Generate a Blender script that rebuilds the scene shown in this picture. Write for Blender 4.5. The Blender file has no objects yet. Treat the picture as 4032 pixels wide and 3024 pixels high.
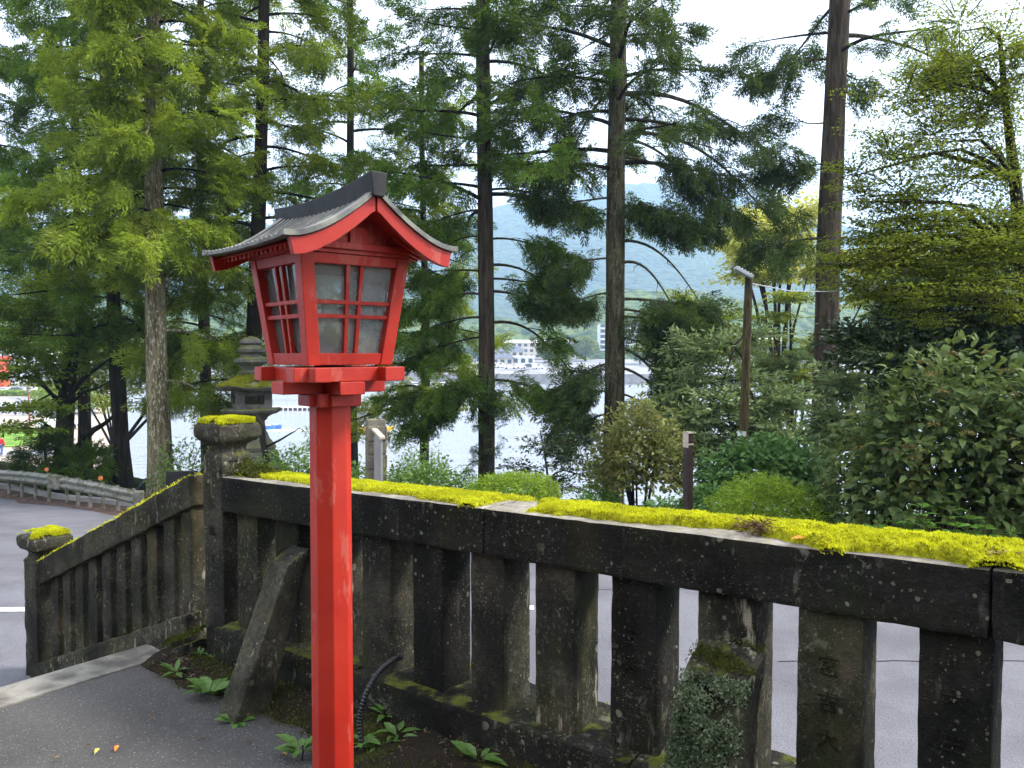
import bpy, bmesh, math, random
import numpy as np
from mathutils import Vector, Matrix, noise as mnoise

# ------------------------------------------------------------------ camera, sky, sun, exposure
C = bpy.context.scene.collection
scene = bpy.context.scene
EYE = 1.6
FPX = 804.0                      # focal length in pixels of a 1024 px wide frame
PITCH = math.radians(2.2)
cam_d = bpy.data.cameras.new('camera')
cam_d.sensor_width = 36.0
cam_d.lens = 36.0 * FPX / 1024.0
cam_d.clip_start = 0.05
cam_d.clip_end = 9000
cam = bpy.data.objects.new('camera', cam_d)
cam.location = (0, 0, EYE)
cam.rotation_euler = (math.radians(90) - PITCH, 0, 0)
C.objects.link(cam)
scene.camera = cam

SUN_EL, SUN_AZ = math.radians(46), math.radians(84)      # azimuth clockwise from +Y
world = bpy.data.worlds.new('World')
scene.world = world
world.use_nodes = True
wn, wl = world.node_tree.nodes, world.node_tree.links
wn.clear()
w_out = wn.new('ShaderNodeOutputWorld')
w_sky = wn.new('ShaderNodeTexSky')
w_sky.sky_type = 'NISHITA'
w_sky.sun_disc = False
w_sky.sun_elevation = SUN_EL
w_sky.sun_rotation = SUN_AZ
w_b1 = wn.new('ShaderNodeBackground'); w_b1.inputs['Strength'].default_value = 0.1
w_b2 = wn.new('ShaderNodeBackground'); w_b2.inputs['Strength'].default_value = 0.50
w_b2.inputs['Color'].default_value = (0.975, 0.97, 1.0, 1)      # the high overcast
w_tc = wn.new('ShaderNodeTexCoord')
w_no = wn.new('ShaderNodeTexNoise'); w_no.inputs['Scale'].default_value = 2.2; w_no.inputs['Detail'].default_value = 4
w_mr = wn.new('ShaderNodeMapRange')
w_mr.inputs['From Min'].default_value = 0.35; w_mr.inputs['From Max'].default_value = 0.65
w_mr.inputs['To Min'].default_value = 0.80; w_mr.inputs['To Max'].default_value = 0.97
w_mx = wn.new('ShaderNodeMixShader')
wl.new(w_sky.outputs[0], w_b1.inputs['Color'])
wl.new(w_tc.outputs['Generated'], w_no.inputs['Vector'])
wl.new(w_no.outputs['Fac'], w_mr.inputs['Value'])
wl.new(w_mr.outputs['Result'], w_mx.inputs['Fac'])
wl.new(w_b1.outputs[0], w_mx.inputs[1]); wl.new(w_b2.outputs[0], w_mx.inputs[2])
wl.new(w_mx.outputs[0], w_out.inputs['Surface'])

sun_d = bpy.data.lights.new('sun', 'SUN')
sun_d.energy = 1.5
sun_d.angle = math.radians(12)
sun_d.color = (1.0, 0.96, 0.89)
sun = bpy.data.objects.new('sun', sun_d)
sdir = Vector((math.sin(SUN_AZ) * math.cos(SUN_EL), math.cos(SUN_AZ) * math.cos(SUN_EL), math.sin(SUN_EL)))
sun.rotation_euler = sdir.to_track_quat('Z', 'Y').to_euler()
sun.location = (6, -6, 12)
C.objects.link(sun)

vs = scene.view_settings
vs.view_transform = 'Standard'; vs.look = 'None'; vs.gamma = 1.0; vs.use_curve_mapping = False
vs.exposure = 2.3
scene.render.engine = 'CYCLES'
scene.cycles.max_bounces = 6
scene.cycles.diffuse_bounces = 3
scene.cycles.glossy_bounces = 3
scene.cycles.transmission_bounces = 4
scene.cycles.transparent_max_bounces = 6
scene.cycles.volume_bounces = 1
scene.cycles.caustics_reflective = False
scene.cycles.caustics_refractive = False
scene.cycles.use_denoising = True
scene.cycles.use_adaptive_sampling = True
scene.cycles.adaptive_threshold = 0.02

# ------------------------------------------------------------------ helpers
rng = np.random.default_rng(7)
R = random.Random(5)
cp_, sp_ = math.cos(PITCH), math.sin(PITCH)


def at(x, y, Y):
    """the point of the place seen at column x, row y of a 1024x768 view, Y metres ahead"""
    xr, yu = (x - 512) / FPX, -(y - 384) / FPX
    k = Y / (cp_ + yu * sp_)
    return Vector((xr * k, Y, EYE + (-sp_ + yu * cp_) * k))


def mesh_from(name, V, F, smooth=False, uniform=True):
    V = np.asarray(V, np.float32).reshape(-1, 3)
    me = bpy.data.meshes.new(name)
    if isinstance(F, np.ndarray):
        k = F.shape[1]
        me.vertices.add(len(V)); me.vertices.foreach_set('co', V.ravel())
        me.loops.add(F.size); me.loops.foreach_set('vertex_index', F.astype(np.int32).ravel())
        me.polygons.add(len(F)); me.polygons.foreach_set('loop_start', np.arange(0, F.size, k, dtype=np.int32))
        me.polygons.foreach_set('loop_total', np.full(len(F), k, np.int32))
        me.update(calc_edges=True)
    else:
        me.from_pydata([tuple(map(float, v)) for v in V], [], F)
    me.validate(verbose=False)
    if smooth:
        me.polygons.foreach_set('use_smooth', np.ones(len(me.polygons), bool))
    me.update()
    return me


def props(o, label=None, cat=None, group=None, kind=None):
    if label: o['label'] = label
    if cat: o['category'] = cat
    if group: o['group'] = group
    if kind: o['kind'] = kind
    return o


def thing(name, label, cat, loc=(0, 0, 0), group=None):
    o = bpy.data.objects.new(name, None)
    o.empty_display_size = 0.2
    o.location = loc
    C.objects.link(o)
    return props(o, label, cat, group)


def link(name, me, mat, parent=None, loc=None, kind=None):
    """me in world coordinates when it has a parent or loc: shifted to that origin"""
    o = bpy.data.objects.new(name, me)
    if mat is not None:
        if isinstance(mat, (list, tuple)):
            for m in mat: me.materials.append(m)
        elif len(me.materials) == 0:
            me.materials.append(mat)
    org = None
    if parent is not None:
        p, org = parent, Vector((0, 0, 0))
        while p is not None:
            org += p.location; p = p.parent
        o.parent = parent
    elif loc is not None:
        org = Vector(loc); o.location = org
    if org is not None and org.length > 0:
        me.transform(Matrix.Translation(-org))
    C.objects.link(o)
    if kind: o['kind'] = kind
    return o


class MB:
    """collects shapes in one mesh"""
    def __init__(s): s.v, s.f = [], []

    def add(s, V, F):
        b = len(s.v)
        s.v += [tuple(p) for p in V]
        s.f += [tuple(i + b for i in f) for f in F]
        return s

    def hexa(s, c):
        """eight corners: four below, four above, both counter-clockwise from above"""
        return s.add(c, [(3, 2, 1, 0), (4, 5, 6, 7), (0, 1, 5, 4), (1, 2, 6, 5), (2, 3, 7, 6), (3, 0, 4, 7)])

    def box(s, c, sx, sy, sz, ax=None):
        """centre, half sizes, optional (x axis, y axis, z axis)"""
        X, Y, Z = ax or (Vector((1, 0, 0)), Vector((0, 1, 0)), Vector((0, 0, 1)))
        c = Vector(c)
        q = [(-1, -1), (1, -1), (1, 1), (-1, 1)]
        return s.hexa([c + X * sx * a + Y * sy * b - Z * sz for a, b in q] + [c + X * sx * a + Y * sy * b + Z * sz for a, b in q])

    def tube(s, pts, rad, n=8, caps=True, wob=0.0):
        pts = [Vector(p) for p in pts]
        if not hasattr(rad, '__len__'): rad = [rad] * len(pts)
        V, F = [], []
        prev = None
        for i, p in enumerate(pts):
            t = (pts[min(i + 1, len(pts) - 1)] - pts[max(i - 1, 0)])
            if t.length < 1e-9: t = Vector((0, 0, 1))
            t.normalize()
            if prev is None:
                a = Vector((0, 0, 1)) if abs(t.z) < 0.9 else Vector((1, 0, 0))
                u = t.cross(a).normalized()
            else:
                u = (prev - t * prev.dot(t)).normalized()
            prev = u
            w = t.cross(u)
            for k in range(n):
                a = 2 * math.pi * k / n
                d = u * math.cos(a) + w * math.sin(a)
                r = rad[i]
                if wob:
                    r *= 1 + wob * mnoise.noise(Vector((d.x * 1.7 + p.x, d.y * 1.7 + p.y, p.z * .5))) + .6 * wob * mnoise.noise(Vector((d.x * 5 + p.x, d.y * 5, p.z * .25)))
                V.append(p + d * r)
        m = len(pts)
        for i in range(m - 1):
            for k in range(n):
                k2 = (k + 1) % n
                F.append((i * n + k, i * n + k2, (i + 1) * n + k2, (i + 1) * n + k))
        if caps:
            F.append(tuple(range(n - 1, -1, -1))); F.append(tuple((m - 1) * n + k for k in range(n)))
        return s.add(V, F)

    def lathe(s, c, prof, n=16, rot=0.0, sq=None):
        """profile of (radius, z); n = 4 or 6 gives square or hexagonal blocks"""
        V, F = [], []
        c = Vector(c)
        for r, z in prof:
            for k in range(n):
                a = rot + 2 * math.pi * k / n
                V.append(c + Vector((r * math.cos(a), r * math.sin(a), z)))
        m = len(prof)
        for i in range(m - 1):
            for k in range(n):
                k2 = (k + 1) % n
                F.append((i * n + k, i * n + k2, (i + 1) * n + k2, (i + 1) * n + k))
        F.append(tuple(range(n - 1, -1, -1))); F.append(tuple((m - 1) * n + k for k in range(n)))
        return s.add(V, F)

    def mesh(s, name, smooth=False):
        return mesh_from(name, s.v, s.f, smooth)

    def build(s, name, mat, parent=None, loc=None, smooth=False, bevel=0.0, seg=2, kind=None, rough=0.0, cuts=0, rs=6.0):
        me = s.mesh(name, smooth)
        if bevel or rough or cuts:
            bm = bmesh.new(); bm.from_mesh(me)
            bmesh.ops.remove_doubles(bm, verts=bm.verts, dist=1e-5)
            bmesh.ops.recalc_face_normals(bm, faces=bm.faces)
            if bevel:
                bmesh.ops.bevel(bm, geom=[e for e in bm.edges], offset=bevel, segments=seg, profile=0.6, affect='EDGES', clamp_overlap=True)
            for _ in range(cuts):
                ed = [e for e in bm.edges if e.calc_length() > 0.035 * (1 if cuts < 4 else .6)]
                if not ed: break
                bmesh.ops.subdivide_edges(bm, edges=ed, cuts=1, use_grid_fill=True)
            if rough:
                bm.normal_update()
                off = [(v, v.normal * (mnoise.noise(v.co * rs) * .6 + mnoise.noise(v.co * rs * 3.1) * .4) * rough) for v in bm.verts]
                for v, d in off: v.co += d
            bmesh.ops.triangulate(bm, faces=[f for f in bm.faces if len(f.verts) > 4])
            bm.to_mesh(me); bm.free()
            if smooth or cuts:
                me.polygons.foreach_set('use_smooth', np.ones(len(me.polygons), bool))
                me.set_sharp_from_angle(angle=math.radians(38))
        return link(name, me, mat, parent, loc, kind)


# ------------------------------------------------------------------ materials
class NT:
    """short names for building node trees"""
    def __init__(s, name):
        s.m = bpy.data.materials.new(name); s.m.use_nodes = True
        s.n, s.l = s.m.node_tree.nodes, s.m.node_tree.links
        s.n.clear()
        s.out = s.n.new('ShaderNodeOutputMaterial')
        s.tc = s.n.new('ShaderNodeTexCoord')

    def val(s, sock, v):
        if hasattr(v, 'is_linked') or isinstance(v, bpy.types.NodeSocket): s.l.new(v, sock)
        elif v is not None:
            if hasattr(sock.default_value, '__len__') and not hasattr(v, '__len__'): v = (v,) * len(sock.default_value)
            if hasattr(v, '__len__') and len(v) == 3 and len(sock.default_value) == 4: v = (*v, 1)
            sock.default_value = v

    def coord(s, scale=(1, 1, 1), rnd=False):
        mp = s.n.new('ShaderNodeMapping'); mp.inputs['Scale'].default_value = scale
        s.l.new(s.tc.outputs['Object'], mp.inputs['Vector'])
        if rnd:
            oi = s.n.new('ShaderNodeObjectInfo')
            mu = s.n.new('ShaderNodeMath'); mu.operation = 'MULTIPLY'; mu.inputs[1].default_value = 37.0
            s.l.new(oi.outputs['Random'], mu.inputs[0])
            s.l.new(mu.outputs[0], mp.inputs['Location'])
        return mp.outputs[0]

    def noise(s, scale, detail=4, rough=0.55, vec=None, out='Fac', dist=0.0):
        n = s.n.new('ShaderNodeTexNoise')
        n.inputs['Scale'].default_value = scale; n.inputs['Detail'].default_value = detail; n.inputs['Roughness'].default_value = rough
        n.inputs['Distortion'].default_value = dist
        s.l.new(vec if vec is not None else s.tc.outputs['Object'], n.inputs['Vector'])
        return n.outputs[out]

    def voro(s, scale, vec=None, feat='F1', out='Distance', rand=1.0):
        n = s.n.new('ShaderNodeTexVoronoi'); n.feature = feat
        n.inputs['Scale'].default_value = scale; n.inputs['Randomness'].default_value = rand
        s.l.new(vec if vec is not None else s.tc.outputs['Object'], n.inputs['Vector'])
        return n.outputs[out]

    def rng(s, v, a, b, c=0.0, d=1.0):
        n = s.n.new('ShaderNodeMapRange'); n.interpolation_type = 'SMOOTHSTEP'
        s.val(n.inputs['Value'], v)
        for k, x in zip(('From Min', 'From Max', 'To Min', 'To Max'), (a, b, c, d)): n.inputs[k].default_value = x
        return n.outputs['Result']

    def math(s, op, a, b=None):
        n = s.n.new('ShaderNodeMath'); n.operation = op
        s.val(n.inputs[0], a)
        if b is not None: s.val(n.inputs[1], b)
        return n.outputs[0]

    def mix(s, f, a, b, mode='MIX'):
        n = s.n.new('ShaderNodeMix'); n.data_type = 'RGBA'; n.blend_type = mode
        s.val(n.inputs[0], f); s.val(n.inputs[6], a); s.val(n.inputs[7], b)
        return n.outputs[2]

    def bump(s, h, strength=0.4, dist=0.02):
        n = s.n.new('ShaderNodeBump'); n.inputs['Strength'].default_value = strength; n.inputs['Distance'].default_value = dist
        s.val(n.inputs['Height'], h)
        return n.outputs[0]

    def pbr(s, col, rough=0.8, nrm=None, spec=0.3, metal=0.0, **kw):
        p = s.n.new('ShaderNodeBsdfPrincipled')
        s.val(p.inputs['Base Color'], col); s.val(p.inputs['Roughness'], rough)
        s.val(p.inputs['Specular IOR Level'], spec); s.val(p.inputs['Metallic'], metal)
        if nrm is not None: s.l.new(nrm, p.inputs['Normal'])
        for k, v in kw.items(): s.val(p.inputs[k], v)
        s.l.new(p.outputs[0], s.out.inputs['Surface'])
        return s.m

    def nz(s):
        g = s.n.new('ShaderNodeNewGeometry'); x = s.n.new('ShaderNodeSeparateXYZ')
        s.l.new(g.outputs['Normal'], x.inputs[0])
        return x.outputs[2]

    def island(s):
        return s.n.new('ShaderNodeNewGeometry').outputs['Random Per Island']


def plain(name, col, rough=0.7, spec=0.3, var=0.12, scale=9.0, metal=0.0):
    t = NT(name)
    n = t.noise(scale, 5)
    c2 = tuple(min(1, c * (1 + 2.2 * var)) for c in col); c1 = tuple(c * (1 - 1.6 * var) for c in col)
    return t.pbr(t.mix(t.rng(n, .3, .7), c1, c2), rough, t.bump(n, .12, .01), spec, metal)


def stone(name, dark, mid, lichen=0.5, moss=0.3, streak=True, lich_col=(.30, .30, .20), sc=1.0):
    """weathered volcanic stone: dark algae crust, brown patches, pale round lichen, a little moss on tops"""
    t = NT(name)
    big = t.noise(2.6 * sc, 6, .62)
    fine = t.noise(38 * sc, 6, .7)
    grain = t.noise(140 * sc, 3, .6)
    col = t.mix(t.rng(big, .38, .66), dark, mid)
    col = t.mix(t.rng(fine, .35, .75, 0, .55), col, tuple(c * 0.35 for c in dark))
    green = t.noise(4.2 * sc, 4, .6, vec=t.coord((1, 1, .5)))
    col = t.mix(t.rng(green, .46, .70, 0, .7), col, (dark[0] * 1.5 + .006, dark[1] * 1.7 + .010, dark[2] * .9))
    warm = t.noise(3.1 * sc, 4, .6, vec=t.coord((1.3, 1.3, .7)))
    col = t.mix(t.rng(warm, .56, .74, 0, .55), col, (mid[0] * 1.45, mid[1] * 1.12, mid[2] * .95))
    if streak:
        st = t.noise(24 * sc, 4, .6, vec=t.coord((1, 1, .22)))
        region = t.noise(1.9 * sc, 3, .5)
        f = t.math('MULTIPLY', t.rng(st, .58, .70), t.rng(region, .46, .62))
        col = t.mix(t.math('MULTIPLY', f, .75), col, tuple(c * 5 for c in mid))
    gr2 = t.noise(62 * sc, 6, .75, vec=t.coord((1, 1, .55)))
    col = t.mix(t.math('MULTIPLY', t.rng(gr2, .56, .68), t.rng(t.noise(3.4 * sc, 4, .6), .42, .62, .15, .8)), col, tuple(c * 2.6 for c in mid))
    # grey crust in blotches
    bl = t.noise(15 * sc, 5, .72, dist=.6); br_ = t.noise(1.7 * sc, 3, .5)
    col = t.mix(t.math('MULTIPLY', t.rng(bl, .57, .63), t.rng(br_, .50, .62, 0, .62 * lichen)), col, tuple(c * .55 for c in lich_col))
    # round lichen in two sizes, only in some regions
    warp = t.noise(30 * sc, 3, .6, out='Color')
    vm = t.n.new('ShaderNodeVectorMath'); vm.operation = 'SCALE'; vm.inputs['Scale'].default_value = 0.02
    t.l.new(warp, vm.inputs[0])
    va = t.n.new('ShaderNodeVectorMath'); va.operation = 'ADD'
    t.l.new(t.tc.outputs['Object'], va.inputs[0]); t.l.new(vm.outputs[0], va.inputs[1])
    for s_, rad, lo, hi, amt in ((13, .24, .52, .62, 1.0), (27, .24, .44, .56, .85), (60, .30, .51, .60, .8), (130, .32, .50, .60, .8)):
        d = t.voro(s_ * sc, va.outputs[0])
        cell = t.voro(s_ * sc, va.outputs[0], out='Color')
        sep = t.n.new('ShaderNodeSeparateColor'); t.l.new(cell, sep.inputs[0])
        rr = t.math('MULTIPLY', sep.outputs[0], rad)
        spot = t.rng(t.math('SUBTRACT', d, rr), -.02, .03, 1, 0)
        some = t.math('GREATER_THAN', sep.outputs[1], 1.0 - 0.55 * lichen)
        reg = t.rng(t.noise(1.5 * sc + s_ * .03, 3, .5), lo - .08 * lichen, hi)
        f = t.math('MULTIPLY', t.math('MULTIPLY', spot, some), t.math('MULTIPLY', reg, amt * .8))
        lc = t.mix(t.rng(fine, .3, .7), lich_col, tuple(c * .6 for c in lich_col))
        col = t.mix(f, col, lc)
    if moss:
        up = t.rng(t.nz(), .35, .9)
        mn = t.rng(t.noise(7 * sc, 5, .65), .55 - .2 * moss, .62)
        col = t.mix(t.math('MULTIPLY', up, mn), col, t.mix(fine, (.05, .06, .012), (.16, .17, .02)))
    h = t.math('ADD', t.math('MULTIPLY', fine, .7), t.math('MULTIPLY', grain, .3))
    h = t.math('ADD', h, t.math('MULTIPLY', big, 1.2))
    return t.pbr(col, .92, t.bump(h, .9, .018), .15)


def leafmat(name, dark, light, trans=0.3, scale=0.9, gloss=0.06, warm=None, warm_amt=0.1):
    """leaves: colour varies by patch and from leaf to leaf; lets part of the light through"""
    t = NT(name)
    isl = t.island()
    patch = t.noise(scale, 3, .6)
    f = t.math('ADD', t.math('MULTIPLY', t.rng(patch, .36, .64), .65), t.math('MULTIPLY', isl, .35))
    col = t.mix(f, dark, light)
    if warm:
        g = t.noise(scale * 1.7, 3, .5, vec=t.coord((1.1, 1.1, 1.1)))
        col = t.mix(t.math('MULTIPLY', t.rng(g, .55, .72), warm_amt * 4), col, warm)
    d = t.n.new('ShaderNodeBsdfDiffuse'); t.l.new(col, d.inputs[0])
    tr = t.n.new('ShaderNodeBsdfTranslucent'); t.l.new(t.mix(.5, col, tuple(min(1, c * 1.8) for c in light)), tr.inputs[0])
    m1 = t.n.new('ShaderNodeMixShader'); m1.inputs[0].default_value = trans
    t.l.new(d.outputs[0], m1.inputs[1]); t.l.new(tr.outputs[0], m1.inputs[2])
    gl = t.n.new('ShaderNodeBsdfGlossy'); gl.inputs['Roughness'].default_value = .5
    gl.inputs['Color'].default_value = (.75, .85, .7, 1)
    m2 = t.n.new('ShaderNodeMixShader'); m2.inputs[0].default_value = gloss
    t.l.new(m1.outputs[0], m2.inputs[1]); t.l.new(gl.outputs[0], m2.inputs[2])
    t.l.new(m2.outputs[0], t.out.inputs['Surface'])
    return t.m


def bark(name, dark, light, pale=None, scale=1.0):
    t = NT(name)
    rid = t.noise(9 * scale, 5, .65, vec=t.coord((1, 1, .12)), dist=.4)
    big = t.noise(1.2, 4, .6)
    fine = t.noise(40, 4, .6, vec=t.coord((1, 1, .35)))
    col = t.mix(t.rng(rid, .35, .65), dark, light)
    col = t.mix(t.rng(big, .5, .7, 0, .5), col, (light[0] * .8, light[1] * 1.0, light[2] * .55))
    if pale:
        fl = t.noise(22, 4, .7, vec=t.coord((1, 1, .3)))
        col = t.mix(t.math('MULTIPLY', t.rng(fl, .52, .62), t.rng(big, .35, .6, .35, .9)), col, pale)
    h = t.math('ADD', t.math('MULTIPLY', rid, 1.0), t.math('MULTIPLY', fine, .4))
    return t.pbr(col, .95, t.bump(h, 1.0, .05), .1)


def red_paint():
    t = NT('vermilion_paint')
    a = t.noise(3.2, 5, .6)
    col = t.mix(t.rng(a, .35, .7), (.42, .020, .010), (.50, .034, .015))
    fade = t.noise(7.5, 5, .68, vec=t.coord((1, 1, .35)))
    col = t.mix(t.rng(fade, .55, .60, 0, .75), col, (.50, .095, .066))
    wine = t.noise(4.0, 3, .5)
    col = t.mix(t.rng(wine, .6, .72, 0, .6), col, (.30, .010, .020))
    # peeling and grime along edges where two faces meet
    bv = t.n.new('ShaderNodeBevel'); bv.samples = 4; bv.inputs['Radius'].default_value = .009
    ge = t.n.new('ShaderNodeNewGeometry')
    dt = t.n.new('ShaderNodeVectorMath'); dt.operation = 'DOT_PRODUCT'
    t.l.new(bv.outputs[0], dt.inputs[0]); t.l.new(ge.outputs['Normal'], dt.inputs[1])
    edge = t.rng(dt.outputs['Value'], .80, .97, 1, 0)
    chip = t.rng(t.noise(36, 5, .7), .50, .56)
    spots = t.math('MULTIPLY', t.rng(t.noise(60, 3, .6), .70, .73), t.rng(t.noise(5, 2), .5, .6))
    col = t.mix(t.math('MAXIMUM', t.math('MULTIPLY', t.math('MULTIPLY', edge, chip), .9), t.math('MULTIPLY', spots, .6)), col, (.025, .014, .012))
    fine = t.noise(70, 4, .6)
    return t.pbr(col, t.rng(fade, .3, .7, .38, .62), t.bump(t.math('ADD', fine, t.math('MULTIPLY', chip, edge)), .22, .004), .35)


M = {}
M['groove'] = plain('shade_roof_groove', (.016, .015, .013), .9, .1, .3, 20) if False else None
M['red'] = red_paint()
M['roof'] = (lambda t: t.pbr(t.mix(t.rng(t.noise(14, 5, .65), .42, .66), t.mix(t.rng(t.noise(3, 4), .4, .65), (.10, .095, .088), (.17, .165, .15)), (.27, .26, .21)), .6, t.bump(t.noise(40, 4), .25, .005), .4))(NT('weathered_copper_roof'))
M['roof_dark'] = plain('dark_ridge_metal', (.018, .018, .018), .6, .3, .25, 12)
M['stone'] = stone('dark_fence_stone', (.011, .010, .0085), (.030, .027, .022), 1.0, .4)
M['stone2'] = stone('brown_fence_stone', (.022, .021, .016), (.095, .084, .060), 1.05, .4)
M['stone_post'] = stone('post_stone', (.024, .023, .018), (.085, .075, .056), 1.1, .5)
M['stone_top'] = (lambda t: t.pbr(t.mix(t.rng(t.noise(5, 6, .65), .35, .65), (.17, .15, .125), t.mix(t.rng(t.noise(30, 4), .4, .6), (.34, .31, .27), (.25, .23, .15))), .9, t.bump(t.noise(30, 6, .7), .8, .01), .2))(NT('bare_stone_top'))
M['stone_lantern'] = stone('grey_lantern_stone', (.09, .088, .078), (.20, .19, .165), .8, .9, False)
M['monument'] = stone('cobble_pillar_stone', (.13, .115, .09), (.27, .24, .19), .4, .3, False)
M['moss'] = leafmat('yellow_green_moss', (.38, .39, .010), (.68, .68, .022), .35, 7.0, .02, warm=(.17, .11, .02), warm_amt=.16)
M['moss_bed'] = plain('moss_cushion', (.26, .25, .012), .95, .1, .3, 45)
M['moss_dark'] = leafmat('olive_moss', (.035, .045, .008), (.10, .115, .016), .2, 9.0, .02)
M['moss_grey'] = leafmat('grey_green_fern_moss', (.045, .065, .030), (.25, .30, .17), .2, 9.0, .04)
M['concrete'] = plain('pale_concrete', (.175, .163, .138), .9, .2, .32, 5)
M['conc_grey'] = plain('grey_concrete', (.30, .29, .28), .9, .2, .14, .5)
M['soil'] = (lambda t: t.pbr(t.mix(t.rng(t.noise(5, 6, .7), .5, .64), t.mix(t.noise(55, 5, .7), (.010, .008, .006), (.05, .04, .028)), (.045, .050, .010)), 1.0, t.bump(t.noise(60, 5, .7), 1, .02), .05))(NT('damp_soil'))


def asphalt(name, base, agg, sc, amt, rough=.85, patch=.25, rnd=1.0):
    t = NT(name)
    big = t.noise(.8, 5, .6); fine = t.noise(sc * 1.3, 3, .6)
    c0 = t.mix(t.rng(big, .35, .65), tuple(c * (1 - patch) for c in base), tuple(c * (1 + patch) for c in base))
    v = t.voro(sc); cc = t.voro(sc, out='Color')
    sep = t.n.new('ShaderNodeSeparateColor'); t.l.new(cc, sep.inputs[0])
    f = t.math('MULTIPLY', t.rng(v, .18, .36, 1, 0), t.rng(sep.outputs[0], .25, 1.0, 0, amt))
    col = t.mix(f, c0, t.mix(sep.outputs[1], agg, tuple(c * .6 for c in agg)))
    col = t.mix(t.rng(fine, .4, .75, .35, 0), col, tuple(c * .3 for c in base))
    h = t.math('ADD', t.rng(v, .1, .5, 1, 0), t.math('MULTIPLY', fine, .5))
    return t.pbr(col, rough, t.bump(h, .8, .006), .25)


M['path'] = asphalt('worn_path_asphalt', (.078, .073, .069), (.38, .35, .30), 72, 1.0)
M['road'] = asphalt('pale_road_asphalt', (.17, .165, .183), (.34, .33, .32), 60, .5, .8, .20)
M['lot'] = plain('parking_asphalt', (.27, .265, .275), .9, .2, .1, .1)
M['paint_white'] = plain('white_road_paint', (.72, .72, .72), .7, .3, .08, 6)
M['leaf_litter'] = plain('brown_leaf_litter', (.085, .055, .045), 1, .1, .4, 8)
M['bank'] = (lambda t: t.pbr(t.mix(t.rng(t.noise(.9, 6, .7), .4, .6), (.020, .017, .011), t.mix(t.noise(6, 4), (.025, .04, .010), (.06, .085, .02))), 1, t.bump(t.noise(8, 6, .7), 1, .2), .05))(NT('dark_bank'))  # dark earth mottled with green
M['grass'] = plain('mown_grass', (.12, .22, .02), .9, .2, .25, .6)
M['tan'] = plain('tan_paving', (.42, .34, .27), .9, .2, .08, .5)
M['white'] = plain('white_wall', (.74, .73, .72), .7, .3, .04, .3)
M['cream'] = plain('cream_wall', (.62, .55, .44), .7, .3, .05, .3)
M['blue_roof'] = plain('slate_blue_roof', (.10, .115, .15), .6, .4, .12, .6)
M['glass_dark'] = plain('dark_window', (.05, .06, .07), .15, .6, .1, .5)
M['green_roof'] = plain('pale_green_roof', (.33, .46, .40), .6, .3, .06, .5)
M['car_white'] = plain('white_car_paint', (.78, .78, .80), .25, .5, .02, 1)
M['car_silver'] = plain('silver_car_paint', (.42, .43, .45), .25, .5, .02, 1)
M['car_dark'] = plain('dark_car_paint', (.05, .055, .07), .25, .5, .02, 1)
M['tyre'] = plain('black_rubber', (.02, .02, .02), .9, .2, .1, 5)
M['torii'] = plain('far_vermilion', (.75, .085, .03), .6, .3, .06, .3)
M['black'] = plain('black_iron', (.012, .012, .013), .5, .4, .1, 10)
M['conduit'] = plain('black_plastic_hose', (.012, .012, .013), .38, .5, .1, 10)
M['galv'] = (lambda t: t.pbr(t.mix(t.rng(t.noise(6, 5, .65), .42, .60), t.mix(t.noise(1.3, 3), (.19, .185, .155), (.27, .26, .23)), (.10, .10, .05)), .6, t.bump(t.noise(20, 4), .2, .01), .4))(NT('weathered_guardrail'))
M['reflector'] = plain('orange_reflector', (.75, .20, .06), .3, .5, .05, 5)
M['post_brown'] = plain('dark_brown_post', (.032, .016, .014), .5, .4, .2, 10)
M['cream_trim'] = plain('cream_trim', (.50, .42, .33), .6, .3, .06, 8)
M['wood_post'] = bark('timber_lamp_post', (.035, .026, .014), (.12, .095, .045), None, 1.6)
M['lamp_head'] = plain('grey_floodlight', (.50, .52, .53), .35, .5, .05, 5)
M['wire'] = plain('pale_wire', (.35, .36, .37), .5, .4, .05, 5)
M['bark_dark'] = bark('dark_cedar_bark', (.016, .013, .010), (.050, .042, .032))
M['bark_mid'] = bark('brown_cedar_bark', (.030, .022, .016), (.095, .072, .052))
M['bark_olive'] = bark('olive_cedar_bark', (.035, .029, .015), (.12, .105, .062), (.20, .19, .13))
M['bark_pale'] = bark('pale_peeling_bark', (.08, .065, .035), (.26, .22, .13), (.58, .55, .42))
M['twig'] = bark('dark_twigs', (.014, .011, .009), (.040, .032, .025))
M['twig_tan'] = bark('tan_twigs', (.09, .055, .03), (.20, .13, .08))
M['cedar'] = leafmat('cedar_green', (.010, .028, .005), (.155, .265, .026), .30, .55, .02, warm=(.13, .10, .03), warm_amt=.08)
M['cedar_bright'] = leafmat('cedar_yellow_green', (.016, .042, .005), (.30, .385, .030), .32, .50, .02, warm=(.17, .14, .03), warm_amt=.09)
M['cedar_dark'] = leafmat('cedar_dark_green', (.010, .028, .006), (.10, .150, .028), .32, .6, .02, warm=(.08, .06, .03), warm_amt=.06)
M['maple'] = leafmat('maple_yellow_green', (.065, .095, .008), (.20, .245, .022), .45, .8, .02, warm=(.30, .21, .04), warm_amt=.12)
M['maple_green'] = leafmat('maple_green', (.05, .10, .010), (.26, .34, .03), .45, .8, .03)
M['yellow_tree'] = leafmat('pale_yellow_leaves', (.30, .31, .04), (.60, .60, .14), .45, .4, .02)
M['evergreen'] = leafmat('dark_glossy_leaves', (.012, .024, .008), (.055, .085, .020), .18, .9, .05)
M['silver'] = leafmat('grey_green_leaves', (.055, .095, .028), (.23, .30, .105), .30, .9, .05)
M['hydrangea'] = leafmat('hydrangea_leaves', (.024, .050, .012), (.14, .19, .048), .26, 1.2, .03, warm=(.21, .19, .035), warm_amt=.18)
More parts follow.
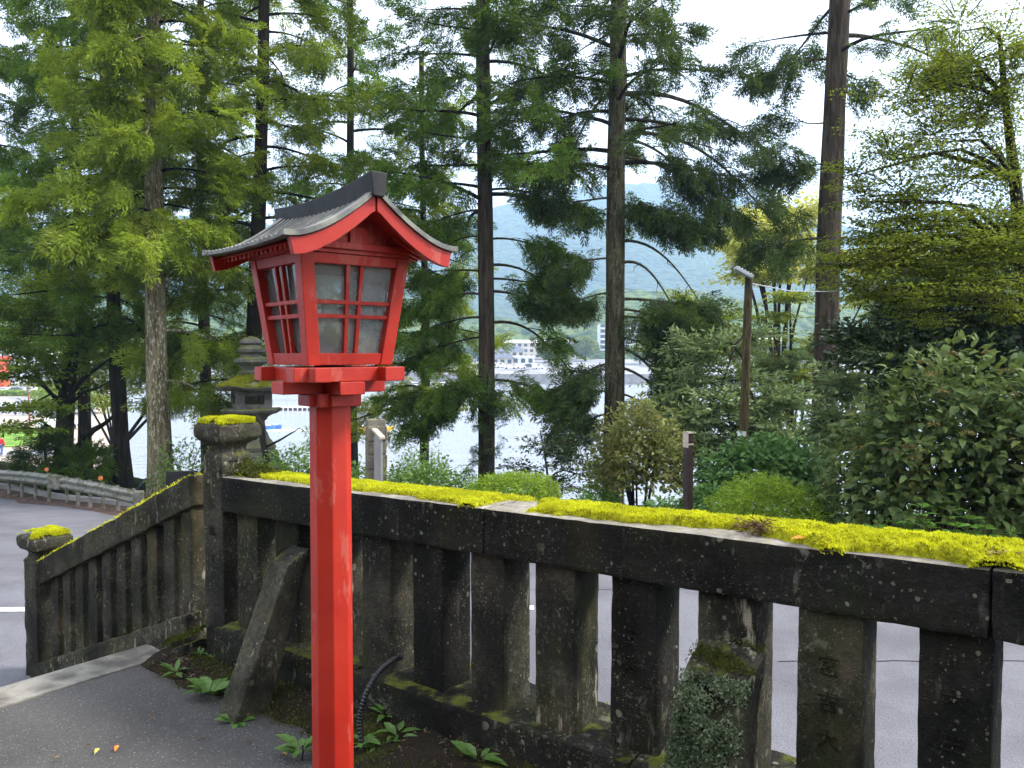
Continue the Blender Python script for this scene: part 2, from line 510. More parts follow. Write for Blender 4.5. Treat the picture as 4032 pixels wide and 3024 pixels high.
M['fresh'] = leafmat('fresh_green_leaves', (.10, .22, .02), (.22, .42, .055), .35, 2.0, .05)
M['azalea'] = leafmat('azalea_leaves', (.09, .17, .012), (.30, .42, .030), .35, 3.0, .03)
M['nettle'] = leafmat('blue_green_leaves', (.045, .11, .026), (.14, .26, .065), .32, 2.0, .03)
M['rusty'] = leafmat('olive_rust_leaves', (.060, .075, .016), (.22, .23, .058), .33, 1.5, .03, warm=(.24, .12, .04), warm_amt=.12)
M['fern'] = leafmat('low_green_leaves', (.045, .10, .018), (.16, .26, .05), .33, 2.0, .03)
M['weed'] = leafmat('weed_leaves', (.035, .09, .014), (.12, .22, .04), .25, 6.0, .05)
M['dry'] = plain('dry_brown', (.10, .06, .035), .9, .1, .3, 30)
M['dry_pale'] = plain('dry_straw_flower', (.20, .15, .05), .9, .1, .3, 30)
M['litter'] = leafmat('dead_leaf_litter', (.030, .020, .012), (.16, .115, .07), .1, 9.0, .02)
M['orange_leaf'] = plain('orange_fallen_leaf', (.55, .17, .03), .7, .2, .2, 30)
M['yellow_leaf'] = plain('yellow_fallen_leaf', (.42, .36, .08), .7, .2, .2, 30)
M['yellow'] = plain('yellow_paint', (.75, .45, .02), .4, .4, .04, 2)
M['blue'] = plain('blue_paint', (.05, .16, .55), .5, .4, .05, 2)
M['rust'] = plain('rusty_pile', (.16, .08, .05), .9, .2, .2, 1)
M['skin'] = plain('skin', (.50, .30, .22), .6, .3, .04, 5)
M['hair'] = plain('dark_hair', (.03, .018, .012), .6, .3, .1, 9)
M['jacket_y'] = plain('yellow_jacket', (.62, .42, .09), .8, .2, .12, 9)
M['jacket_r'] = plain('red_jacket', (.62, .03, .05), .8, .2, .12, 9)
M['jeans'] = plain('blue_jeans', (.09, .14, .27), .9, .2, .15, 9)
M['bulb'] = None


def glass(name, tint, alpha, rough=.05, dirt=.35):
    """a thin dusty pane: part see-through, part dust with sky brightness painted in, part reflection"""
    t = NT(name)
    tr = t.n.new('ShaderNodeBsdfTransparent'); tr.inputs[0].default_value = (.93, .95, .94, 1)
    df = t.n.new('ShaderNodeBsdfDiffuse'); df.inputs[0].default_value = (*tint, 1)
    m1 = t.n.new('ShaderNodeMixShader')
    dn = t.rng(t.noise(9, 5, .65), .35, .75, alpha * .6, alpha)
    tl = t.n.new('ShaderNodeBsdfTranslucent'); tl.inputs[0].default_value = (*tint, 1)
    m0 = t.n.new('ShaderNodeMixShader'); m0.inputs[0].default_value = .5
    t.l.new(df.outputs[0], m0.inputs[1]); t.l.new(tl.outputs[0], m0.inputs[2])
    t.l.new(dn, m1.inputs[0]); t.l.new(tr.outputs[0], m1.inputs[1]); t.l.new(m0.outputs[0], m1.inputs[2])
    gl = t.n.new('ShaderNodeBsdfGlossy'); gl.inputs['Roughness'].default_value = rough
    fr = t.n.new('ShaderNodeFresnel'); fr.inputs['IOR'].default_value = 1.5
    m2 = t.n.new('ShaderNodeMixShader')
    t.l.new(fr.outputs[0], m2.inputs[0]); t.l.new(m1.outputs[0], m2.inputs[1]); t.l.new(gl.outputs[0], m2.inputs[2])
    t.l.new(m2.outputs[0], t.out.inputs['Surface'])
    return t.m


M['pane'] = glass('dust_skylight_pane', (.85, .86, .82), .36)  # pale dust raised to paint in bright sky seen through the panes
M['bulb'] = glass('clear_bulb', (.9, .9, .9), .30)

# ------------------------------------------------------------------ layout of the place
# fence line: A is on the front top edge of the rail near the right of the view, s runs along it to the left, d behind it
FA = at(1024, 574, 2.17)
FB = at(222, 477, 4.59)
fv = FB - FA
FL = math.hypot(fv.x, fv.y)
FD = Vector((fv.x / FL, fv.y / FL, 0))
FN = Vector((-FD.y, FD.x, 0))
if FN.y < 0: FN = -FN
FS = fv.z / FL                                   # fall of the rail per metre


def fp(s, d, h):
    """point at s along the fence, d behind its face, h above (or below) the rail's top edge"""
    return FA + FD * s + FN * d + Vector((0, 0, FS * s + h))


def gp(s, d, z):
    p = FA + FD * s + FN * d
    return Vector((p.x, p.y, z))


S_KERB = 4.40


def path_z(s): return -.12 - .055 * (s - 2.0)


EDGE = [(-90, 55), (-22, 28), (-15.3, 24.7), (-11.5, 21.9), (-8.5, 19.4), (-5, 17.3), (-1, 14.8), (2.5, 12.1), (6, 10.0), (12, 9.2), (40, 8.5), (90, 8)]


def edge_y(x):
    return np.interp(x, [p[0] for p in EDGE], [p[1] for p in EDGE])


def road_z(y):
    y = np.asarray(y, float)
    return -.95 - np.clip((y - 8.0) / 15.0, 0, 1) * 1.65 - np.clip((y - 23) / 40, 0, 1) * .4


def land_z(x, y):
    x = np.asarray(x, float); y = np.asarray(y, float)
    e = edge_y(x)
    d = (y - e) * .72
    z = road_z(np.minimum(y, e + 1)) + np.clip(d / .6, 0, 1) * .10
    z = z - np.clip(d - 3.0, 0, None) * .75
    return np.maximum(z, -10.5)


def grid(name, xs, ys, zf, mat, kind='structure', smooth=True, keep=None):
    X, Y = np.meshgrid(xs, ys)
    Z = zf(X, Y)
    V = np.stack([X, Y, Z], -1).reshape(-1, 3)
    nx = len(xs)
    i = np.arange((len(ys) - 1) * nx).reshape(len(ys) - 1, nx)[:, :-1].ravel()
    F = np.stack([i, i + 1, i + nx + 1, i + nx], 1)
    if keep is not None:
        c = V[F].mean(1)
        F = F[keep(c[:, 0], c[:, 1])]
    me = mesh_from(name, V, F, smooth)
    o = link(name, me, mat)
    o['kind'] = kind
    return o


def npnoise(x, y, sc=1.0, seed=0, oct=4):
    """cheap smooth value noise on arrays"""
    x = np.asarray(x, float) * sc; y = np.asarray(y, float) * sc
    out = np.zeros_like(x); amp, tot = 1.0, 0.0
    for o in range(oct):
        xi, yi = np.floor(x).astype(np.int64), np.floor(y).astype(np.int64)
        fx, fy = x - xi, y - yi
        fx, fy = fx * fx * (3 - 2 * fx), fy * fy * (3 - 2 * fy)

        def h(a, b):
            n = (a * 374761393 + b * 668265263 + (seed + o) * 2147483647 * 3) & 0x7fffffff
            n = ((n ^ (n >> 13)) * 1274126177) & 0x7fffffff
            return ((n ^ (n >> 16)) & 0xffff) / 65535.0
        v = (h(xi, yi) * (1 - fx) + h(xi + 1, yi) * fx) * (1 - fy) + (h(xi, yi + 1) * (1 - fx) + h(xi + 1, yi + 1) * fx) * fy
        out += v * amp; tot += amp; amp *= .5; x = x * 2.03 + 11.3; y = y * 2.03 + 5.7
    return out / tot


# bank and ground under everything
xs = np.concatenate([np.linspace(-90, -26, 24), np.linspace(-25, 20, 121), np.linspace(21.5, 90, 24)])
ys = np.concatenate([np.linspace(-40, -2, 10), np.linspace(-1, 40, 140), np.linspace(41, 75, 12)])
grid('ground', xs, ys, lambda X, Y: land_z(X, Y) - .06 + (npnoise(X, Y, .9, 3) - .5) * .12 * (Y > edge_y(X) + .5), M['bank'])

# unseen wooded slope added behind the viewer to block sky light from there
xs = np.linspace(-60, 14, 60); ys = np.linspace(-40, -5.5, 40)
grid('blocking_slope', xs, ys, lambda X, Y: -1.2 + 17 * np.clip((-6 - Y) / 16, 0, 1) ** .8 * np.clip((14 - X) / 8, 0, 1) ** .7 + (npnoise(X, Y, .35, 13) - .5) * 4 * np.clip((-6 - Y) / 4, 0, 1), M['bank'])

# road sheet with its far edge
xs = np.concatenate([np.linspace(-60, -24, 20), np.linspace(-23, 16, 118), np.linspace(18, 70, 20)])
vv = np.linspace(0, 1, 40)
X = np.tile(xs, (len(vv), 1))
Y0 = np.full_like(xs, 1.2)
Yr = Y0[None, :] + (edge_y(xs)[None, :] - .12 - Y0[None, :]) * vv[:, None]
Zr = road_z(Yr)
V = np.stack([X, Yr, Zr], -1).reshape(-1, 3)
nx = len(xs)
i = np.arange((len(vv) - 1) * nx).reshape(len(vv) - 1, nx)[:, :-1].ravel()
road = link('road', mesh_from('road', V, np.stack([i, i + 1, i + nx + 1, i + nx], 1), True), M['road'])
road['kind'] = 'structure'

# leaf litter along the far edge, a low kerb, the white edge line
b = MB(); lit = MB()
ex = np.linspace(-40, 30, 90)
for k in range(len(ex) - 1):
    def pt(x, off, dz): return Vector((x, float(edge_y(x)) + off, float(road_z(float(edge_y(x)))) + dz))
    a0, a1 = ex[k], ex[k + 1]
    b.hexa([pt(a0, -.12, -.2), pt(a1, -.12, -.2), pt(a1, .10, -.2), pt(a0, .10, -.2), pt(a0, -.12, .13), pt(a1, -.12, .13), pt(a1, .10, .13), pt(a0, .10, .13)])
    w0 = 1.0 + 1.3 * npnoise(np.array([a0]), np.array([0.]), .35, 8)[0] * (1 if a0 > -14 else .4)
    w1 = 1.0 + 1.3 * npnoise(np.array([a1]), np.array([0.]), .35, 8)[0] * (1 if a1 > -14 else .4)
    def lp(x, off):
        y = float(edge_y(x)) + off
        return Vector((x, y, float(road_z(y)) + .004))
    lit.add([lp(a0, -.13), lp(a0, -w0), lp(a1, -w1), lp(a1, -.13)], [(0, 1, 2, 3)])
props(b.build('road_kerb', M['conc_grey']), kind='structure')
props(lit.build('leaf_litter', M['leaf_litter']), kind='structure')
ln = MB()
for x0, x1 in ((-30, -4.1), (-.12, .22)):
    n = 20
    for k in range(n):
        a0, a1 = x0 + (x1 - x0) * k / n, x0 + (x1 - x0) * (k + 1) / n
        ya, yb = 7.9 + .012 * a0, 7.9 + .012 * a1
        za = lambda y: float(road_z(y)) + .004
        ln.add([(a0, ya, za(ya)), (a1, yb, za(yb)), (a1, yb + .13, za(yb + .13)), (a0, ya + .13, za(ya + .13))], [(0, 1, 2, 3)])
props(ln.build('road_marking', M['paint_white']), kind='structure')
# two hairline joints in the asphalt
cr = MB()
for y0, x0, x1 in ((6.55, 2.2, 6.5), (8.9, -3.0, 5.0)):
    n = 40
    for k in range(n):
        a0, a1 = x0 + (x1 - x0) * k / n, x0 + (x1 - x0) * (k + 1) / n
        f = lambda x: y0 + .05 * mnoise.noise(Vector((x * 2.1, y0, 0))) + .02 * mnoise.noise(Vector((x * 9, y0, 0)))
        cr.add([(a0, f(a0), float(road_z(f(a0))) + .004), (a1, f(a1), float(road_z(f(a1))) + .004), (a1, f(a1) + .012, float(road_z(f(a1))) + .004), (a0, f(a0) + .012, float(road_z(f(a0))) + .004)], [(0, 1, 2, 3)])
props(cr.build('road_joint', M['black']), kind='structure')

# the path we stand on, the soil along the fence, the top kerb and the steps beside the sloping fence
ss = np.linspace(-7, S_KERB, 90); dd = np.linspace(-9, -.02, 80)
SS, DD = np.meshgrid(ss, dd)
P = np.array([[*(FA + FD * s + FN * d)[:2]] for s, d in zip(SS.ravel(), DD.ravel())])
Z = path_z(SS.ravel()) + (npnoise(P[:, 0], P[:, 1], 1.6, 4) - .5) * .025
V = np.stack([P[:, 0], P[:, 1], Z], 1); nx = len(ss)
i = np.arange((len(dd) - 1) * nx).reshape(len(dd) - 1, nx)[:, :-1].ravel()
props(link('path', mesh_from('path', V, np.stack([i, i + 1, i + nx + 1, i + nx], 1), True), M['path']), kind='structure')


def soil_edge(s):
    base = np.interp(s, [-7, 0, 1.0, 2.0, 2.5, 2.9, 3.4, 4.0, 4.4], [1.5, 1.3, 1.05, .72, .34, .26, .24, .26, .24])
    return base + (npnoise(np.array([s]), np.array([.3]), 5, 6)[0] - .5) * .16


ss = np.linspace(-3, S_KERB, 150); nn = 40
V = []
for j in range(nn):
    for s in ss:
        d = -.02 - (soil_edge(s)) * j / (nn - 1)
        t_ = j / (nn - 1)
        h = .004 + .075 * math.sin(min(1, (1 - t_) * 1.15) * math.pi / 2) * (.35 + .65 * npnoise(np.array([s]), np.array([d]), 4.5, 9)[0] * 1.3) * min(1, (1 - t_) * 5)
        h += .02 * (npnoise(np.array([s]), np.array([d]), 18, 2)[0] - .5) * min(1, (1 - t_) * 6)
        V.append(gp(s, d, path_z(s) + max(h, .013 * (1 - t_) ** .3) - (.012 if j == nn - 1 else 0)))
nx = len(ss)
i = np.arange((nn - 1) * nx).reshape(nn - 1, nx)[:, :-1].ravel()
props(link('soil', mesh_from('soil', [tuple(v) for v in V], np.stack([i, i + 1, i + nx + 1, i + nx], 1), True), M['soil']), kind='structure')

b = MB()
b.hexa([gp(S_KERB, -9, -.9), gp(S_KERB, -.05, -.9), gp(S_KERB + .30, -.05, -.9), gp(S_KERB + .30, -9, -.9)] +
       [gp(S_KERB, -9, path_z(S_KERB) + .012), gp(S_KERB, -.05, path_z(S_KERB) + .012), gp(S_KERB + .30, -.05, path_z(S_KERB) + .004), gp(S_KERB + .30, -9, path_z(S_KERB) + .004)])
props(b.build('kerb', M['concrete'], bevel=.012, cuts=3, rough=.012, rs=5), kind='structure')
st = thing('stairs', None, None, gp(S_KERB + .3, -2, -.5)); st['kind'] = 'structure'
for k in range(4):
    z1 = path_z(S_KERB) - .17 * (k + 1); s0 = S_KERB + .302 + .40 * k
    MB().hexa([gp(s0, -6, -1.2), gp(s0 + .40, -6, -1.2), gp(s0 + .40, -.1, -1.2), gp(s0, -.1, -1.2), gp(s0, -6, z1), gp(s0 + .40, -6, z1), gp(s0 + .40, -.1, z1), gp(s0, -.1, z1)]).build('step', M['concrete'], st, bevel=.01)
# retaining wall under the fence
props(MB().hexa([gp(-5, .27, -1.6), gp(4.7, .27, -1.6), gp(4.7, .62, -1.6), gp(-5, .62, -1.6), gp(-5, .27, -.05), gp(4.7, .27, -.05), gp(4.7, .62, -.07), gp(-5, .62, -.07)]).build('retaining_wall', M['stone2'], cuts=0), kind='structure')

# lake
def water():
    t = NT('lake_water')
    w1 = t.noise(.9, 4, .6, vec=t.coord((.35, 1.3, 1))); w2 = t.noise(.16, 3, .5, vec=t.coord((.4, 1.4, 1)))
    return t.pbr((.50, .52, .56), .20, t.bump(t.math('ADD', w1, w2), 1.0, .8), 1.0, .7)
M['water'] = water()
LAKE = -8.5
xs = np.linspace(-700, 1500, 12); ys = np.linspace(20, 700, 8)
grid('water', xs, ys, lambda X, Y: X * 0 + LAKE, M['water'])

# the plaza and parking on the left shore
PZ = -6.8


def strip(name, pts, z, mat, lab=None):
    V = [(x, y, z) for x, y in pts] + [(x, y, z - 3.5) for x, y in pts]
    n = len(pts)
    F = [tuple(range(n))] + [(k, k + n, (k + 1) % n + n, (k + 1) % n) for k in range(n)]
    return props(link(name, mesh_from(name, V, F), mat), kind='structure')


def qx(px_, Y): return (px_ - 512) / FPX * Y


strip('plaza', [(qx(110, 46), 46), (qx(106, 150), 150), (qx(112, 262), 262), (-420, 262), (-420, 46)], PZ, M['tan'])
FLAT = 3.5
def sheet(name, pts, z, mat):
    return props(link(name, mesh_from(name, [(x, y, z) for x, y in pts], [tuple(range(len(pts)))]), mat), kind='structure')
sheet('plaza_road', [(qx(108, 66), 66), (qx(96, 71), 71), (qx(20, 69), 69), (-90, 70), (-90, 64), (qx(0, 65), 65)], PZ + .03, M['lot'])
sheet('lawn', [(qx(60, 76), 76), (qx(62, 90), 90), (-130, 95), (-130, 70), (qx(10, 71.5), 71.5)], PZ + .06, M['grass'])
sheet('parking_lot', [(qx(95, 108), 108), (qx(95, 153), 153), (-300, 153), (-300, 108)], PZ + .05, M['lot'])
sheet('lot_marking', [(qx(33, 112), 112), (qx(34, 112), 112), (qx(31, 150), 150), (qx(30, 150), 150)], PZ + .08, M['paint_white'])
sheet('upper_lot', [(qx(105, 158), 158), (qx(110, 255), 255), (-400, 255), (-400, 158)], PZ + .05, M['lot'])

# far shore, wooded lower hill, mountain


def far_land(X, Y):
    z = -5.2 + np.clip((Y - 264) / 34, 0, 1) * 2.0 + np.clip((Y - 300) / 120, 0, 1) * 6
    return z


grid('far_shore', np.linspace(-500, 700, 60), np.linspace(262, 480, 30), far_land, M['lot'])
props(MB().box((100, 262, -7.4), 600, .4, 2.2).build('sea_wall', M['conc_grey']), kind='structure')


def hill_mat(name, a, b_, c_, sc):
    t = NT(name)
    v = t.voro(sc, t.coord((1, 1, 1.4))); n = t.noise(sc * .3, 5, .65)
    cell = t.voro(sc, t.coord((1, 1, 1.4)), out='Color')
    sep = t.n.new('ShaderNodeSeparateColor'); t.l.new(cell, sep.inputs[0])
    col = t.mix(t.rng(n, .35, .65), a, b_)
    col = t.mix(t.math('MULTIPLY', sep.outputs[0], .45), col, c_)
    return t.pbr(col, 1, t.bump(t.rng(v, 0, .8, 1, 0), 1.0, 6), .05)


M['hill'] = hill_mat('wooded_mountain', (.028, .050, .022), (.060, .088, .030), (.12, .13, .045), .075)
M['hill_near'] = hill_mat('wooded_shore_hill', (.035, .07, .025), (.11, .16, .04), (.20, .22, .06), .13)


def ridge(az_px, rows):
    """distance of a hill along its crest line as an angle"""
    return None


def hill(name, Y0, Y1, crest, mat, nx, ny, amp, sc, seed, base=-4):
    """a slope rising from Y0 to its crest at Y1; crest is a list of (pixel column, pixel row) seen from the path"""
    cx = np.array([c[0] for c in crest], float); cy = np.array([c[1] for c in crest], float)
    us = np.linspace(cx[0], cx[-1], nx)
    ts = np.linspace(0, 1.35, ny)
    U, T = np.meshgrid(us, ts)
    Yw = Y0 + (Y1 - Y0) * T
    X = (U - 512) / FPX * Yw
    top = EYE + (353 - np.interp(U, cx, cy)) / FPX * Y1
    prof = np.where(T <= 1, T ** 1.15, 1 - (T - 1) * .8)
    Z = base + (top - base) * prof
    rel = (npnoise(X, Yw, sc, seed, 6) - .5) * amp * np.clip(T * 3, 0, 1)
    Z = Z + rel + (npnoise(X, Yw, sc * 9, seed + 5, 3) - .5) * amp * .16
    V = np.stack([X, Yw, Z], -1).reshape(-1, 3)
    i = np.arange((ny - 1) * nx).reshape(ny - 1, nx)[:, :-1].ravel()
    return props(link(name, mesh_from(name, V, np.stack([i, i + 1, i + nx + 1, i + nx], 1), True), mat), kind='structure')


hill('mountain', 800, 2000, [(-500, 262), (-200, 240), (0, 228), (200, 222), (330, 218), (430, 214), (470, 211), (540, 203), (590, 192), (640, 183), (680, 186), (720, 192), (760, 204), (830, 222), (920, 235), (1100, 250), (1500, 270)], M['hill'], 420, 150, 70, .006, 11)
hill('wooded_hill', 330, 560, [(-300, 300), (0, 296), (250, 290), (380, 296), (470, 312), (520, 318), (560, 302), (600, 290), (650, 286), (700, 292), (760, 300), (830, 306), (930, 300), (1200, 290)], M['hill_near'], 360, 90, 16, .03, 21, base=-3)

# air: far things fade to a pale blue
HAZE_D = 0.00044
hz = MB().box((0, 1300, 280), 2700, 1700, 292).build('haze', None)
hz['kind'] = 'stuff'
t = bpy.data.materials.new('haze'); t.use_nodes = True; t.node_tree.nodes.clear()
ho = t.node_tree.nodes.new('ShaderNodeOutputMaterial'); hv = t.node_tree.nodes.new('ShaderNodeVolumePrincipled')
hv.inputs['Color'].default_value = (.50, .72, 1.0, 1); hv.inputs['Density'].default_value = HAZE_D; hv.inputs['Anisotropy'].default_value = .25
t.node_tree.links.new(hv.outputs[0], ho.inputs['Volume'])
hz.data.materials.append(t)

# ------------------------------------------------------------------ stone fence
fence = thing('stone_fence', 'long level stone baluster fence with a thick yellow moss top', 'fence', gp(2, .12, path_z(2)))
RAIL_H, RAIL_D = .200, .275


def text_mesh(ch, size, name, depth=.0015):
    cu = bpy.data.curves.new(name, 'FONT'); cu.body = ch; cu.size = size; cu.align_x = 'CENTER'; cu.align_y = 'CENTER'
    cu.extrude = depth; cu.resolution_u = 2
    ob = bpy.data.objects.new(name, cu); C.objects.link(ob)
    dg = bpy.context.evaluated_depsgraph_get()
    me = bpy.data.meshes.new_from_object(ob.evaluated_get(dg))
    bpy.data.objects.remove(ob); bpy.data.curves.remove(cu)
    me.name = name
    me.materials.clear()
    return me


M['carved'] = stone('groove_shade_stone', (.008, .0075, .006), (.028, .025, .019), 1.05, .4)  # raised flat lettering; shade of the cut grooves put into its dark colour


def inscription(parent, chars, s, d, h0, step, size):
    for k, ch in enumerate(chars):
        me = text_mesh(ch, size, 'carved_character')
        p = fp(s, d, h0 - step * k)
        # x to the right as seen from the path (= -FD), y up, z towards the path (= -FN)
        mat = Matrix((-FD, Vector((0, 0, 1)), -FN)).transposed().to_4x4()
        mat.translation = p
        me.transform(mat)
        link('carved_character', me, M['carved'], parent)


# top rail in three stones
for k, (s0, s1) in enumerate(((-1.9, .075), (.080, 1.93), (1.935, FL + .02))):
    b = MB().hexa([fp(s0, 0, -RAIL_H), fp(s0, RAIL_D, -RAIL_H), fp(s1, RAIL_D, -RAIL_H), fp(s1, 0, -RAIL_H),
                   fp(s0, 0, 0), fp(s0, RAIL_D, 0), fp(s1, RAIL_D, 0), fp(s1, 0, 0)])
    b.build('top_rail', [M['stone'], M['stone_top']], fence, bevel=.012, cuts=5, rough=.009, rs=14)
# pale weathered upper face of the rail under the moss
for o in fence.children:
    if o.name.startswith('top_rail'):
        for p in o.data.polygons:
            if p.normal.z > .82: p.material_index = 1
PL_H0 = -.86                                    # plinth top below the rail top
for k, (s0, s1) in enumerate(((-1.9, 1.2), (1.205, 2.75), (2.755, FL + .03))):
    MB().hexa([fp(s0, -.05, PL_H0 - .30), fp(s0, .36, PL_H0 - .30), fp(s1, .36, PL_H0 - .30), fp(s1, -.05, PL_H0 - .30),
               fp(s0, -.05, PL_H0), fp(s0, .36, PL_H0), fp(s1, .36, PL_H0), fp(s1, -.05, PL_H0)]).build('plinth', M['stone'], fence, bevel=.02, cuts=5, rough=.02, rs=8)
for s0, s1 in ((-1.9, .5), (.51, 1.75)):
    MB().hexa([fp(s0, -.36, PL_H0 - .30), fp(s0, -.20, PL_H0 - .30), fp(s1, -.20, PL_H0 - .30), fp(s1, -.36, PL_H0 - .30),
               fp(s0, -.36, PL_H0 - .10), fp(s0, -.20, PL_H0 - .10), fp(s1, -.20, PL_H0 - .10), fp(s1, -.36, PL_H0 - .10)]).build('foundation_kerb', M['stone2'], fence, bevel=.02, cuts=4, rough=.02, rs=7)

BAL_W, BAL_D, BAL_IN = .200, .185, .035
bal_s = [.2665 + .355 * k for k in range(-3, 11)]
for k, s in enumerate(bal_s):
    j = lambda a: R.uniform(-a, a)
    w = BAL_W + j(.008); d0 = BAL_IN + j(.008); d1 = d0 + BAL_D + j(.01)
    tw = j(.006)
    b = MB().hexa([fp(s - w, d0 + tw, PL_H0 - .02), fp(s - w, d1, PL_H0 - .02), fp(s, d1, PL_H0 - .02), fp(s, d0 - tw, PL_H0 - .02),
                   fp(s - w + j(.004), d0, -RAIL_H + .02), fp(s - w, d1, -RAIL_H + .02), fp(s + j(.004), d1, -RAIL_H + .02), fp(s, d0, -RAIL_H + .02)])
    o = b.build('baluster', M['stone2'] if k % 3 else M['stone'], fence, bevel=.012, cuts=4, rough=.0055, rs=16)
    txt = {4: '木主大', 5: '宮西大', 7: '王族', 8: '井上'}.get(k)
    if txt and k in (2, 3): pass
    if k == 3: inscription(o, '木主大', s - w / 2, d0 - .0035, -.41, .125, .070)
    if k == 4: inscription(o, '宮吉大', s - w / 2, d0 - .0035, -.38, .118, .070)
    if k == 6: inscription(o, '王族', s - w / 2 + .01, d0 - .0035, -.43, .125, .070)


def brace(s, w, top_h, foot, label=None, moss=False):
    """a raking stone stay: from the ground in front up to the fence face"""
    zt = top_h; zb = -1.22
    c = [fp(s - w, -foot - .02, zb), fp(s - w, -foot + .20, zb), fp(s, -foot + .20, zb), fp(s, -foot - .02, zb),
         fp(s - w, -.10, zt - .06), fp(s - w, .03, zt), fp(s, .03, zt), fp(s, -.10, zt - .06)]
    o = MB().hexa(c).build('brace', M['stone2'], fence, bevel=.012, cuts=5, rough=.010, rs=12)
    return o, c


br1, _ = brace(3.30, .155, -.325, .46)
br2, c2 = brace(.955, .235, -.365, .42)

# ------------------------------------------------------------------ small leaf shapes as one mesh


def frames(D, Nn):
    D = D / (np.linalg.norm(D, axis=1, keepdims=True) + 1e-9)
    S = np.cross(D, Nn); S /= (np.linalg.norm(S, axis=1, keepdims=True) + 1e-9)
    N2 = np.cross(S, D)
    return D, S, N2


def kites(P, D, Nn, L, W, droop=.15, mid=.45):
    """one kite-shaped leaf per row"""
    D, S, N2 = frames(D, Nn)
    L = np.broadcast_to(L, len(P))[:, None]; W = np.broadcast_to(W, len(P))[:, None]
    a = P
    b = P + D * L * mid + S * W * .5 + N2 * L * .04
    c = P + D * L - N2 * L * droop
    d = P + D * L * mid - S * W * .5 + N2 * L * .04
    V = np.stack([a, b, c, d], 1).reshape(-1, 3)
    F = np.arange(len(P) * 4).reshape(-1, 4)
    return V, F


def folded(P, D, Nn, L, W, droop=.2, fold=.18):
    """broad pointed leaf of four quads folded along its midrib"""
    D, S, N2 = frames(D, Nn)
    L = np.broadcast_to(L, len(P))[:, None]; W = np.broadcast_to(W, len(P))[:, None]
    p0 = P
    m1 = P + D * L * .38 - N2 * L * droop * .10
    m2 = P + D * L * .72 - N2 * L * droop * .45
    tip = P + D * L - N2 * L * droop
    l1 = m1 + S * W * .5 + N2 * W * fold; r1 = m1 - S * W * .5 + N2 * W * fold
    l2 = m2 + S * W * .36 + N2 * W * fold * .8; r2 = m2 - S * W * .36 + N2 * W * fold * .8
    V = np.stack([p0, l1, m1, r1, l2, m2, r2, tip], 1).reshape(-1, 3)
    k = np.arange(len(P))[:, None] * 8
    F = np.concatenate([k + np.array([[0, 2, 1, 1]]), k + np.array([[0, 3, 2, 2]]), k + np.array([[1, 2, 5, 4]]), k + np.array([[2, 3, 6, 5]]), k + np.array([[4, 5, 7, 7]]), k + np.array([[5, 6, 7, 7]])])
    tri = F[:, 2] == F[:, 3]
    faces = np.concatenate([F[tri][:, :3], F[~tri][:, [0, 1, 2]], F[~tri][:, [0, 2, 3]]])
    return V, faces


def unit(n, g=rng):
    v = g.normal(size=(n, 3)); return v / np.linalg.norm(v, axis=1, keepdims=True)


# moss on the rail: a lumpy cushion carrying thousands of upright tufts
BARE = [(1.88, .10, .13, .20), (1.45, .01, .20, .045), (1.12, .03, .10, .06), (.86, .06, .15, .075), (.98, .03, .10, .05), (.58, .13, .05, .035), (.70, .02, .10, .04), (.27, .0, .17, .045), (2.55, .02, .24, .06), (3.05, .02, .25, .04), (3.6, .03, .3, .05), (2.2, .0, .10, .03)]


def moss_amount(s, d):
    m = 1.0 + (npnoise(s, d, 9, 31, 4) - .5) * 1.5
    for bs, bd, rs_, rd in BARE:
        q = ((s - bs) / rs_) ** 2 + ((d - bd) / rd) ** 2
        m = m - 2.1 * np.exp(-q * 1.1) * (.8 + .6 * npnoise(s, d, 22, 5, 3))
    edge = np.clip(d / .03, -1, 1) * .28 - .12
    return m - .31 + edge * (s > .5) + .10 * (s < .5)


ssn, ddn = 620, 46
sg = np.linspace(-1.2, FL - .02, ssn); dg_ = np.linspace(.003, RAIL_D + .012, ddn)
SG, DG = np.meshgrid(sg, dg_)
am = moss_amount(SG, DG)
th = np.interp(SG, [-1.2, 0, .5, 1.2, 2.2, 4], [.050, .050, .046, .034, .024, .016])
hgt = np.clip(am * 2.2, 0, 1) ** .6 * th * (.45 + .85 * npnoise(SG, DG, 26, 3, 3)) * (.35 + .65 * np.sin(np.clip((DG + .012) / (RAIL_D + .024), .04, .96) * math.pi) ** .5)
A0, D0, N0 = np.array(FA), np.array(FD), np.array(FN)
MV = A0 + SG.ravel()[:, None] * D0 + DG.ravel()[:, None] * N0
MV[:, 2] += FS * SG.ravel() + np.where(am.ravel() > 0, hgt.ravel(), -.012) - np.where((DG.ravel() < 0) | (DG.ravel() > RAIL_D), .012, 0)
i = np.arange((ddn - 1) * ssn).reshape(ddn - 1, ssn)[:, :-1].ravel()
MF = np.stack([i, i + ssn, i + ssn + 1, i + 1], 1)
keep = (am.ravel()[MF] > -.02).any(1)
bed = link('moss_cushion', mesh_from('moss_cushion', MV, MF[keep], True), M['moss_bed'], fence, kind='stuff')
n = 120000
s_ = rng.uniform(-1.2, FL - .03, n) ; d_ = rng.uniform(-.004, RAIL_D + .01, n)
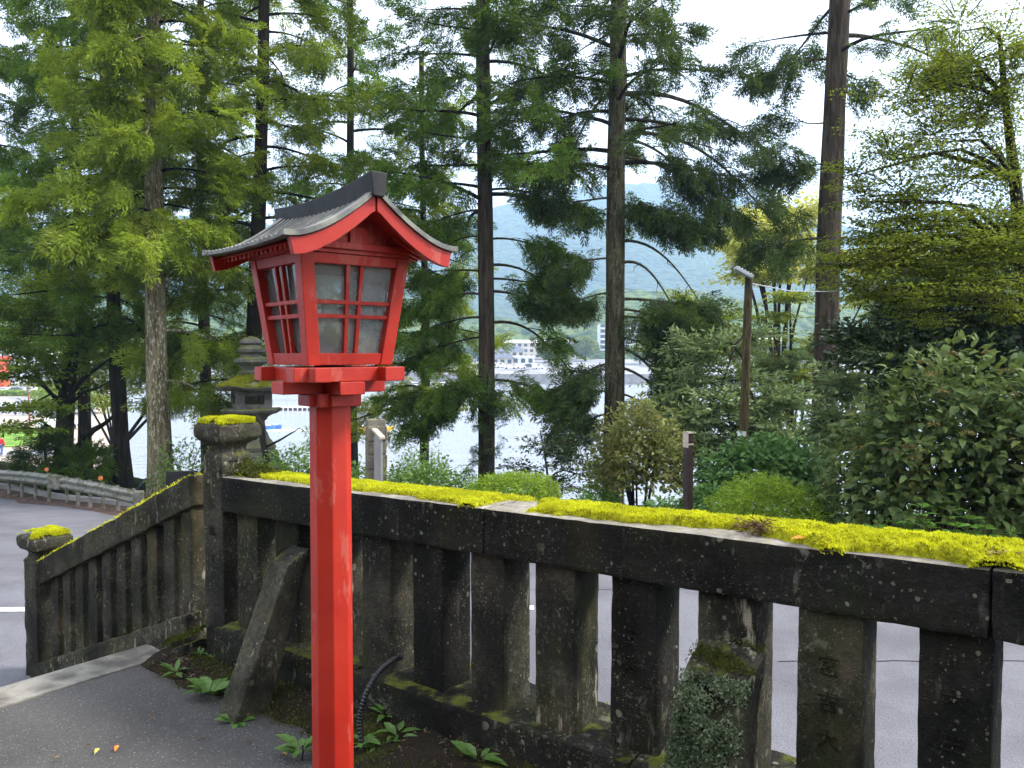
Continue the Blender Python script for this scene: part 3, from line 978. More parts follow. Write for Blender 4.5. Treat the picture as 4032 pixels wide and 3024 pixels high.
# more tufts where they are near
keepn = rng.random(n) < np.interp(s_, [-1.2, 1, 4], [1, .8, .55])
s_, d_ = s_[keepn], d_[keepn]
a_ = moss_amount(s_, d_)
ok = a_ + rng.normal(0, .05, len(a_)) > .0
s_, d_, a_ = s_[ok], d_[ok], a_[ok]
th = np.interp(s_, [-1.2, 0, .5, 1.2, 2.2, 4], [.050, .050, .046, .034, .024, .016])
h_ = np.clip(a_ * 2.2, 0, 1) ** .6 * th * (.45 + .85 * npnoise(s_, d_, 26, 3, 3)) * (.35 + .65 * np.sin(np.clip((d_ + .012) / (RAIL_D + .024), .04, .96) * math.pi) ** .5)
P = A0 + s_[:, None] * D0 + d_[:, None] * N0
P[:, 2] += FS * s_ + h_ - .005 - np.where(d_ < 0, .008, 0)
Dv = np.stack([rng.normal(0, .45, len(P)), rng.normal(0, .45, len(P)), np.ones(len(P))], 1)
out = np.where(d_[:, None] < .02, -1.0, np.where(d_[:, None] > RAIL_D - .02, 1.0, 0)) * N0 * .9
V, F = kites(P, Dv + out, unit(len(P)), rng.uniform(.008, .017, len(P)), rng.uniform(.004, .007, len(P)), .25)
link('moss', mesh_from('moss', V, F), M['moss'], fence, kind='stuff')


def tufts(parent, pts, nrm, n, mat, L=(.006, .014), W=(.003, .006), name='moss', spread=.6):
    """moss tufts over given surface points"""
    pts, nrm = np.asarray(pts), np.asarray(nrm)
    k = rng.integers(0, len(pts), n)
    P = pts[k] + rng.normal(0, .004, (n, 3))
    V, F = kites(P, nrm[k] + rng.normal(0, spread, (n, 3)), unit(n), rng.uniform(*L, n), rng.uniform(*W, n), .25)
    return link(name, mesh_from(name, V, F), mat, parent, kind='stuff')


# moss ledge behind the balusters
n = 16000
s_ = rng.uniform(-1.2, 3.4, n); d_ = .40 + np.abs(rng.normal(0, .08, n))
okm = npnoise(s_, d_, 4, 17) > .36
s_, d_ = s_[okm], d_[okm]
P = A0 + s_[:, None] * D0 + d_[:, None] * N0
P[:, 2] = -.055 + .035 * npnoise(s_, d_, 9, 4)
V, F = kites(P, np.stack([rng.normal(0, .4, len(P)), rng.normal(0, .4, len(P)), np.ones(len(P))], 1), unit(len(P)), rng.uniform(.012, .024, len(P)), rng.uniform(.006, .010, len(P)), .2)
link('ledge_moss', mesh_from('ledge_moss', V, F), M['moss'], fence, kind='stuff')


def face_points(c, q, n, bias=1.0):
    """random points on quad q of corner list c, with its outward normal"""
    a, b_, c_, d_ = [np.array(c[k]) for k in q]
    u = rng.random(n)[:, None]; v = (rng.random(n) ** bias)[:, None]
    P = a * (1 - u) * (1 - v) + b_ * u * (1 - v) + c_ * u * v + d_ * (1 - u) * v
    N_ = np.cross(b_ - a, d_ - a); N_ /= np.linalg.norm(N_)
    return P, np.tile(N_, (n, 1)), v[:, 0]


# grey-green fern moss over the front of the right brace
P, Nn, v = face_points(c2, (0, 3, 7, 4), 16000)
cl = npnoise(P[:, 0] * 1.3 + P[:, 1], P[:, 2], 13, 12, 4)
okm = (cl + rng.normal(0, .03, len(P)) > .37) & (v < .985)
Nn = -Nn if (Nn[0] @ N0) > 0 else Nn
tufts(br2, P[okm] + Nn[okm] * .012, Nn[okm] + np.array([0, 0, -.35]), 14000, M['moss_grey'], (.009, .018), (.005, .009), 'fern_moss', .75)
P, Nn, v = face_points(c2, (4, 7, 6, 5), 2500)
okm = npnoise(P[:, 0] * 1.3 + P[:, 1], P[:, 2] * 2, 11, 2) > .52
tufts(br2, P[okm] + np.array([0, 0, .012]), np.tile([0, -.3, 1.], (okm.sum(), 1)), 1400, M['moss_dark'], (.006, .012), (.003, .006), 'olive_moss')

# ------------------------------------------------------------------ fence posts with stone caps


def fence_post(c, zb, h, w, cap, label, moss_h, rot=None):
    """shaft, waisted neck, heavy cap with a cushion of moss; c is the axis point"""
    t = thing('fence_post', label, 'post', (c.x, c.y, zb))
    ax = (FD, FN, Vector((0, 0, 1)))
    q = lambda r: [(-r, -r), (r, -r), (r, r), (-r, r)]
    zs = zb + h                                       # top of the shaft
    P_ = lambda a, b_, z: Vector((c.x, c.y, z)) + FD * a + FN * b_
    MB().hexa([P_(a, b_, zb - .25) for a, b_ in q(w / 2)] + [P_(a, b_, zs) for a, b_ in q(w / 2)]).build('shaft', M['stone_post'], t, bevel=.016, cuts=5, rough=.016, rs=7)
    nk = MB()
    prof = [(w * .50, -.004), (w * .49, .018), (w * .40, .040), (w * .37, .062), (w * .40, .082), (w * .52, .102)]
    V, F = [], []
    for r, z in prof:
        V += [P_(a, b_, zs + z * 1.05) for a, b_ in q(r)]
    for k in range(len(prof) - 1):
        for m in range(4):
            F.append((k * 4 + m, k * 4 + (m + 1) % 4, k * 4 + 4 + (m + 1) % 4, k * 4 + 4 + m))
    F += [(3, 2, 1, 0), tuple(len(V) - 4 + m for m in range(4))]
    nk.add(V, F).build('neck', M['stone_post'], t, bevel=.004, cuts=2, rough=.008, rs=12)
    z0 = zs + .104
    k_ = MB()
    V = []
    for r, z in ((cap * .43, 0), (cap * .50, .030), (cap * .50, .094), (cap * .43, .116)):
        V += [P_(a, b_, z0 + z) for a, b_ in q(r)]
    F = []
    for k in range(3):
        for m in range(4):
            F.append((k * 4 + m, k * 4 + (m + 1) % 4, k * 4 + 4 + (m + 1) % 4, k * 4 + 4 + m))
    F += [(3, 2, 1, 0), (12, 13, 14, 15)]
    capo = k_.add(V, F).build('cap', M['stone_post'], t, bevel=.008, cuts=3, rough=.014, rs=10)
    # moss cushion
    n = 9000
    a = rng.uniform(-.47, .47, n) * cap; b_ = rng.uniform(-.47, .47, n) * cap
    r = np.maximum(np.abs(a), np.abs(b_)) / (cap * .5)
    z = z0 + np.where(r < .86, .116, .116 - (r - .86) / .14 * .022) + moss_h * (1 - r ** 4) * (.6 + .5 * npnoise(a * 3, b_ * 3, 9, 6))
    okm = (npnoise(a + c.x, b_, 8, 14) + .38 * (1 - r) - .25 * ((a - b_) * 2 / cap > .35) > .40)
    P = np.array([c.x, c.y, 0]) + a[:, None] * D0 + b_[:, None] * N0
    P[:, 2] = z
    P = P[okm]
    V, F = kites(P, np.stack([rng.normal(0, .5, len(P)), rng.normal(0, .5, len(P)), np.ones(len(P))], 1) + ((P - np.array([c.x, c.y, z0])) * 2.0) * np.array([1, 1, 0]), unit(len(P)), rng.uniform(.010, .020, len(P)), rng.uniform(.005, .009, len(P)), .2)
    link('moss', mesh_from('moss', V, F), M['moss'], capo, kind='stuff')
    return t, ax, z0


PC1 = fp(FL + .13, .12, 0)
pz1 = at(205, 458, PC1.y).z
post1, _, _ = fence_post(PC1, path_z(FL) - .03, pz1 - path_z(FL) + .03, .205, .275, 'tall carved stone corner post with a mossy cap, where the two fences meet', .020)
# carved characters on the post's front
for k, ch in enumerate('林備十'):
    me = text_mesh(ch, .080, 'carved_character')
    mat = Matrix((-FD, Vector((0, 0, 1)), -FN)).transposed().to_4x4()
    mat.translation = Vector((PC1.x, PC1.y, 0)) - FN * (.1025 + .003) + FD * .005 + Vector((0, 0, pz1 - .26 - .155 * k))
    me.transform(mat)
    sh = [o for o in post1.children if o.name.startswith('shaft')][0]
    link('carved_character', me, M['carved'], sh)
# mossy shoulder of the rail where it meets the post
P = np.array([np.array(fp(FL - .02 - .22 * rng.random(), .05 + .2 * rng.random(), .0)) for _ in range(400)])
P[:, 2] += .05 * rng.random(400) * np.clip(1 - np.linalg.norm((P - np.array(fp(FL, .15, 0)))[:, :2], axis=1) / .25, 0, 1) * 2
tufts(post1, P, np.tile([0, -.2, 1.], (400, 1)), 3000, M['moss_dark'], (.012, .022), (.005, .009), 'olive_moss')

# sloping fence down to the low post
Q1 = at(187, 477, 4.86); Q2 = at(36, 562, 6.18)
qv = Q2 - Q1; QL = math.hypot(qv.x, qv.y)
QD = Vector((qv.x / QL, qv.y / QL, 0)); QN = Vector((-QD.y, QD.x, 0))
if QN.y < 0: QN = -QN
QS = qv.z / QL


def qp(s, d, h): return Q1 + QD * s + QN * d + Vector((0, 0, QS * s + h))


lowc = qp(QL + .08, .10, 0)
lz = at(35, 687, lowc.y).z
ltop = at(42, 561, lowc.y).z
post2, _, _ = fence_post(lowc, lz, ltop - lz - .0, .235, .300, 'low stone end post at the bottom of the sloping fence, thick moss cap', .035)
sf = thing('sloping_fence', 'stone baluster fence sloping down beside the kerb to the road', 'fence', qp(QL / 2, .1, -1.0))
b = MB().hexa([qp(-.02, 0, -.19), qp(-.02, .2, -.19), qp(QL - .02, .2, -.19), qp(QL - .02, 0, -.19), qp(-.02, 0, 0), qp(-.02, .2, 0), qp(QL - .02, .2, 0), qp(QL - .02, 0, 0)])
b.build('top_rail', M['stone2'], sf, bevel=.012, cuts=5, rough=.016, rs=8)
b = MB().hexa([qp(-.02, -.03, -1.03), qp(-.02, .24, -1.03), qp(QL - .02, .24, -.98), qp(QL - .02, -.03, -.98), qp(-.02, -.03, -.84), qp(-.02, .24, -.84), qp(QL - .02, .24, -.80), qp(QL - .02, -.03, -.80)])
b.build('bottom_rail', M['stone2'], sf, bevel=.015, cuts=5, rough=.018, rs=8)
NB = 10
for k in range(NB):
    s = .10 + (QL - .30) * k / (NB - 1) - .03
    w = .125 + R.uniform(-.008, .008)
    lo = -.86 + .04 * s / QL
    MB().hexa([qp(s - w / 2, .03, lo), qp(s - w / 2, .16, lo), qp(s + w / 2, .16, lo), qp(s + w / 2, .03, lo), qp(s - w / 2, .03, -.17), qp(s - w / 2, .16, -.17), qp(s + w / 2, .16, -.17), qp(s + w / 2, .03, -.17)][0:8]).build('baluster', M['stone_post'] if k % 2 else M['stone2'], sf, bevel=.012, cuts=4, rough=.008, rs=14)
# moss line on the sloping rail and at its foot
n = 5200
s_ = rng.uniform(-.02, QL, n); d_ = rng.uniform(.0, .2, n)
okm = npnoise(s_, d_, 5, 8) > .30
P = np.array([np.array(qp(a, b_, .0)) for a, b_ in zip(s_[okm], d_[okm])])
tufts(sf, P, np.tile([0, -.1, 1.], (len(P), 1)), 6500, M['moss'], (.008, .018), (.004, .008))
s_ = rng.uniform(-.25, QL, n); d_ = -.03 - np.abs(rng.normal(0, .035, n))
P = np.array([np.array(qp(a, b_, -.99 - .05 * a / QL + .05 * max(0, 1 + b_ * 10))) for a, b_ in zip(s_, d_)])
okm = npnoise(P[:, 0] * 1.5, P[:, 2], 5, 18) > .42
tufts(sf, P[okm], np.tile([0, -.4, 1.], (okm.sum(), 1)), 6000, M['moss_dark'], (.008, .020), (.004, .009), 'olive_moss')
# the stone footing and earth that carry the sloping fence
b = MB().hexa([qp(-.15, -.12, -1.5), qp(-.15, .3, -1.5), qp(QL + .2, .3, -1.2), qp(QL + .2, -.08, -1.2), qp(-.15, -.12, -1.02), qp(-.15, .3, -1.02), qp(QL + .2, .3, -1.02), qp(QL + .2, -.08, -1.02)])
b.build('footing', M['stone'], sf, bevel=.02, cuts=4, rough=.03, rs=5)

# ------------------------------------------------------------------ the red lantern
LY = 2.83
L0 = at(330, 395, LY)
LA = math.radians(40)
LU = Vector((math.cos(LA), math.sin(LA), 0)); LV = Vector((-math.sin(LA), math.cos(LA), 0)); LZ = Vector((0, 0, 1))
LX = (LU, LV, LZ)
ZG = path_z(2.0) - .05


def lp(u, v, z): return Vector((L0.x, L0.y, 0)) + LU * u + LV * v + LZ * z


lan = thing('red_lantern', 'vermilion wooden lantern on an octagonal post with a curved grey roof', 'lantern', (L0.x, L0.y, ZG))
RED = M['red']
# octagonal post, faces square to the lantern; a slightly wider boot near the ground
r8 = .0675 / math.cos(math.pi / 8)
MB().lathe((L0.x, L0.y, 0), [(r8 * 1.015, ZG), (r8 * 1.01, ZG + .24), (r8, ZG + .245), (r8, .6), (r8 * .99, 1.1), (r8 * .985, 1.42)], 8, LA + math.pi / 8).build('post', RED, lan, bevel=.003, seg=1)
# bracket blocks
MB().box(lp(0, 0, 1.4385), .080, .080, .0235, LX).build('bracket_block', RED, lan, bevel=.003)
MB().box(lp(0, 0, 1.437), .100, .045, .020, LX).build('bracket_block', RED, lan, bevel=.003)
MB().box(lp(0, 0, 1.4365), .0445, .100, .020, LX).build('bracket_block', RED, lan, bevel=.003)
MB().box(lp(0, 0, 1.4825), .195, .048, .0215, LX).build('bracket_arm', RED, lan, bevel=.003)
MB().box(lp(0, 0, 1.4815), .047, .165, .0220, LX).build('bracket_arm', RED, lan, bevel=.003)
# crossing sill beams with projecting ends
for v in (-.13, .13): MB().box(lp(0, v, 1.5285), .208, .030, .0240, LX).build('sill_beam', RED, lan, bevel=.003)
for u in (-.13, .13): MB().box(lp(u, 0, 1.5283), .0298, .209, .0236, LX).build('sill_beam', RED, lan, bevel=.003)
MB().box(lp(0, 0, 1.545), .12, .12, .006, LX).build('floor_board', RED, lan)

Z0, Z1 = 1.5595, 1.925
H0, H1 = .158, .203


def hw(z): return H0 + (H1 - H0) * (z - Z0) / (Z1 - Z0)


SIDES = [(-LV, LU), (LU, LV), (LV, -LU), (-LU, -LV)]      # outward normal, tangent


def side_box(n, t, u0a, u1a, za, u0b, u1b, zb, d0, d1):
    """block on a leaning side: u limits at heights za and zb, between depths d0 (outer) and d1"""
    c = Vector((L0.x, L0.y, 0))
    f = lambda u, z, d: c + n * (hw(z) - d) + t * u + LZ * z
    return MB().hexa([f(u0a, za, d0), f(u1a, za, d0), f(u1a, za, d1), f(u0a, za, d1), f(u0b, zb, d0), f(u1b, zb, d0), f(u1b, zb, d1), f(u0b, zb, d1)])


CW = .046
for sx, sy in ((-1, -1), (1, -1), (1, 1), (-1, 1)):
    f = lambda a, b_, z: lp(sx * (hw(z) - a), sy * (hw(z) - b_), z)
    c = [f(0, 0, Z0), f(CW, 0, Z0), f(CW, CW, Z0), f(0, CW, Z0), f(0, 0, Z1), f(CW, 0, Z1), f(CW, CW, Z1), f(0, CW, Z1)]
    MB().hexa(c).build('corner_post', RED, lan, bevel=.003)
for n, t in SIDES:
    w0, w1 = hw(Z0) - CW, hw(Z1) - CW
    zb = Z0 + .040; zt = Z1 - .034
    side_box(n, t, -w0, w0, Z0 + .001, -(hw(zb) - CW), hw(zb) - CW, zb, .004, .040).build('bottom_rail', RED, lan, bevel=.002)
    side_box(n, t, -(hw(zt) - CW), hw(zt) - CW, zt, -w1, w1, Z1 - .001, .004, .040).build('head_rail', RED, lan, bevel=.002)
    for k in (-1, 1):
        for wz in (0,):
            a0, a1 = (hw(zb) - CW) * .17 * k, (hw(zt) - CW) * .17 * k
            side_box(n, t, a0 - .0065, a0 + .0065, zb, a1 - .0065, a1 + .0065, zt, .010, .024).build('lattice_bar', RED, lan, bevel=.0012)
    for zc in (1.722, 1.768):
        side_box(n, t, -(hw(zc - .0065) - CW), hw(zc - .0065) - CW, zc - .0065, -(hw(zc + .0065) - CW), hw(zc + .0065) - CW, zc + .0065, .0085, .0255).build('lattice_bar', RED, lan, bevel=.0012)
    side_box(n, t, -(hw(zb) - CW), hw(zb) - CW, zb - .004, -(hw(zt) - CW), hw(zt) - CW, zt + .004, .029, .0315).build('pane', M['pane'], lan)
# plate under the roof
MB().box(lp(0, 0, 1.932), .206, .206, .0065, LX).build('head_plate', RED, lan, bevel=.002)
# bulb on its dark holder
MB().lathe(lp(0, 0, 0), [(.008, 1.690), (.013, 1.70), (.016, 1.715), (.026, 1.737), (.030, 1.757), (.027, 1.774), (.016, 1.787), (.004, 1.791)], 20).build('bulb', M['bulb'], lan, smooth=True)
sock = MB().lathe(lp(0, 0, 0), [(.056, 1.552), (.052, 1.62), (.040, 1.650), (.036, 1.664), (.022, 1.672), (.021, 1.695)], 18).build('lamp_holder', M['roof_dark'], lan, bevel=.002)

# roof
RE, RZ0, RZ1 = .300, 1.942, 2.100


def rz(u, v=0):
    q = min(1, abs(u) / RE)
    return RZ0 + (RZ1 - RZ0) * (1 - q) ** 1.60 + .018 * (v / .33) ** 2 * (.4 + .6 * (1 - q)) + .006 * q ** 6


NRB = 18
for sgn, nm in ((-1, 'roof_slope'), (1, 'roof_slope')):
    nu, per = 20, 10
    nv = NRB * per
    V, F = [], []
    for lay in (0, 1):
        for iu in range(nu + 1):
            u = sgn * (RE + .012) * iu / nu
            for iv in range(nv + 1):
                v = -.305 + .630 * iv / nv
                ph = (iv % per) / per
                rib = .0085 * math.sqrt(max(0, 1 - ((ph - .5) / .24) ** 2))
                V.append(lp(u, v, rz(u, v) + (rib if lay == 0 else -.007)))
    n1 = (nu + 1) * (nv + 1)
    for iu in range(nu):
        for iv in range(nv):
            a = iu * (nv + 1) + iv
            F.append((a, a + 1, a + nv + 2, a + nv + 1)); F.append((n1 + a, n1 + a + nv + 1, n1 + a + nv + 2, n1 + a + 1))
    for iv in range(nv):
        a = nu * (nv + 1) + iv
        F.append((a, a + 1, n1 + a + 1, n1 + a))
    for iu in range(nu):
        for e in (0, nv):
            a = iu * (nv + 1) + e
            F.append((a, a + nv + 1, n1 + a + nv + 1, n1 + a))
    slope = MB().add(V, F).build(nm, [M['roof'], M['roof_dark']], lan)
    for p in slope.data.polygons:
        if len(p.vertices) == 4 and p.vertices[0] < n1 and p.vertices[2] < n1 and (p.vertices[0] % (nv + 1)) % per in (0, 1, 2, 7, 8, 9): p.material_index = 1      # pans painted dark: shade between the ribs put into the colour
    # rolled verge at both ends of the slope
    for v0 in (-.318, .338):
        pts = [lp(sgn * (RE + .016) * k / 14, v0, rz(sgn * (RE + .016) * k / 14, v0) + .004) for k in range(15)]
        b = MB()
        for k in range(14):
            p, q = pts[k], pts[k + 1]
            b.hexa([p - LV * .016 - LZ * .010, q - LV * .016 - LZ * .010, q + LV * .016 - LZ * .010, p + LV * .016 - LZ * .010, p - LV * .016 + LZ * .007, q - LV * .016 + LZ * .007, q + LV * .016 + LZ * .010, p + LV * .016 + LZ * .010])
        b.build('verge', M['roof'], lan, bevel=0)
    # bargeboards
    for v0 in (-.315, .335):
        b = MB(); N_ = 16
        V, F = [], []
        for k in range(N_ + 1):
            q = k / N_
            u = sgn * (RE * q * .975)
            zt = rz(u, v0) - .010
            dep = .046 + .004 * q
            uu = sgn * .004 if k == 0 else u
            off = LU * (-sgn * .012 * q)
            for dv in (-.011, .011):
                V.append(lp(uu, v0 + dv, zt)); V.append(lp(uu, v0 + dv, zt - dep * (1.18 if k == 0 else 1)) + off)
        for k in range(N_):
            a = k * 4
            F += [(a, a + 4, a + 5, a + 1), (a + 2, a + 3, a + 7, a + 6), (a, a + 2, a + 6, a + 4), (a + 1, a + 5, a + 7, a + 3)]
        F += [(0, 1, 3, 2), (N_ * 4, N_ * 4 + 2, N_ * 4 + 3, N_ * 4 + 1)]
        b.add(V, F).build('bargeboard', RED, lan)
    # under-roof boarding and rafters
    b = MB(); V, F = [], []
    for k in range(11):
        u = sgn * (.02 + (RE - .035) * k / 10)
        for v in (-.302, .322): V.append(lp(u, v, rz(u) - .0085))
        for v in (-.302, .322): V.append(lp(u, v, rz(u) - .0145))
    for k in range(10):
        a = k * 4
        F += [(a, a + 1, a + 5, a + 4), (a + 2, a + 6, a + 7, a + 3), (a, a + 4, a + 6, a + 2), (a + 1, a + 3, a + 7, a + 5)]
    b.add(V, F).build('soffit', RED, lan)
    for k in range(17):
        v = -.278 + .58 * k / 16
        b = MB(); m = 6
        for q in range(m):
            u0 = sgn * (.12 + (RE - .165) * q / m); u1 = sgn * (.12 + (RE - .165) * (q + 1) / m)
            b.hexa([lp(u0, v - .007, rz(u0) - .029), lp(u1, v - .007, rz(u1) - .029), lp(u1, v + .007, rz(u1) - .029), lp(u0, v + .007, rz(u0) - .029),
                    lp(u0, v - .007, rz(u0) - .0150), lp(u1, v - .007, rz(u1) - .0150), lp(u1, v + .007, rz(u1) - .0150), lp(u0, v + .007, rz(u0) - .0150)])
        b.build('rafter', RED, lan)
# gable boards
for v0, sg in ((-.195, -1), (.195, 1)):
    V = []; m = 18
    us = [-.20 + .40 * k / m for k in range(m + 1)]
    for dv in (-.008, .008):
        V += [lp(u, v0 + dv, 1.936) for u in us] + [lp(u, v0 + dv, rz(u) - .016) for u in us]
    F = []
    k1 = m + 1
    for k in range(m):
        F += [(k, k + 1, k1 + k + 1, k1 + k), (2 * k1 + k, 3 * k1 + k, 3 * k1 + k + 1, 2 * k1 + k + 1)]
    MB().add(V, F).build('gable_board', RED, lan)
    MB().box(lp(0, v0 + sg * .012, 1.985), .034, .010, .030, LX).build('gable_strut', RED, lan, bevel=.002)
    MB().box(lp(0, v0 + sg * .014, 1.950), .203, .012, .011, LX).build('gable_beam', RED, lan, bevel=.002)
# ridge: dark box flaring upwards, ends swept up
b = MB(); V, F = [], []
for k in range(13):
    v = -.345 + .735 * k / 12
    lift = .022 * (v / .36) ** 2 + .012 * max(0, -v / .36)
    zb, zt = 2.078 + lift * .6, 2.142 + lift - .014 * max(0, v / .39)
    for u, z in ((-.020, zb), (.020, zb), (.030, zt), (-.030, zt)): V.append(lp(u, v, z))
for k in range(12):
    a = k * 4
    for m in range(4): F.append((a + m, a + (m + 1) % 4, a + 4 + (m + 1) % 4, a + 4 + m))
F += [(3, 2, 1, 0), (48, 49, 50, 51)]
b.add(V, F).build('ridge_cap', M['roof_dark'], lan, bevel=.003)

# black corrugated hose from the fence down into the soil
path_ = [at(401, 657, 3.60), at(392, 661, 3.53), at(379, 672, 3.48), at(369, 688, 3.44), at(363, 704, 3.42), at(360, 720, 3.42), at(361, 738, 3.40), at(363, 756, 3.38)]
from mathutils.geometry import interpolate_bezier
pts = []
for k in range(len(path_) - 1):
    p0, p1 = path_[k], path_[k + 1]
    t0 = (path_[k + 1] - path_[max(0, k - 1)]) * .5; t1 = (path_[min(len(path_) - 1, k + 2)] - path_[k]) * .5
    pts += interpolate_bezier(p0, p0 + t0 / 3, p1 - t1 / 3, p1, 20)[:-1]
rad = [.0135 if (k // 2) % 2 == 0 else .0108 for k in range(len(pts))]
ho_ = MB().tube(pts, rad, 12).build('corrugated_hose', M['conduit'], None, loc=pts[-1], smooth=False)
props(ho_, 'black corrugated plastic hose curving down from the plinth beside the red post', 'hose')

# ------------------------------------------------------------------ trees and shrubs


def spray_template(seed, n_tw=11, per=5):
    """one cedar spray, about one unit long: shoots on side twigs of a drooping axis"""
    g = np.random.default_rng(seed)
    P, D, L, W = [], [], [], []
    def axis(x): return np.array([x, 0, .10 * x - .30 * x * x])
    for k in range(n_tw):
        x = .06 + .86 * k / (n_tw - 1)
        sd = 1 if k % 2 else -1
        a = math.radians(g.uniform(35, 62))
        ln = (.50 - .34 * x) * g.uniform(.8, 1.15)
        dr = np.array([math.cos(a), sd * math.sin(a), g.uniform(-.25, .25)])
        o = axis(x)
        for m in range(per):
            q = (m + .5) / per
            p = o + dr * ln * q + np.array([0, 0, -.14 * q * q])
            s2 = 1 if m % 2 else -1
            b = math.radians(g.uniform(20, 45)) * s2
            d2 = np.array([dr[0] * math.cos(b) - dr[1] * math.sin(b), dr[0] * math.sin(b) + dr[1] * math.cos(b), g.uniform(-.35, .45)])
            P.append(p); D.append(d2); L.append(g.uniform(.16, .26)); W.append(g.uniform(.040, .062))
        P.append(o + dr * ln * .85); D.append(dr + np.array([0, 0, -.2])); L.append(.22); W.append(.05)
    for m in range(7):
        x = .15 + .8 * m / 6
        P.append(axis(x)); D.append(np.array([1, g.uniform(-.3, .3), g.uniform(-.2, .5)])); L.append(g.uniform(.18, .26)); W.append(.05)
    return np.array(P), np.array(D), np.array(L), np.array(W)


SPRAYS = [spray_template(s) for s in (1, 2, 3)]


def place_sprays(org, fwd, size, g, roll=.6):
    """V, F of sprays at origins org, pointing along fwd"""
    n = len(org)
    fwd = fwd / (np.linalg.norm(fwd, axis=1, keepdims=True) + 1e-9)
    up = np.tile([0, 0, 1.], (n, 1)) + g.normal(0, .25, (n, 3))
    side = np.cross(up, fwd); side /= (np.linalg.norm(side, axis=1, keepdims=True) + 1e-9)
    up = np.cross(fwd, side)
    r = g.normal(0, roll, n)[:, None]
    s2 = side * np.cos(r) + up * np.sin(r); u2 = up * np.cos(r) - side * np.sin(r)
    Vs, cnt = [], 0
    for t_ in range(3):
        k = np.arange(t_, n, 3)
        if not len(k): continue
        P, D, L, W = SPRAYS[t_]
        B = np.stack([fwd[k], s2[k], u2[k]], 1)                # rows are axes
        sz = size[k][:, None, None]
        PP = org[k][:, None, :] + np.einsum('pj,njk->npk', P, B) * sz
        DD = np.einsum('pj,njk->npk', D, B)
        m = len(P)
        NN = u2[k][:, None, :] + g.normal(0, .5, (len(k), m, 3))
        LL = (L[None, :] * size[k][:, None] * g.uniform(.85, 1.15, (len(k), m))).ravel()
        WW = (W[None, :] * size[k][:, None]).ravel()
        V, F = kites(PP.reshape(-1, 3), DD.reshape(-1, 3), NN.reshape(-1, 3), LL, WW, .18, .5)
        Vs.append(V)
    V = np.concatenate(Vs)
    return V, np.arange(len(V)).reshape(-1, 4)


def limb_curve(o, az, ln, rise, droop, tip, n=8, wig=0.0, g=None):
    """points of a limb: out along az, first rising, then drooping, tip turned up"""
    d = Vector((math.cos(az), math.sin(az), 0)); s = Vector((-d.y, d.x, 0))
    pts = []
    ph = g.uniform(0, 6) if g is not None else 0
    for k in range(n + 1):
        t_ = k / n
        z = rise * t_ - droop * t_ ** 2 + tip * t_ ** 4
        w = wig * math.sin(ph + t_ * 5) * t_
        pts.append(o + d * ln * t_ + s * w * ln + Vector((0, 0, z * ln)))
    return pts


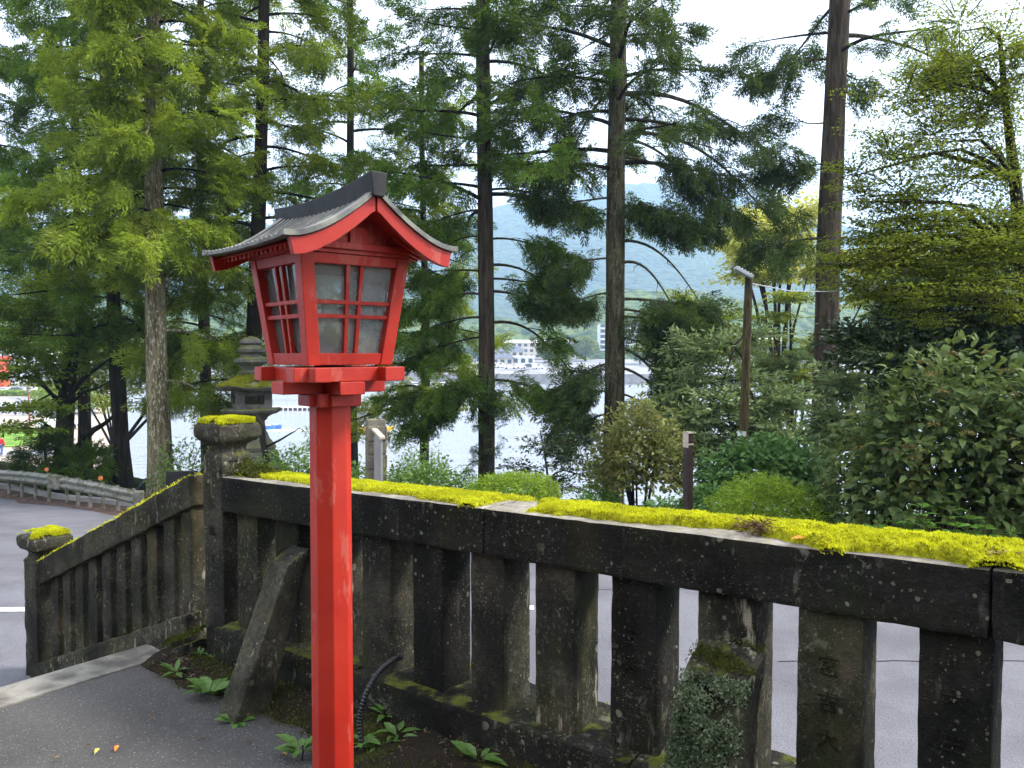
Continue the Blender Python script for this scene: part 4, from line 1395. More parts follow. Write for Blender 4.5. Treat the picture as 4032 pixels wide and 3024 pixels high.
def conifer(label, base, H, r0, leaf, barkm, z0, spread, per_m, seed, limbs=(), lean=(0, 0), step=.42, group=None, droop=.45, size=.72, top_taper=.55, bow=None, gap=None, name='cedar_tree', r_top=.45, side_bias=None):
    g = np.random.default_rng(seed)
    base = Vector(base)
    H = H - base.z if H > 12 else H              # tall trees: H is the height of the top above the path
    t = thing(name, label, 'tree', base, group)
    n = 34
    pts, rad = [], []
    for k in range(n + 1):
        q = k / n
        z = H * q
        wob = Vector((.05 * math.sin(q * 7 + seed), .05 * math.cos(q * 6 + seed * 2), 0))
        off = Vector((lean[0], lean[1], 0)) * q
        if bow: off += Vector((bow[0], bow[1], 0)) * math.sin(q * math.pi)
        pts.append(base + Vector((0, 0, z - (.5 if k == 0 else 0))) + off + wob)
        fl = 1 + .55 * math.exp(-z / .55)
        rad.append(r0 * fl * (1 - (1 - r_top) * min(1, q * 1.15)))
    def trunk_at(z):
        f = max(0, min(.999, (z - base.z) / H)) * n
        k = int(f); return pts[k].lerp(pts[k + 1], f - k)
    tb = MB().tube(pts, rad, 18, True, .10)
    br = MB()
    O, Fw, Sz = [], [], []

    def dress(lp_, r_l, dens, start, sz, bare=False):
        ln = sum((lp_[k + 1] - lp_[k]).length for k in range(len(lp_) - 1))
        m = max(2, int(ln * dens * .42))
        for j in range(m):
            q = start + (1 - start) * (j + g.uniform(0, 1)) / m
            f = min(.999, q) * (len(lp_) - 1); k = int(f)
            p = lp_[k].lerp(lp_[k + 1], f - k); d = (lp_[k + 1] - lp_[k]).normalized()
            s = Vector((-d.y, d.x, 0))
            sd = g.choice([-1, 1])
            la = g.uniform(.05, .75) * (1 - .55 * q) * min(1, ln / 2.5)
            bd = (d * g.uniform(.2, .9) + s * sd * g.uniform(.4, 1.0) + Vector((0, 0, g.uniform(-.5, .15)))).normalized()
            e = p + bd * la + Vector((0, 0, -.10 * la))
            if la > .15: br.tube([p, p.lerp(e, .5) + Vector((0, 0, .03)), e], [.012, .009, .005], 3, False)
            for c_ in range(4):
                q_ = Vector(g.normal(0, 1, 3)) * .11
                O.append(e + q_ * (c_ > 0)); Fw.append(bd * .8 + d * .5 + Vector((0, 0, g.uniform(-.65, .10))) + Vector(g.normal(0, .30, 3))); Sz.append(sz * g.uniform(.6, 1.1))
        for j in range(3):
            O.append(lp_[-1] + Vector(g.normal(0, .06, 3))); Fw.append((lp_[-1] - lp_[-2]).normalized() + Vector(g.normal(0, .35, 3))); Sz.append(sz * g.uniform(.8, 1.2))

    z = z0
    az = g.uniform(0, 6.28)
    while z < base.z + H - .4:
        az += 2.4 + g.normal(0, .35)
        q = (z - z0) / max(.1, base.z + H - z0)
        ln = spread * (1 - top_taper * q) * g.uniform(.55, 1.1)
        if side_bias: ln *= side_bias(az, z)
        if ln > .35 and not (gap and gap(z, az, g)):
            o = trunk_at(z)
            lp_ = limb_curve(o, az, ln, g.uniform(.05, .35), droop * g.uniform(.7, 1.3), g.uniform(.05, .25), 7, .06, g)
            rr = .022 + .012 * ln
            br.tube(lp_, [rr * (1 - .8 * k / 7) for k in range(8)], 5, False)
            dress(lp_, rr, per_m, .18, size)
        z += step * g.uniform(.6, 1.4)
    for L_ in limbs:
        lz_, adeg, ln, rise, dr_, tip, dens, start, r_l = L_
        o = trunk_at(lz_)
        lp_ = limb_curve(o, math.radians(adeg), ln, rise, dr_, tip, 12, .09, g)
        tb.tube(lp_, [r_l * (1 - .78 * k / 12) for k in range(13)], 7, False, .12)
        if dens > 0:
            dress(lp_, r_l, dens, start, size)
            if ln > 1.4:
                for j in range(5):                              # forks
                    f = min(.97, start * .8 + (1 - start * .8) * (j + .6) / 5.4) * 12; k = int(f)
                    p = lp_[k].lerp(lp_[k + 1], f - k)
                    sd = 1 if j % 2 else -1
                    fl = ln * g.uniform(.24, .42) * (1.15 - .6 * f / 12)
                    fp_ = limb_curve(p, math.radians(adeg) + sd * g.uniform(.5, 1.1), fl, g.uniform(-.1, .3), g.uniform(.4, .9), g.uniform(0, .3), 6, .16, g)
                    br.tube(fp_, [max(.008, r_l * (.42 - .30 * f / 12) * (1 - .8 * q_ / 6)) for q_ in range(7)], 5, False)
                    dress(fp_, r_l, 4.5, .3, size * .9)
        else:
            for j in range(3):                                  # dead twigs
                p = lp_[4 + 3 * j]; e = p + Vector((g.normal(0, .25), g.normal(0, .2), -g.uniform(.2, .6)))
                br.tube([p, p.lerp(e, .5) + Vector((g.normal(0, .06), 0, .03)), e], [.014, .010, .005], 4, False)
    tb.build('trunk', barkm, t, smooth=True)
    br.build('branches', M['twig'], t, kind='stuff')
    V, F = place_sprays(np.array([tuple(o) for o in O]), np.array([tuple(f) for f in Fw]), np.array(Sz), g)
    link('crown', mesh_from('crown', V, F), leaf, t, kind='stuff')
    return t


def ground(x, y): return float(land_z(x, y)) - .08


def spot(px_, Y):
    x = (px_ - 512) / FPX * Y
    return Vector((x, Y, ground(x, Y)))


GC = 'cedars along the lake bank'
# a: 0 = to the right, 90 = away, 180 = left, 270 = towards the path
b_ = spot(120, 25)
conifer('slim dark cedar just left of the pale barked trunk', b_, 18, .24, M['cedar'], M['bark_dark'], 1.6, 3.2, 7.5, 21, lean=(-.5, 0), group=GC, step=.27)
b_ = spot(159, 22)
conifer('cedar with a pale peeling trunk behind the guardrail end', b_, 17.5, .315, M['cedar_bright'], M['bark_pale'], 4.5, 3.1, 7.5, 22, lean=(-.05, 0), group=GC, step=.24,
        limbs=[(2.2, 10, 2.2, .15, .5, .15, 5, .25, .05), (.8, 350, 1.9, .25, .7, .1, 5, .3, .045), (5.0, 250, 2.4, .2, .6, .1, 8, .2, .05), (5.3, 285, 2.4, .1, .6, .1, 8, .2, .05), (6.6, 262, 2.4, .1, .6, .1, 8, .15, .05), (7.8, 285, 2.3, .1, .6, .1, 8, .15, .05), (8.8, 250, 2.2, .1, .6, .1, 8, .15, .05), (9.9, 275, 2.1, .1, .6, .1, 8, .15, .045), (11.0, 262, 2.0, .1, .6, .1, 8, .15, .045), (12.0, 280, 1.9, .1, .6, .1, 8, .15, .04)])
b_ = spot(250, 24)
conifer('tall cedar right behind the lantern roof with a dark leaning trunk', b_, 19, .27, M['cedar_bright'], M['bark_dark'], 3.2, 3.6, 7.0, 23, lean=(.75, 0), group=GC, step=.26,
        limbs=[(1.9, 195, 3.0, .25, .55, .2, 4.5, .35, .055), (.7, 190, 2.6, .3, .5, .1, 4.5, .35, .05), (2.6, 5, 3.0, .2, .5, .15, 5, .3, .05)])
b_ = spot(-25, 29)
conifer('cedar at the left edge with long drooping boughs', b_, 19, .3, M['cedar'], M['bark_dark'], 3.4, 3.8, 7.5, 24, group=GC, step=.27)
b_ = spot(82, 31)
conifer('dense cedar farther back between the dark trunks on the left', b_, 18, .25, M['cedar'], M['bark_dark'], 3.6, 3.4, 6.5, 25, group=GC, step=.32)
b_ = spot(205, 30)
conifer('dense dark cedar between the pale trunk and the lantern', b_, 18, .25, M['cedar'], M['bark_dark'], 1.2, 3.2, 5.5, 26, group=GC, step=.32)
b_ = spot(352, 31)
conifer('airy cedar rising above the lantern ridge', b_, 19, .24, M['cedar'], M['bark_dark'], 4.2, 4.0, 5.0, 27, group=GC, step=.36)
# the two tall bare-stemmed cedars in the middle
b_ = spot(485, 25)
conifer('straight slender cedar with a bare brown trunk, middle of the view', b_, 18, .275, M['cedar'], M['bark_mid'], 6.0, 4.0, 6.4, 31, group=GC, step=.24, r_top=.72, droop=.35,
        limbs=[(.75, 176, 2.9, .05, .55, .28, 8.5, .15, .045), (.75, 355, 2.5, .12, .55, .28, 8.0, .12, .05), (.3, 188, 2.4, .0, .5, .1, 7, .3, .04), (.5, 300, 1.2, .1, .5, .1, 8, .1, .04), (.9, 235, 1.6, .1, .5, .1, 8, .2, .04),
               (3.4, 178, 2.4, .2, .5, .2, 7, .2, .045), (2.7, 186, 2.5, .1, .5, .2, 7, .2, .045), (4.1, 170, 2.0, .25, .4, .2, 6, .2, .04), (2.1, 172, 2.3, .0, .4, .1, 7, .25, .04),
               (2.5, 10, 2.9, .30, .9, .0, 1.6, .45, .055), (3.5, 352, 1.9, .12, .5, .1, 1.2, .5, .05), (4.3, 5, 2.4, .2, .6, .0, 3.5, .4, .05), (3.9, 20, 2.4, .1, .3, .2, 5, .3, .04), (5.1, 0, 2.3, .2, .5, .1, 3.5, .3, .04),
               (5.2, 185, 1.9, .1, .5, -.2, 0, .4, .03), (4.9, 178, 1.3, -.1, .5, .0, 0, .4, .02), (6.0, 176, 2.2, .1, .5, .1, 3, .4, .04), (6.6, 350, 2.6, .15, .45, .1, 3.0, .3, .045)])
b_ = spot(611, 24)
conifer('stout cedar with an olive mossy trunk and sweeping bare limbs', b_, 18, .335, M['cedar_dark'], M['bark_olive'], 7.0, 4.6, 6.0, 32, lean=(.30, 0), group=GC, step=.26, r_top=.66, droop=.35,
        limbs=[(9.2, 356, 4.6, .12, .55, .05, 2.2, .45, .085), (8.1, 2, 4.9, .10, .62, .0, 2.6, .42, .075), (7.9, 352, 2.6, .1, .9, .0, 2.4, .4, .06), (7.4, 10, 3.8, .0, .5, .05, 3.4, .4, .05),
               (9.3, 186, 1.6, -.1, 1.5, .0, 0.7, .7, .06), (6.2, 182, 2.0, -.05, .15, .2, 3.2, .3, .04), (5.6, 350, 2.1, .1, .3, .1, 6.5, .2, .05), (5.9, 320, 1.6, .1, .35, .1, 7, .2, .05), (6.0, 12, 2.8, .0, .3, .1, 5, .3, .04),
               (4.9, 355, 2.6, .20, .95, .0, 0, .6, .055), (4.2, 5, 2.2, .55, 1.5, .0, 0.0, .7, .055), (3.2, 350, 2.6, .05, .25, .15, 8.5, .2, .05), (2.7, 8, 2.3, .0, .25, .15, 8.5, .2, .05), (2.9, 325, 2.1, .0, .3, .1, 8, .2, .045), (2.1, 352, 2.0, -.1, .4, .1, 8, .25, .04),
               (3.4, 186, 1.6, .0, .4, .2, 6, .2, .04), (4.4, 178, 1.7, .1, .4, .2, 5, .25, .04), (1.3, 190, 1.5, .05, .6, .1, 8, .15, .04), (.5, 184, 1.6, .05, .6, .1, 8, .15, .04), (-.2, 178, 1.5, .05, .7, .1, 8, .15, .04), (1.8, 340, 2.0, -.1, .9, .0, 2.5, .4, .06), (1.2, 352, 2.2, -.1, .8, .0, 3, .4, .05), (.4, 330, 1.3, .0, .5, .1, 7, .2, .04), (-.6, 340, 1.2, .0, .5, .1, 7, .2, .04)])
b_ = spot(823, 24)
conifer('thick brown cedar trunk standing before the yellow tree', b_, 16, .40, M['cedar_dark'], M['bark_mid'], 10.4, 3.6, 4.2, 33, lean=(.35, 0), group=GC, step=.40, r_top=.72, droop=.4,
        limbs=[(10.9, 8, 3.4, .22, .5, .0, .5, .7, .07), (10.2, 186, 2.2, .1, .4, .1, 4, .3, .04), (8.4, 188, 1.4, .0, .2, .3, 3.5, .3, .03), (7.2, 180, 1.6, .0, .2, .3, 3.0, .3, .03), (5.0, 190, 2.2, .05, .3, .1, 5.5, .2, .05), (5.0, 340, 1.4, .1, .3, .1, 3, .3, .04), (9.8, 350, .7, .0, .4, .1, 9, .1, .05), (9.3, 345, .6, .0, .4, .1, 9, .1, .05)])
b_ = spot(424, 29)
conifer('bright green cedar right of the lantern with low boughs', b_, 12.1, .2, M['cedar_bright'], M['bark_dark'], -.4, 3.3, 8.0, 36, group=GC, step=.34, top_taper=.75)


def foliage(t, P, D, Nn, L, W, mat, broad=False, name='leaves', droop=.2):
    V, F = (folded if broad else kites)(P, D, Nn, L, W, droop)
    return link(name, mesh_from(name, V, F), mat, t, kind='stuff')


def pad_tree(label, base, trunk, pads, leaf, mat, barkm, seed, cat='tree', name='maple_tree', fork=.4, flat=.8, group=None, wr=.55, lay=5, twigm=None):
    """broad-leaved tree: trunk points with radii, then pads (centre, rx, ry, rz, leaves) in thin horizontal layers, each fed by a limb"""
    g = np.random.default_rng(seed)
    t = thing(name, label, cat, base, group)
    tb = MB().tube([p for p, r in trunk], [r for p, r in trunk], 12, True, .12)
    PP, DD, NN, LL = [], [], [], []
    tp = [p for p, r in trunk]
    for c, rx, ry, rz_, n in pads:
        c = Vector(c)
        # limb from the nearest trunk point that is lower
        cand = [p for p in tp if p.z < c.z + .2] or tp
        o = min(cand, key=lambda p: (p - c).length + abs(p.z - c.z) * .3)
        mid = o.lerp(c, .5) + Vector((g.normal(0, .12), g.normal(0, .12), .12 * (c - o).length))
        end = c - Vector((0, 0, rz_ * .4))
        lpts = [o, o.lerp(mid, .5) + Vector((0, 0, .05)), mid, mid.lerp(end, .6), end]
        r0 = .018 + .010 * (c - o).length
        tb.tube(lpts, [r0, r0 * .85, r0 * .65, r0 * .45, r0 * .25], 6, False, .1)
        nl = max(2, lay)
        for k in range(nl):
            m = n // nl
            lz0 = rz_ * (2 * (k + .5) / nl - 1)
            sc = math.sqrt(max(.15, 1 - (lz0 / rz_) ** 2 * .75))
            cx, cy = g.normal(0, .18, 2)
            ntw = max(4, int(m / 75))
            for w in range(ntw):
                a = g.uniform(0, 6.283); ro = math.sqrt(g.uniform(.02, 1)) * sc
                e = c + Vector(((cx + math.cos(a) * ro) * rx, (cy + math.sin(a) * ro) * ry, lz0 + g.normal(0, .05) * rz_))
                s = c.lerp(e, .25) + Vector((0, 0, -.3 * rz_ / nl))
                tb.tube([s, s.lerp(e, .5) + Vector((0, 0, .04)), e], [.010, .007, .003], 3, False)
                q = m // ntw
                tt = g.uniform(0, 1.08, q)[:, None]
                sp = np.array(s) + (np.array(e) - np.array(s)) * tt
                PP.append(sp + g.normal(0, 1, (q, 3)) * np.array([rx * .16, ry * .16, rz_ * .06]))
                dd = np.array(e - s); dd /= np.linalg.norm(dd) + 1e-6
                DD.append(dd * .6 + g.normal(0, .6, (q, 3)) * np.array([1, 1, .35]))
                NN.append(np.array([0, 0, 1.]) * flat + g.normal(0, .35, (q, 3)))
                LL.append(g.uniform(.7, 1.25, q) * leaf)
    tb.build('trunk', barkm, t, smooth=True)
    P, D, Nn, L = (np.concatenate(x) for x in (PP, DD, NN, LL))
    foliage(t, P, D, Nn, L, L * wr, mat, name='crown')
    return t


def shrub(label, c, rx, ry, h, n, L, W, mat, seed, broad=False, name='shrub', cat='shrub', lump=.35, inner=.55, stems=7, up=.5, twig='twig', group=None, lumps=3.0, droop=.2):
    """rounded or loose bush standing on c; lump = unevenness, inner = how hollow"""
    g = np.random.default_rng(seed)
    t = thing(name, label, cat, c, group)
    d = unit(n, g); d[:, 2] = np.abs(d[:, 2]) * 1.15 - .25
    d /= np.linalg.norm(d, axis=1, keepdims=True)
    az = np.arctan2(d[:, 1], d[:, 0])
    lum = 1 - lump + 2 * lump * npnoise(az * 1.3 + seed, d[:, 2] * 2.2 + seed, lumps, seed, 4)
    r = (inner + (1 - inner) * g.random(n) ** .6) * lum
    P = np.array(c) + d * r[:, None] * np.array([rx, ry, h * .62]) + np.array([0, 0, h * .40])
    keep = P[:, 2] > c[2] + .02
    P, d = P[keep], d[keep]; k = len(P)
    D = d * np.array([1, 1, .5]) + g.normal(0, .55, (k, 3)); Nn = d * (.6 if up < .8 else .25) + np.array([0, 0, up]) + g.normal(0, .35, (k, 3))
    foliage(t, P, D, Nn, g.uniform(.7, 1.25, k) * L, g.uniform(.75, 1.2, k) * W, mat, broad, droop=droop)
    b = MB()
    for m in range(stems):
        a = g.uniform(0, 6.28); q = g.uniform(.4, .95)
        e = Vector(c) + Vector((math.cos(a) * rx * q, math.sin(a) * ry * q, h * g.uniform(.4, .9)))
        s = Vector(c) + Vector((math.cos(a) * rx * .12, math.sin(a) * ry * .12, -.1))
        md = s.lerp(e, .5) + Vector((-math.cos(a) * rx * .15, -math.sin(a) * ry * .15, h * .12))
        b.tube([s, md, e], [.010 + .006 * h, .007 + .004 * h, .004], 5, False)
    b.build('stems', M[twig], t, kind='stuff')
    return t


def on_ground(px_, Y): return spot(px_, Y)


# left: broad-leaved tree with crooked limbs over the road
b_ = spot(63, 26)
tr = [(at(63, 500, 26), .36), (at(63, 470, 26), .31), (at(64, 440, 26), .28), (at(66, 405, 26), .26), (at(69, 372, 26), .23), (at(73, 345, 26), .21), (at(77, 318, 26), .18), (at(80, 285, 26), .14), (at(80, 250, 26), .10)]
extra = []
pads = [(at(20, 338, 25), 2.0, 1.6, .55, 2600), (at(52, 318, 25.5), 1.6, 1.6, .6, 2200), (at(8, 310, 25), 1.8, 1.6, .6, 2000), (at(25, 372, 24), 1.7, 1.3, .40, 1500), (at(44, 356, 24.5), 1.2, 1.2, .35, 900), (at(20, 407, 23), 1.5, 1.2, .22, 900), (at(12, 428, 22.5), 1.2, 1.0, .22, 700), (at(52, 410, 24), .9, .9, .25, 500), (at(95, 360, 27), 1.5, 1.5, .5, 1300), (at(112, 335, 27), 1.4, 1.4, .6, 1300), (at(105, 385, 27), 1.2, 1.4, .45, 900), (at(40, 285, 26), 1.6, 1.6, .6, 1500)]
t1 = pad_tree('broad-leaved tree with a dark scaly trunk and crooked limbs, behind the guardrail', b_, tr, pads, .13, M['maple_green'], M['bark_dark'], 41, name='broadleaf_tree')
lim = MB()
for q in ([(62, 388, .16), (54, 372, .14), (46, 362, .12), (38, 354, .10), (26, 344, .08), (12, 337, .05)], [(60, 403, .07), (46, 388, .06), (38, 377, .05), (30, 366, .035), (24, 352, .02)], [(46, 388, .05), (32, 379, .04), (16, 377, .03), (0, 379, .02)], [(64, 388, .06), (60, 374, .05), (52, 362, .045), (40, 340, .03)],
          [(70, 455, .16), (80, 447, .15), (86, 438, .12), (92, 431, .10), (104, 424, .07), (116, 414, .05)], [(82, 446, .07), (82, 434, .05), (78, 424, .03)], [(72, 392, .09), (82, 380, .07), (92, 372, .05), (108, 360, .03)], [(72, 402, .06), (84, 392, .05), (98, 388, .03), (112, 380, .02)]):
    lim.tube([at(x, y, 25.6 - .1 * k) for k, (x, y, r) in enumerate(q)], [r for x, y, r in q], 8, True, .1)
lim.build('limb', M['bark_dark'], t1, smooth=True)


def cedar_bush(label, c, r, h, n, mat, seed, size=.5, name='cedar_bush'):
    g = np.random.default_rng(seed)
    t = thing(name, label, 'shrub', c)
    d = unit(n, g); d[:, 2] = np.abs(d[:, 2]) * 1.1 - .2
    rr = (.35 + .65 * g.random(n) ** .5)[:, None] * (1 - .5 * np.clip(d[:, 2:3], 0, 1) * 0)
    O = np.array(c) + d * rr * np.array([r, r, h * .55]) + np.array([0, 0, h * .42])
    O[:, 2] = np.maximum(O[:, 2], c[2] + .05)
    V, F = place_sprays(O, d + np.array([0, 0, -.1]) + g.normal(0, .3, (n, 3)), g.uniform(.7, 1.2, n) * size, g)
    link('leaves', mesh_from('leaves', V, F), mat, t, kind='stuff')
    MB().tube([Vector(c) + Vector((0, 0, -.2)), Vector(c) + Vector((.05, 0, h * .5)), Vector(c) + Vector((0, .05, h * .9))], [.07, .05, .02], 8).build('stem', M['bark_dark'], t)
    return t


cedar_bush('dark feathery cedar bush behind the guardrail, left of the dark scaly trunk', on_ground(42, 25.0), .62, 1.75, 170, M['cedar_dark'], 51, .5)
cedar_bush('lighter feathery cedar bush behind the guardrail, right of the dark scaly trunk', on_ground(84, 24.6), .85, 1.25, 190, M['cedar'], 52, .5)
cedar_bush('small cedar seedling against the foot of the slender brown trunk', on_ground(487, 24.0), .45, 6.3, 60, M['cedar_dark'], 53, .45)

# yellowish maples beyond, on the left and the right
b_ = spot(112, 40)
pad_tree('yellow green maple glimpsed behind the left cedars', b_, [(b_, .2), (b_ + Vector((.1, 0, 2)), .16), (b_ + Vector((0, .2, 4)), .10)], [(at(100, 378, 40), 2.6, 2, .8, 1800), (at(80, 350, 41), 2.4, 2, .8, 1500), (at(125, 350, 41), 2.6, 2, .9, 1500), (at(110, 400, 39), 2, 2, .6, 900), (at(190, 372, 40), 2.8, 2, 1.1, 1800), (at(215, 345, 41), 2.4, 2, .8, 1500), (at(235, 372, 40), 2.2, 2, 1.0, 1400), (at(60, 385, 42), 2.0, 2, .6, 900)], .16, M['maple'], M['bark_dark'], 42)
b_ = spot(785, 36)
pad_tree('pale yellow maple behind the thick brown trunk', b_, [(b_, .22), (b_ + Vector((0, 0, 4)), .18), (b_ + Vector((-.3, .2, 7.2)), .12), (b_ + Vector((-.2, .2, 9)), .06)],
         [(at(880, 262, 35), 2.4, 1.8, .9, 2400), (at(935, 270, 35), 2.2, 1.8, .9, 2200), (at(985, 265, 35), 2.0, 1.8, 1.0, 1800), (at(905, 300, 34.5), 2.2, 1.8, .7, 1600), (at(782, 235, 35.5), 2.2, 1.8, 1.0, 2600), (at(760, 268, 35.5), 2.0, 1.8, .7, 2000), (at(808, 268, 36), 1.8, 1.8, .7, 1500), (at(740, 238, 36), 1.2, 1.4, .7, 1100), (at(770, 226, 36), 2.1, 1.8, .8, 2200), (at(752, 250, 36), 1.7, 1.8, .6, 1500), (at(790, 252, 36), 1.8, 1.8, .6, 1700), (at(775, 275, 35.5), 1.6, 1.6, .4, 900), (at(800, 210, 36), 1.6, 1.6, .6, 1000), (at(752, 216, 36), 1.0, 1.2, .4, 600)], .22, M['yellow_tree'], M['twig'], 43)
b_ = spot(795, 31)
pad_tree('green maple with level leaf layers behind the timber lamp post', b_, [(b_, .16), (b_ + Vector((.1, 0, 3)), .12), (b_ + Vector((0, 0, 5.6)), .08), (b_ + Vector((0, 0, 7.0)), .05)],
         [(at(745, 345, 32), 1.8, 1.5, .6, 1900), (at(690, 372, 31), 1.8, 1.5, .6, 1700), (at(820, 345, 31), 1.7, 1.5, .6, 1500), (at(660, 345, 32), 1.4, 1.4, .5, 900), (at(770, 405, 30), 1.8, 1.5, .5, 1300), (at(700, 405, 30), 1.7, 1.5, .5, 1300), (at(790, 297, 31), 1.5, 1.4, .28, 1100), (at(770, 318, 31), 1.3, 1.4, .25, 800), (at(800, 374, 30), 1.9, 1.5, .5, 1700), (at(760, 372, 30), 1.4, 1.5, .5, 1300), (at(780, 390, 30), 1.6, 1.5, .4, 1200), (at(720, 320, 31), 1.8, 1.4, .7, 1500), (at(690, 300, 32), 1.2, 1.4, .5, 700), (at(705, 350, 31), 1.7, 1.4, .7, 1400), (at(850, 385, 30), 1.5, 1.5, .5, 1100), (at(862, 300, 31), 1.3, 1.3, .3, 700)], .15, M['maple'], M['twig'], 44)
b_ = spot(815, 28)
conifer('low dark pine with black boughs showing left of the thick trunk', b_, 10.5, .12, M['cedar_dark'], M['twig'], 1.0, .1, .1, 37, step=3, name='pine_tree',
        limbs=[(1.7, 185, 1.9, .25, .5, .2, 11, .15, .06), (2.0, 195, 1.7, .2, .4, .2, 11, .15, .05), (1.4, 178, 1.6, .1, .4, .2, 11, .2, .05), (1.9, 240, 1.2, .1, .4, .2, 10, .2, .04)], size=.42)
# right: big layered maple near the road
b_ = spot(1040, 12.5)
W_ = lambda x, y, Y: at(x, y, Y)
tr = [(b_, .16), (at(1040, 420, 12.5), .14), (at(1030, 330, 12.5), .12), (at(1022, 260, 12.4), .10), (at(1015, 180, 12.4), .08), (at(1005, 100, 12.4), .05), (at(1000, 40, 12.4), .03)]
pads = [(at(960, 60, 12.4), 1.0, .9, .35, 2600), (at(905, 95, 12.2), .85, .8, .30, 1900), (at(890, 150, 12.0), .75, .8, .25, 1700), (at(935, 130, 12.2), 1.0, .9, .3, 2400), (at(985, 110, 12.4), .9, .9, .32, 2200), (at(860, 195, 11.8), .65, .7, .16, 1000), (at(905, 190, 12.0), .9, .8, .22, 1900), (at(960, 175, 12.2), 1.0, .9, .28, 2400), (at(1010, 160, 12.3), .8, .8, .4, 2000), (at(1000, 40, 12.4), .8, .8, .4, 1500), (at(870, 230, 11.8), .8, .8, .16, 1500), (at(930, 222, 12.0), 1.0, .9, .20, 2300), (at(990, 215, 12.2), 1.0, .9, .24, 2400), (at(845, 262, 11.7), .55, .6, .12, 700), (at(905, 262, 11.8), .9, .8, .14, 1500), (at(1000, 250, 12), .8, .8, .16, 1400), (at(960, 20, 12.5), .9, .8, .3, 900), (at(1015, 75, 12.3), .6, .7, .4, 1300), (at(855, 170, 11.9), .5, .6, .14, 500), (at(890, 243, 11.7), 1.0, .9, .16, 2000), (at(950, 245, 11.9), 1.0, .9, .18, 2200), (at(1010, 235, 12), .8, .8, .2, 1700), (at(870, 285, 11.6), .9, .8, .14, 1300), (at(940, 282, 11.8), 1.0, .9, .16, 2000), (at(1000, 285, 12), .9, .8, .18, 1900), (at(905, 215, 11.9), .8, .8, .16, 1400), (at(890, 298, 11.7), .9, .8, .10, 1100), (at(965, 300, 11.9), .9, .8, .12, 1300), (at(1012, 310, 12), .8, .8, .16, 1100), (at(925, 318, 11.8), .6, .7, .10, 600), (at(880, 262, 11.7), .9, .8, .14, 1900), (at(970, 262, 11.9), 1.0, .8, .16, 2200), (at(980, 90, 12.5), .9, .9, .4, 2000), (at(930, 70, 12.4), .8, .8, .3, 1500)]
pad_tree('large maple on the right with thin level layers of yellow green leaves', b_, tr, [(c_, rx_ * 1.08, ry_, rz__ * 1.5, int(n_ * .95)) for c_, rx_, ry_, rz__, n_ in pads], .056, M['maple'], M['twig'], 45, lay=4, flat=.8)
# dark evergreens behind the right shrubs
b_ = spot(985, 14.5)
tr = [(b_, .12), (at(985, 420, 14.5), .10), (at(978, 340, 14.5), .08), (at(975, 280, 14.5), .06), (at(972, 240, 14.5), .03)]
pads = [(at(910, 290, 14.6), .9, .9, .6, 1500), (at(970, 265, 14.6), 1.0, .9, .6, 1700), (at(1015, 250, 14.6), .8, .9, .6, 1400), (at(870, 345, 14.6), .8, .8, .5, 1100), (at(935, 370, 14), 1.0, .9, .5, 1500), (at(950, 300, 14.4), 1.0, .9, .8, 1700), (at(1000, 290, 14.4), .9, .9, .9, 1800), (at(925, 335, 14.2), 1.0, .9, .7, 1600), (at(985, 345, 14.2), 1.0, .9, .7, 1800), (at(1015, 340, 14.2), .8, .9, .8, 1500), (at(905, 365, 14), .9, .8, .6, 1300), (at(960, 385, 14), 1.0, .9, .6, 1300), (at(1015, 400, 14), .8, .8, .7, 1100), (at(895, 320, 14.5), .7, .8, .5, 700), (at(900, 405, 14), .8, .8, .5, 700)]
pad_tree('dark glossy evergreen tree behind the hydrangea', b_, tr, pads, .14, M['evergreen'], M['twig'], 46, name='evergreen_tree', lay=6, flat=.2, wr=.42)
b_ = spot(1090, 13)
tr = [(b_, .12), (b_ + Vector((0, 0, 2)), .1), (b_ + Vector((0, 0, 4)), .07)]
pads = [(at(1060, 330, 13), 1.2, 1, .9, 1600), (at(1055, 400, 12.6), 1.1, 1, .8, 1300), (at(1100, 280, 13), 1.2, 1, .9, 1200)]
pad_tree('dark evergreen at the right edge', b_, tr, pads, .14, M['evergreen'], M['twig'], 47, name='evergreen_tree', lay=6, flat=.2, wr=.42)

# loose grey-green shrubs by the timber lamp post
b_ = spot(735, 19)
tr = [(b_, .06), (at(738, 470, 19), .05), (at(732, 430, 19), .045), (at(722, 385, 19), .035), (at(735, 345, 19), .02)]
pads = [(at(675, 440, 18.5), .8, .8, .4, 800), (at(720, 445, 18.3), .9, .8, .4, 850), (at(720, 400, 18.6), .8, .8, .5, 900), (at(770, 425, 18.3), .9, .8, .4, 900), (at(715, 350, 19), .8, .8, .5, 700), (at(690, 385, 19), .8, .8, .5, 750), (at(745, 380, 19), .9, .8, .5, 850), (at(780, 400, 18.5), .9, .8, .4, 850), (at(700, 420, 18.5), .9, .8, .45, 900), (at(750, 430, 18.5), .9, .8, .35, 650), (at(795, 440, 18), .8, .8, .4, 700), (at(660, 410, 19), .6, .7, .5, 550), (at(690, 455, 18), .9, .8, .35, 600), (at(755, 335, 19.5), .6, .7, .35, 380), (at(680, 345, 19.5), .6, .7, .4, 420)]
pad_tree('loose shrub with narrow grey green leaves around the timber lamp post', b_, tr, pads, .17, M['silver'], M['twig'], 48, cat='shrub', name='tall_shrub', lay=5, flat=.35, wr=.32)
b_ = spot(865, 16)
tr = [(b_, .06), (b_ + Vector((0, 0, 1)), .05), (b_ + Vector((.1, 0, 2)), .04), (b_ + Vector((.1, 0, 3)), .02)]
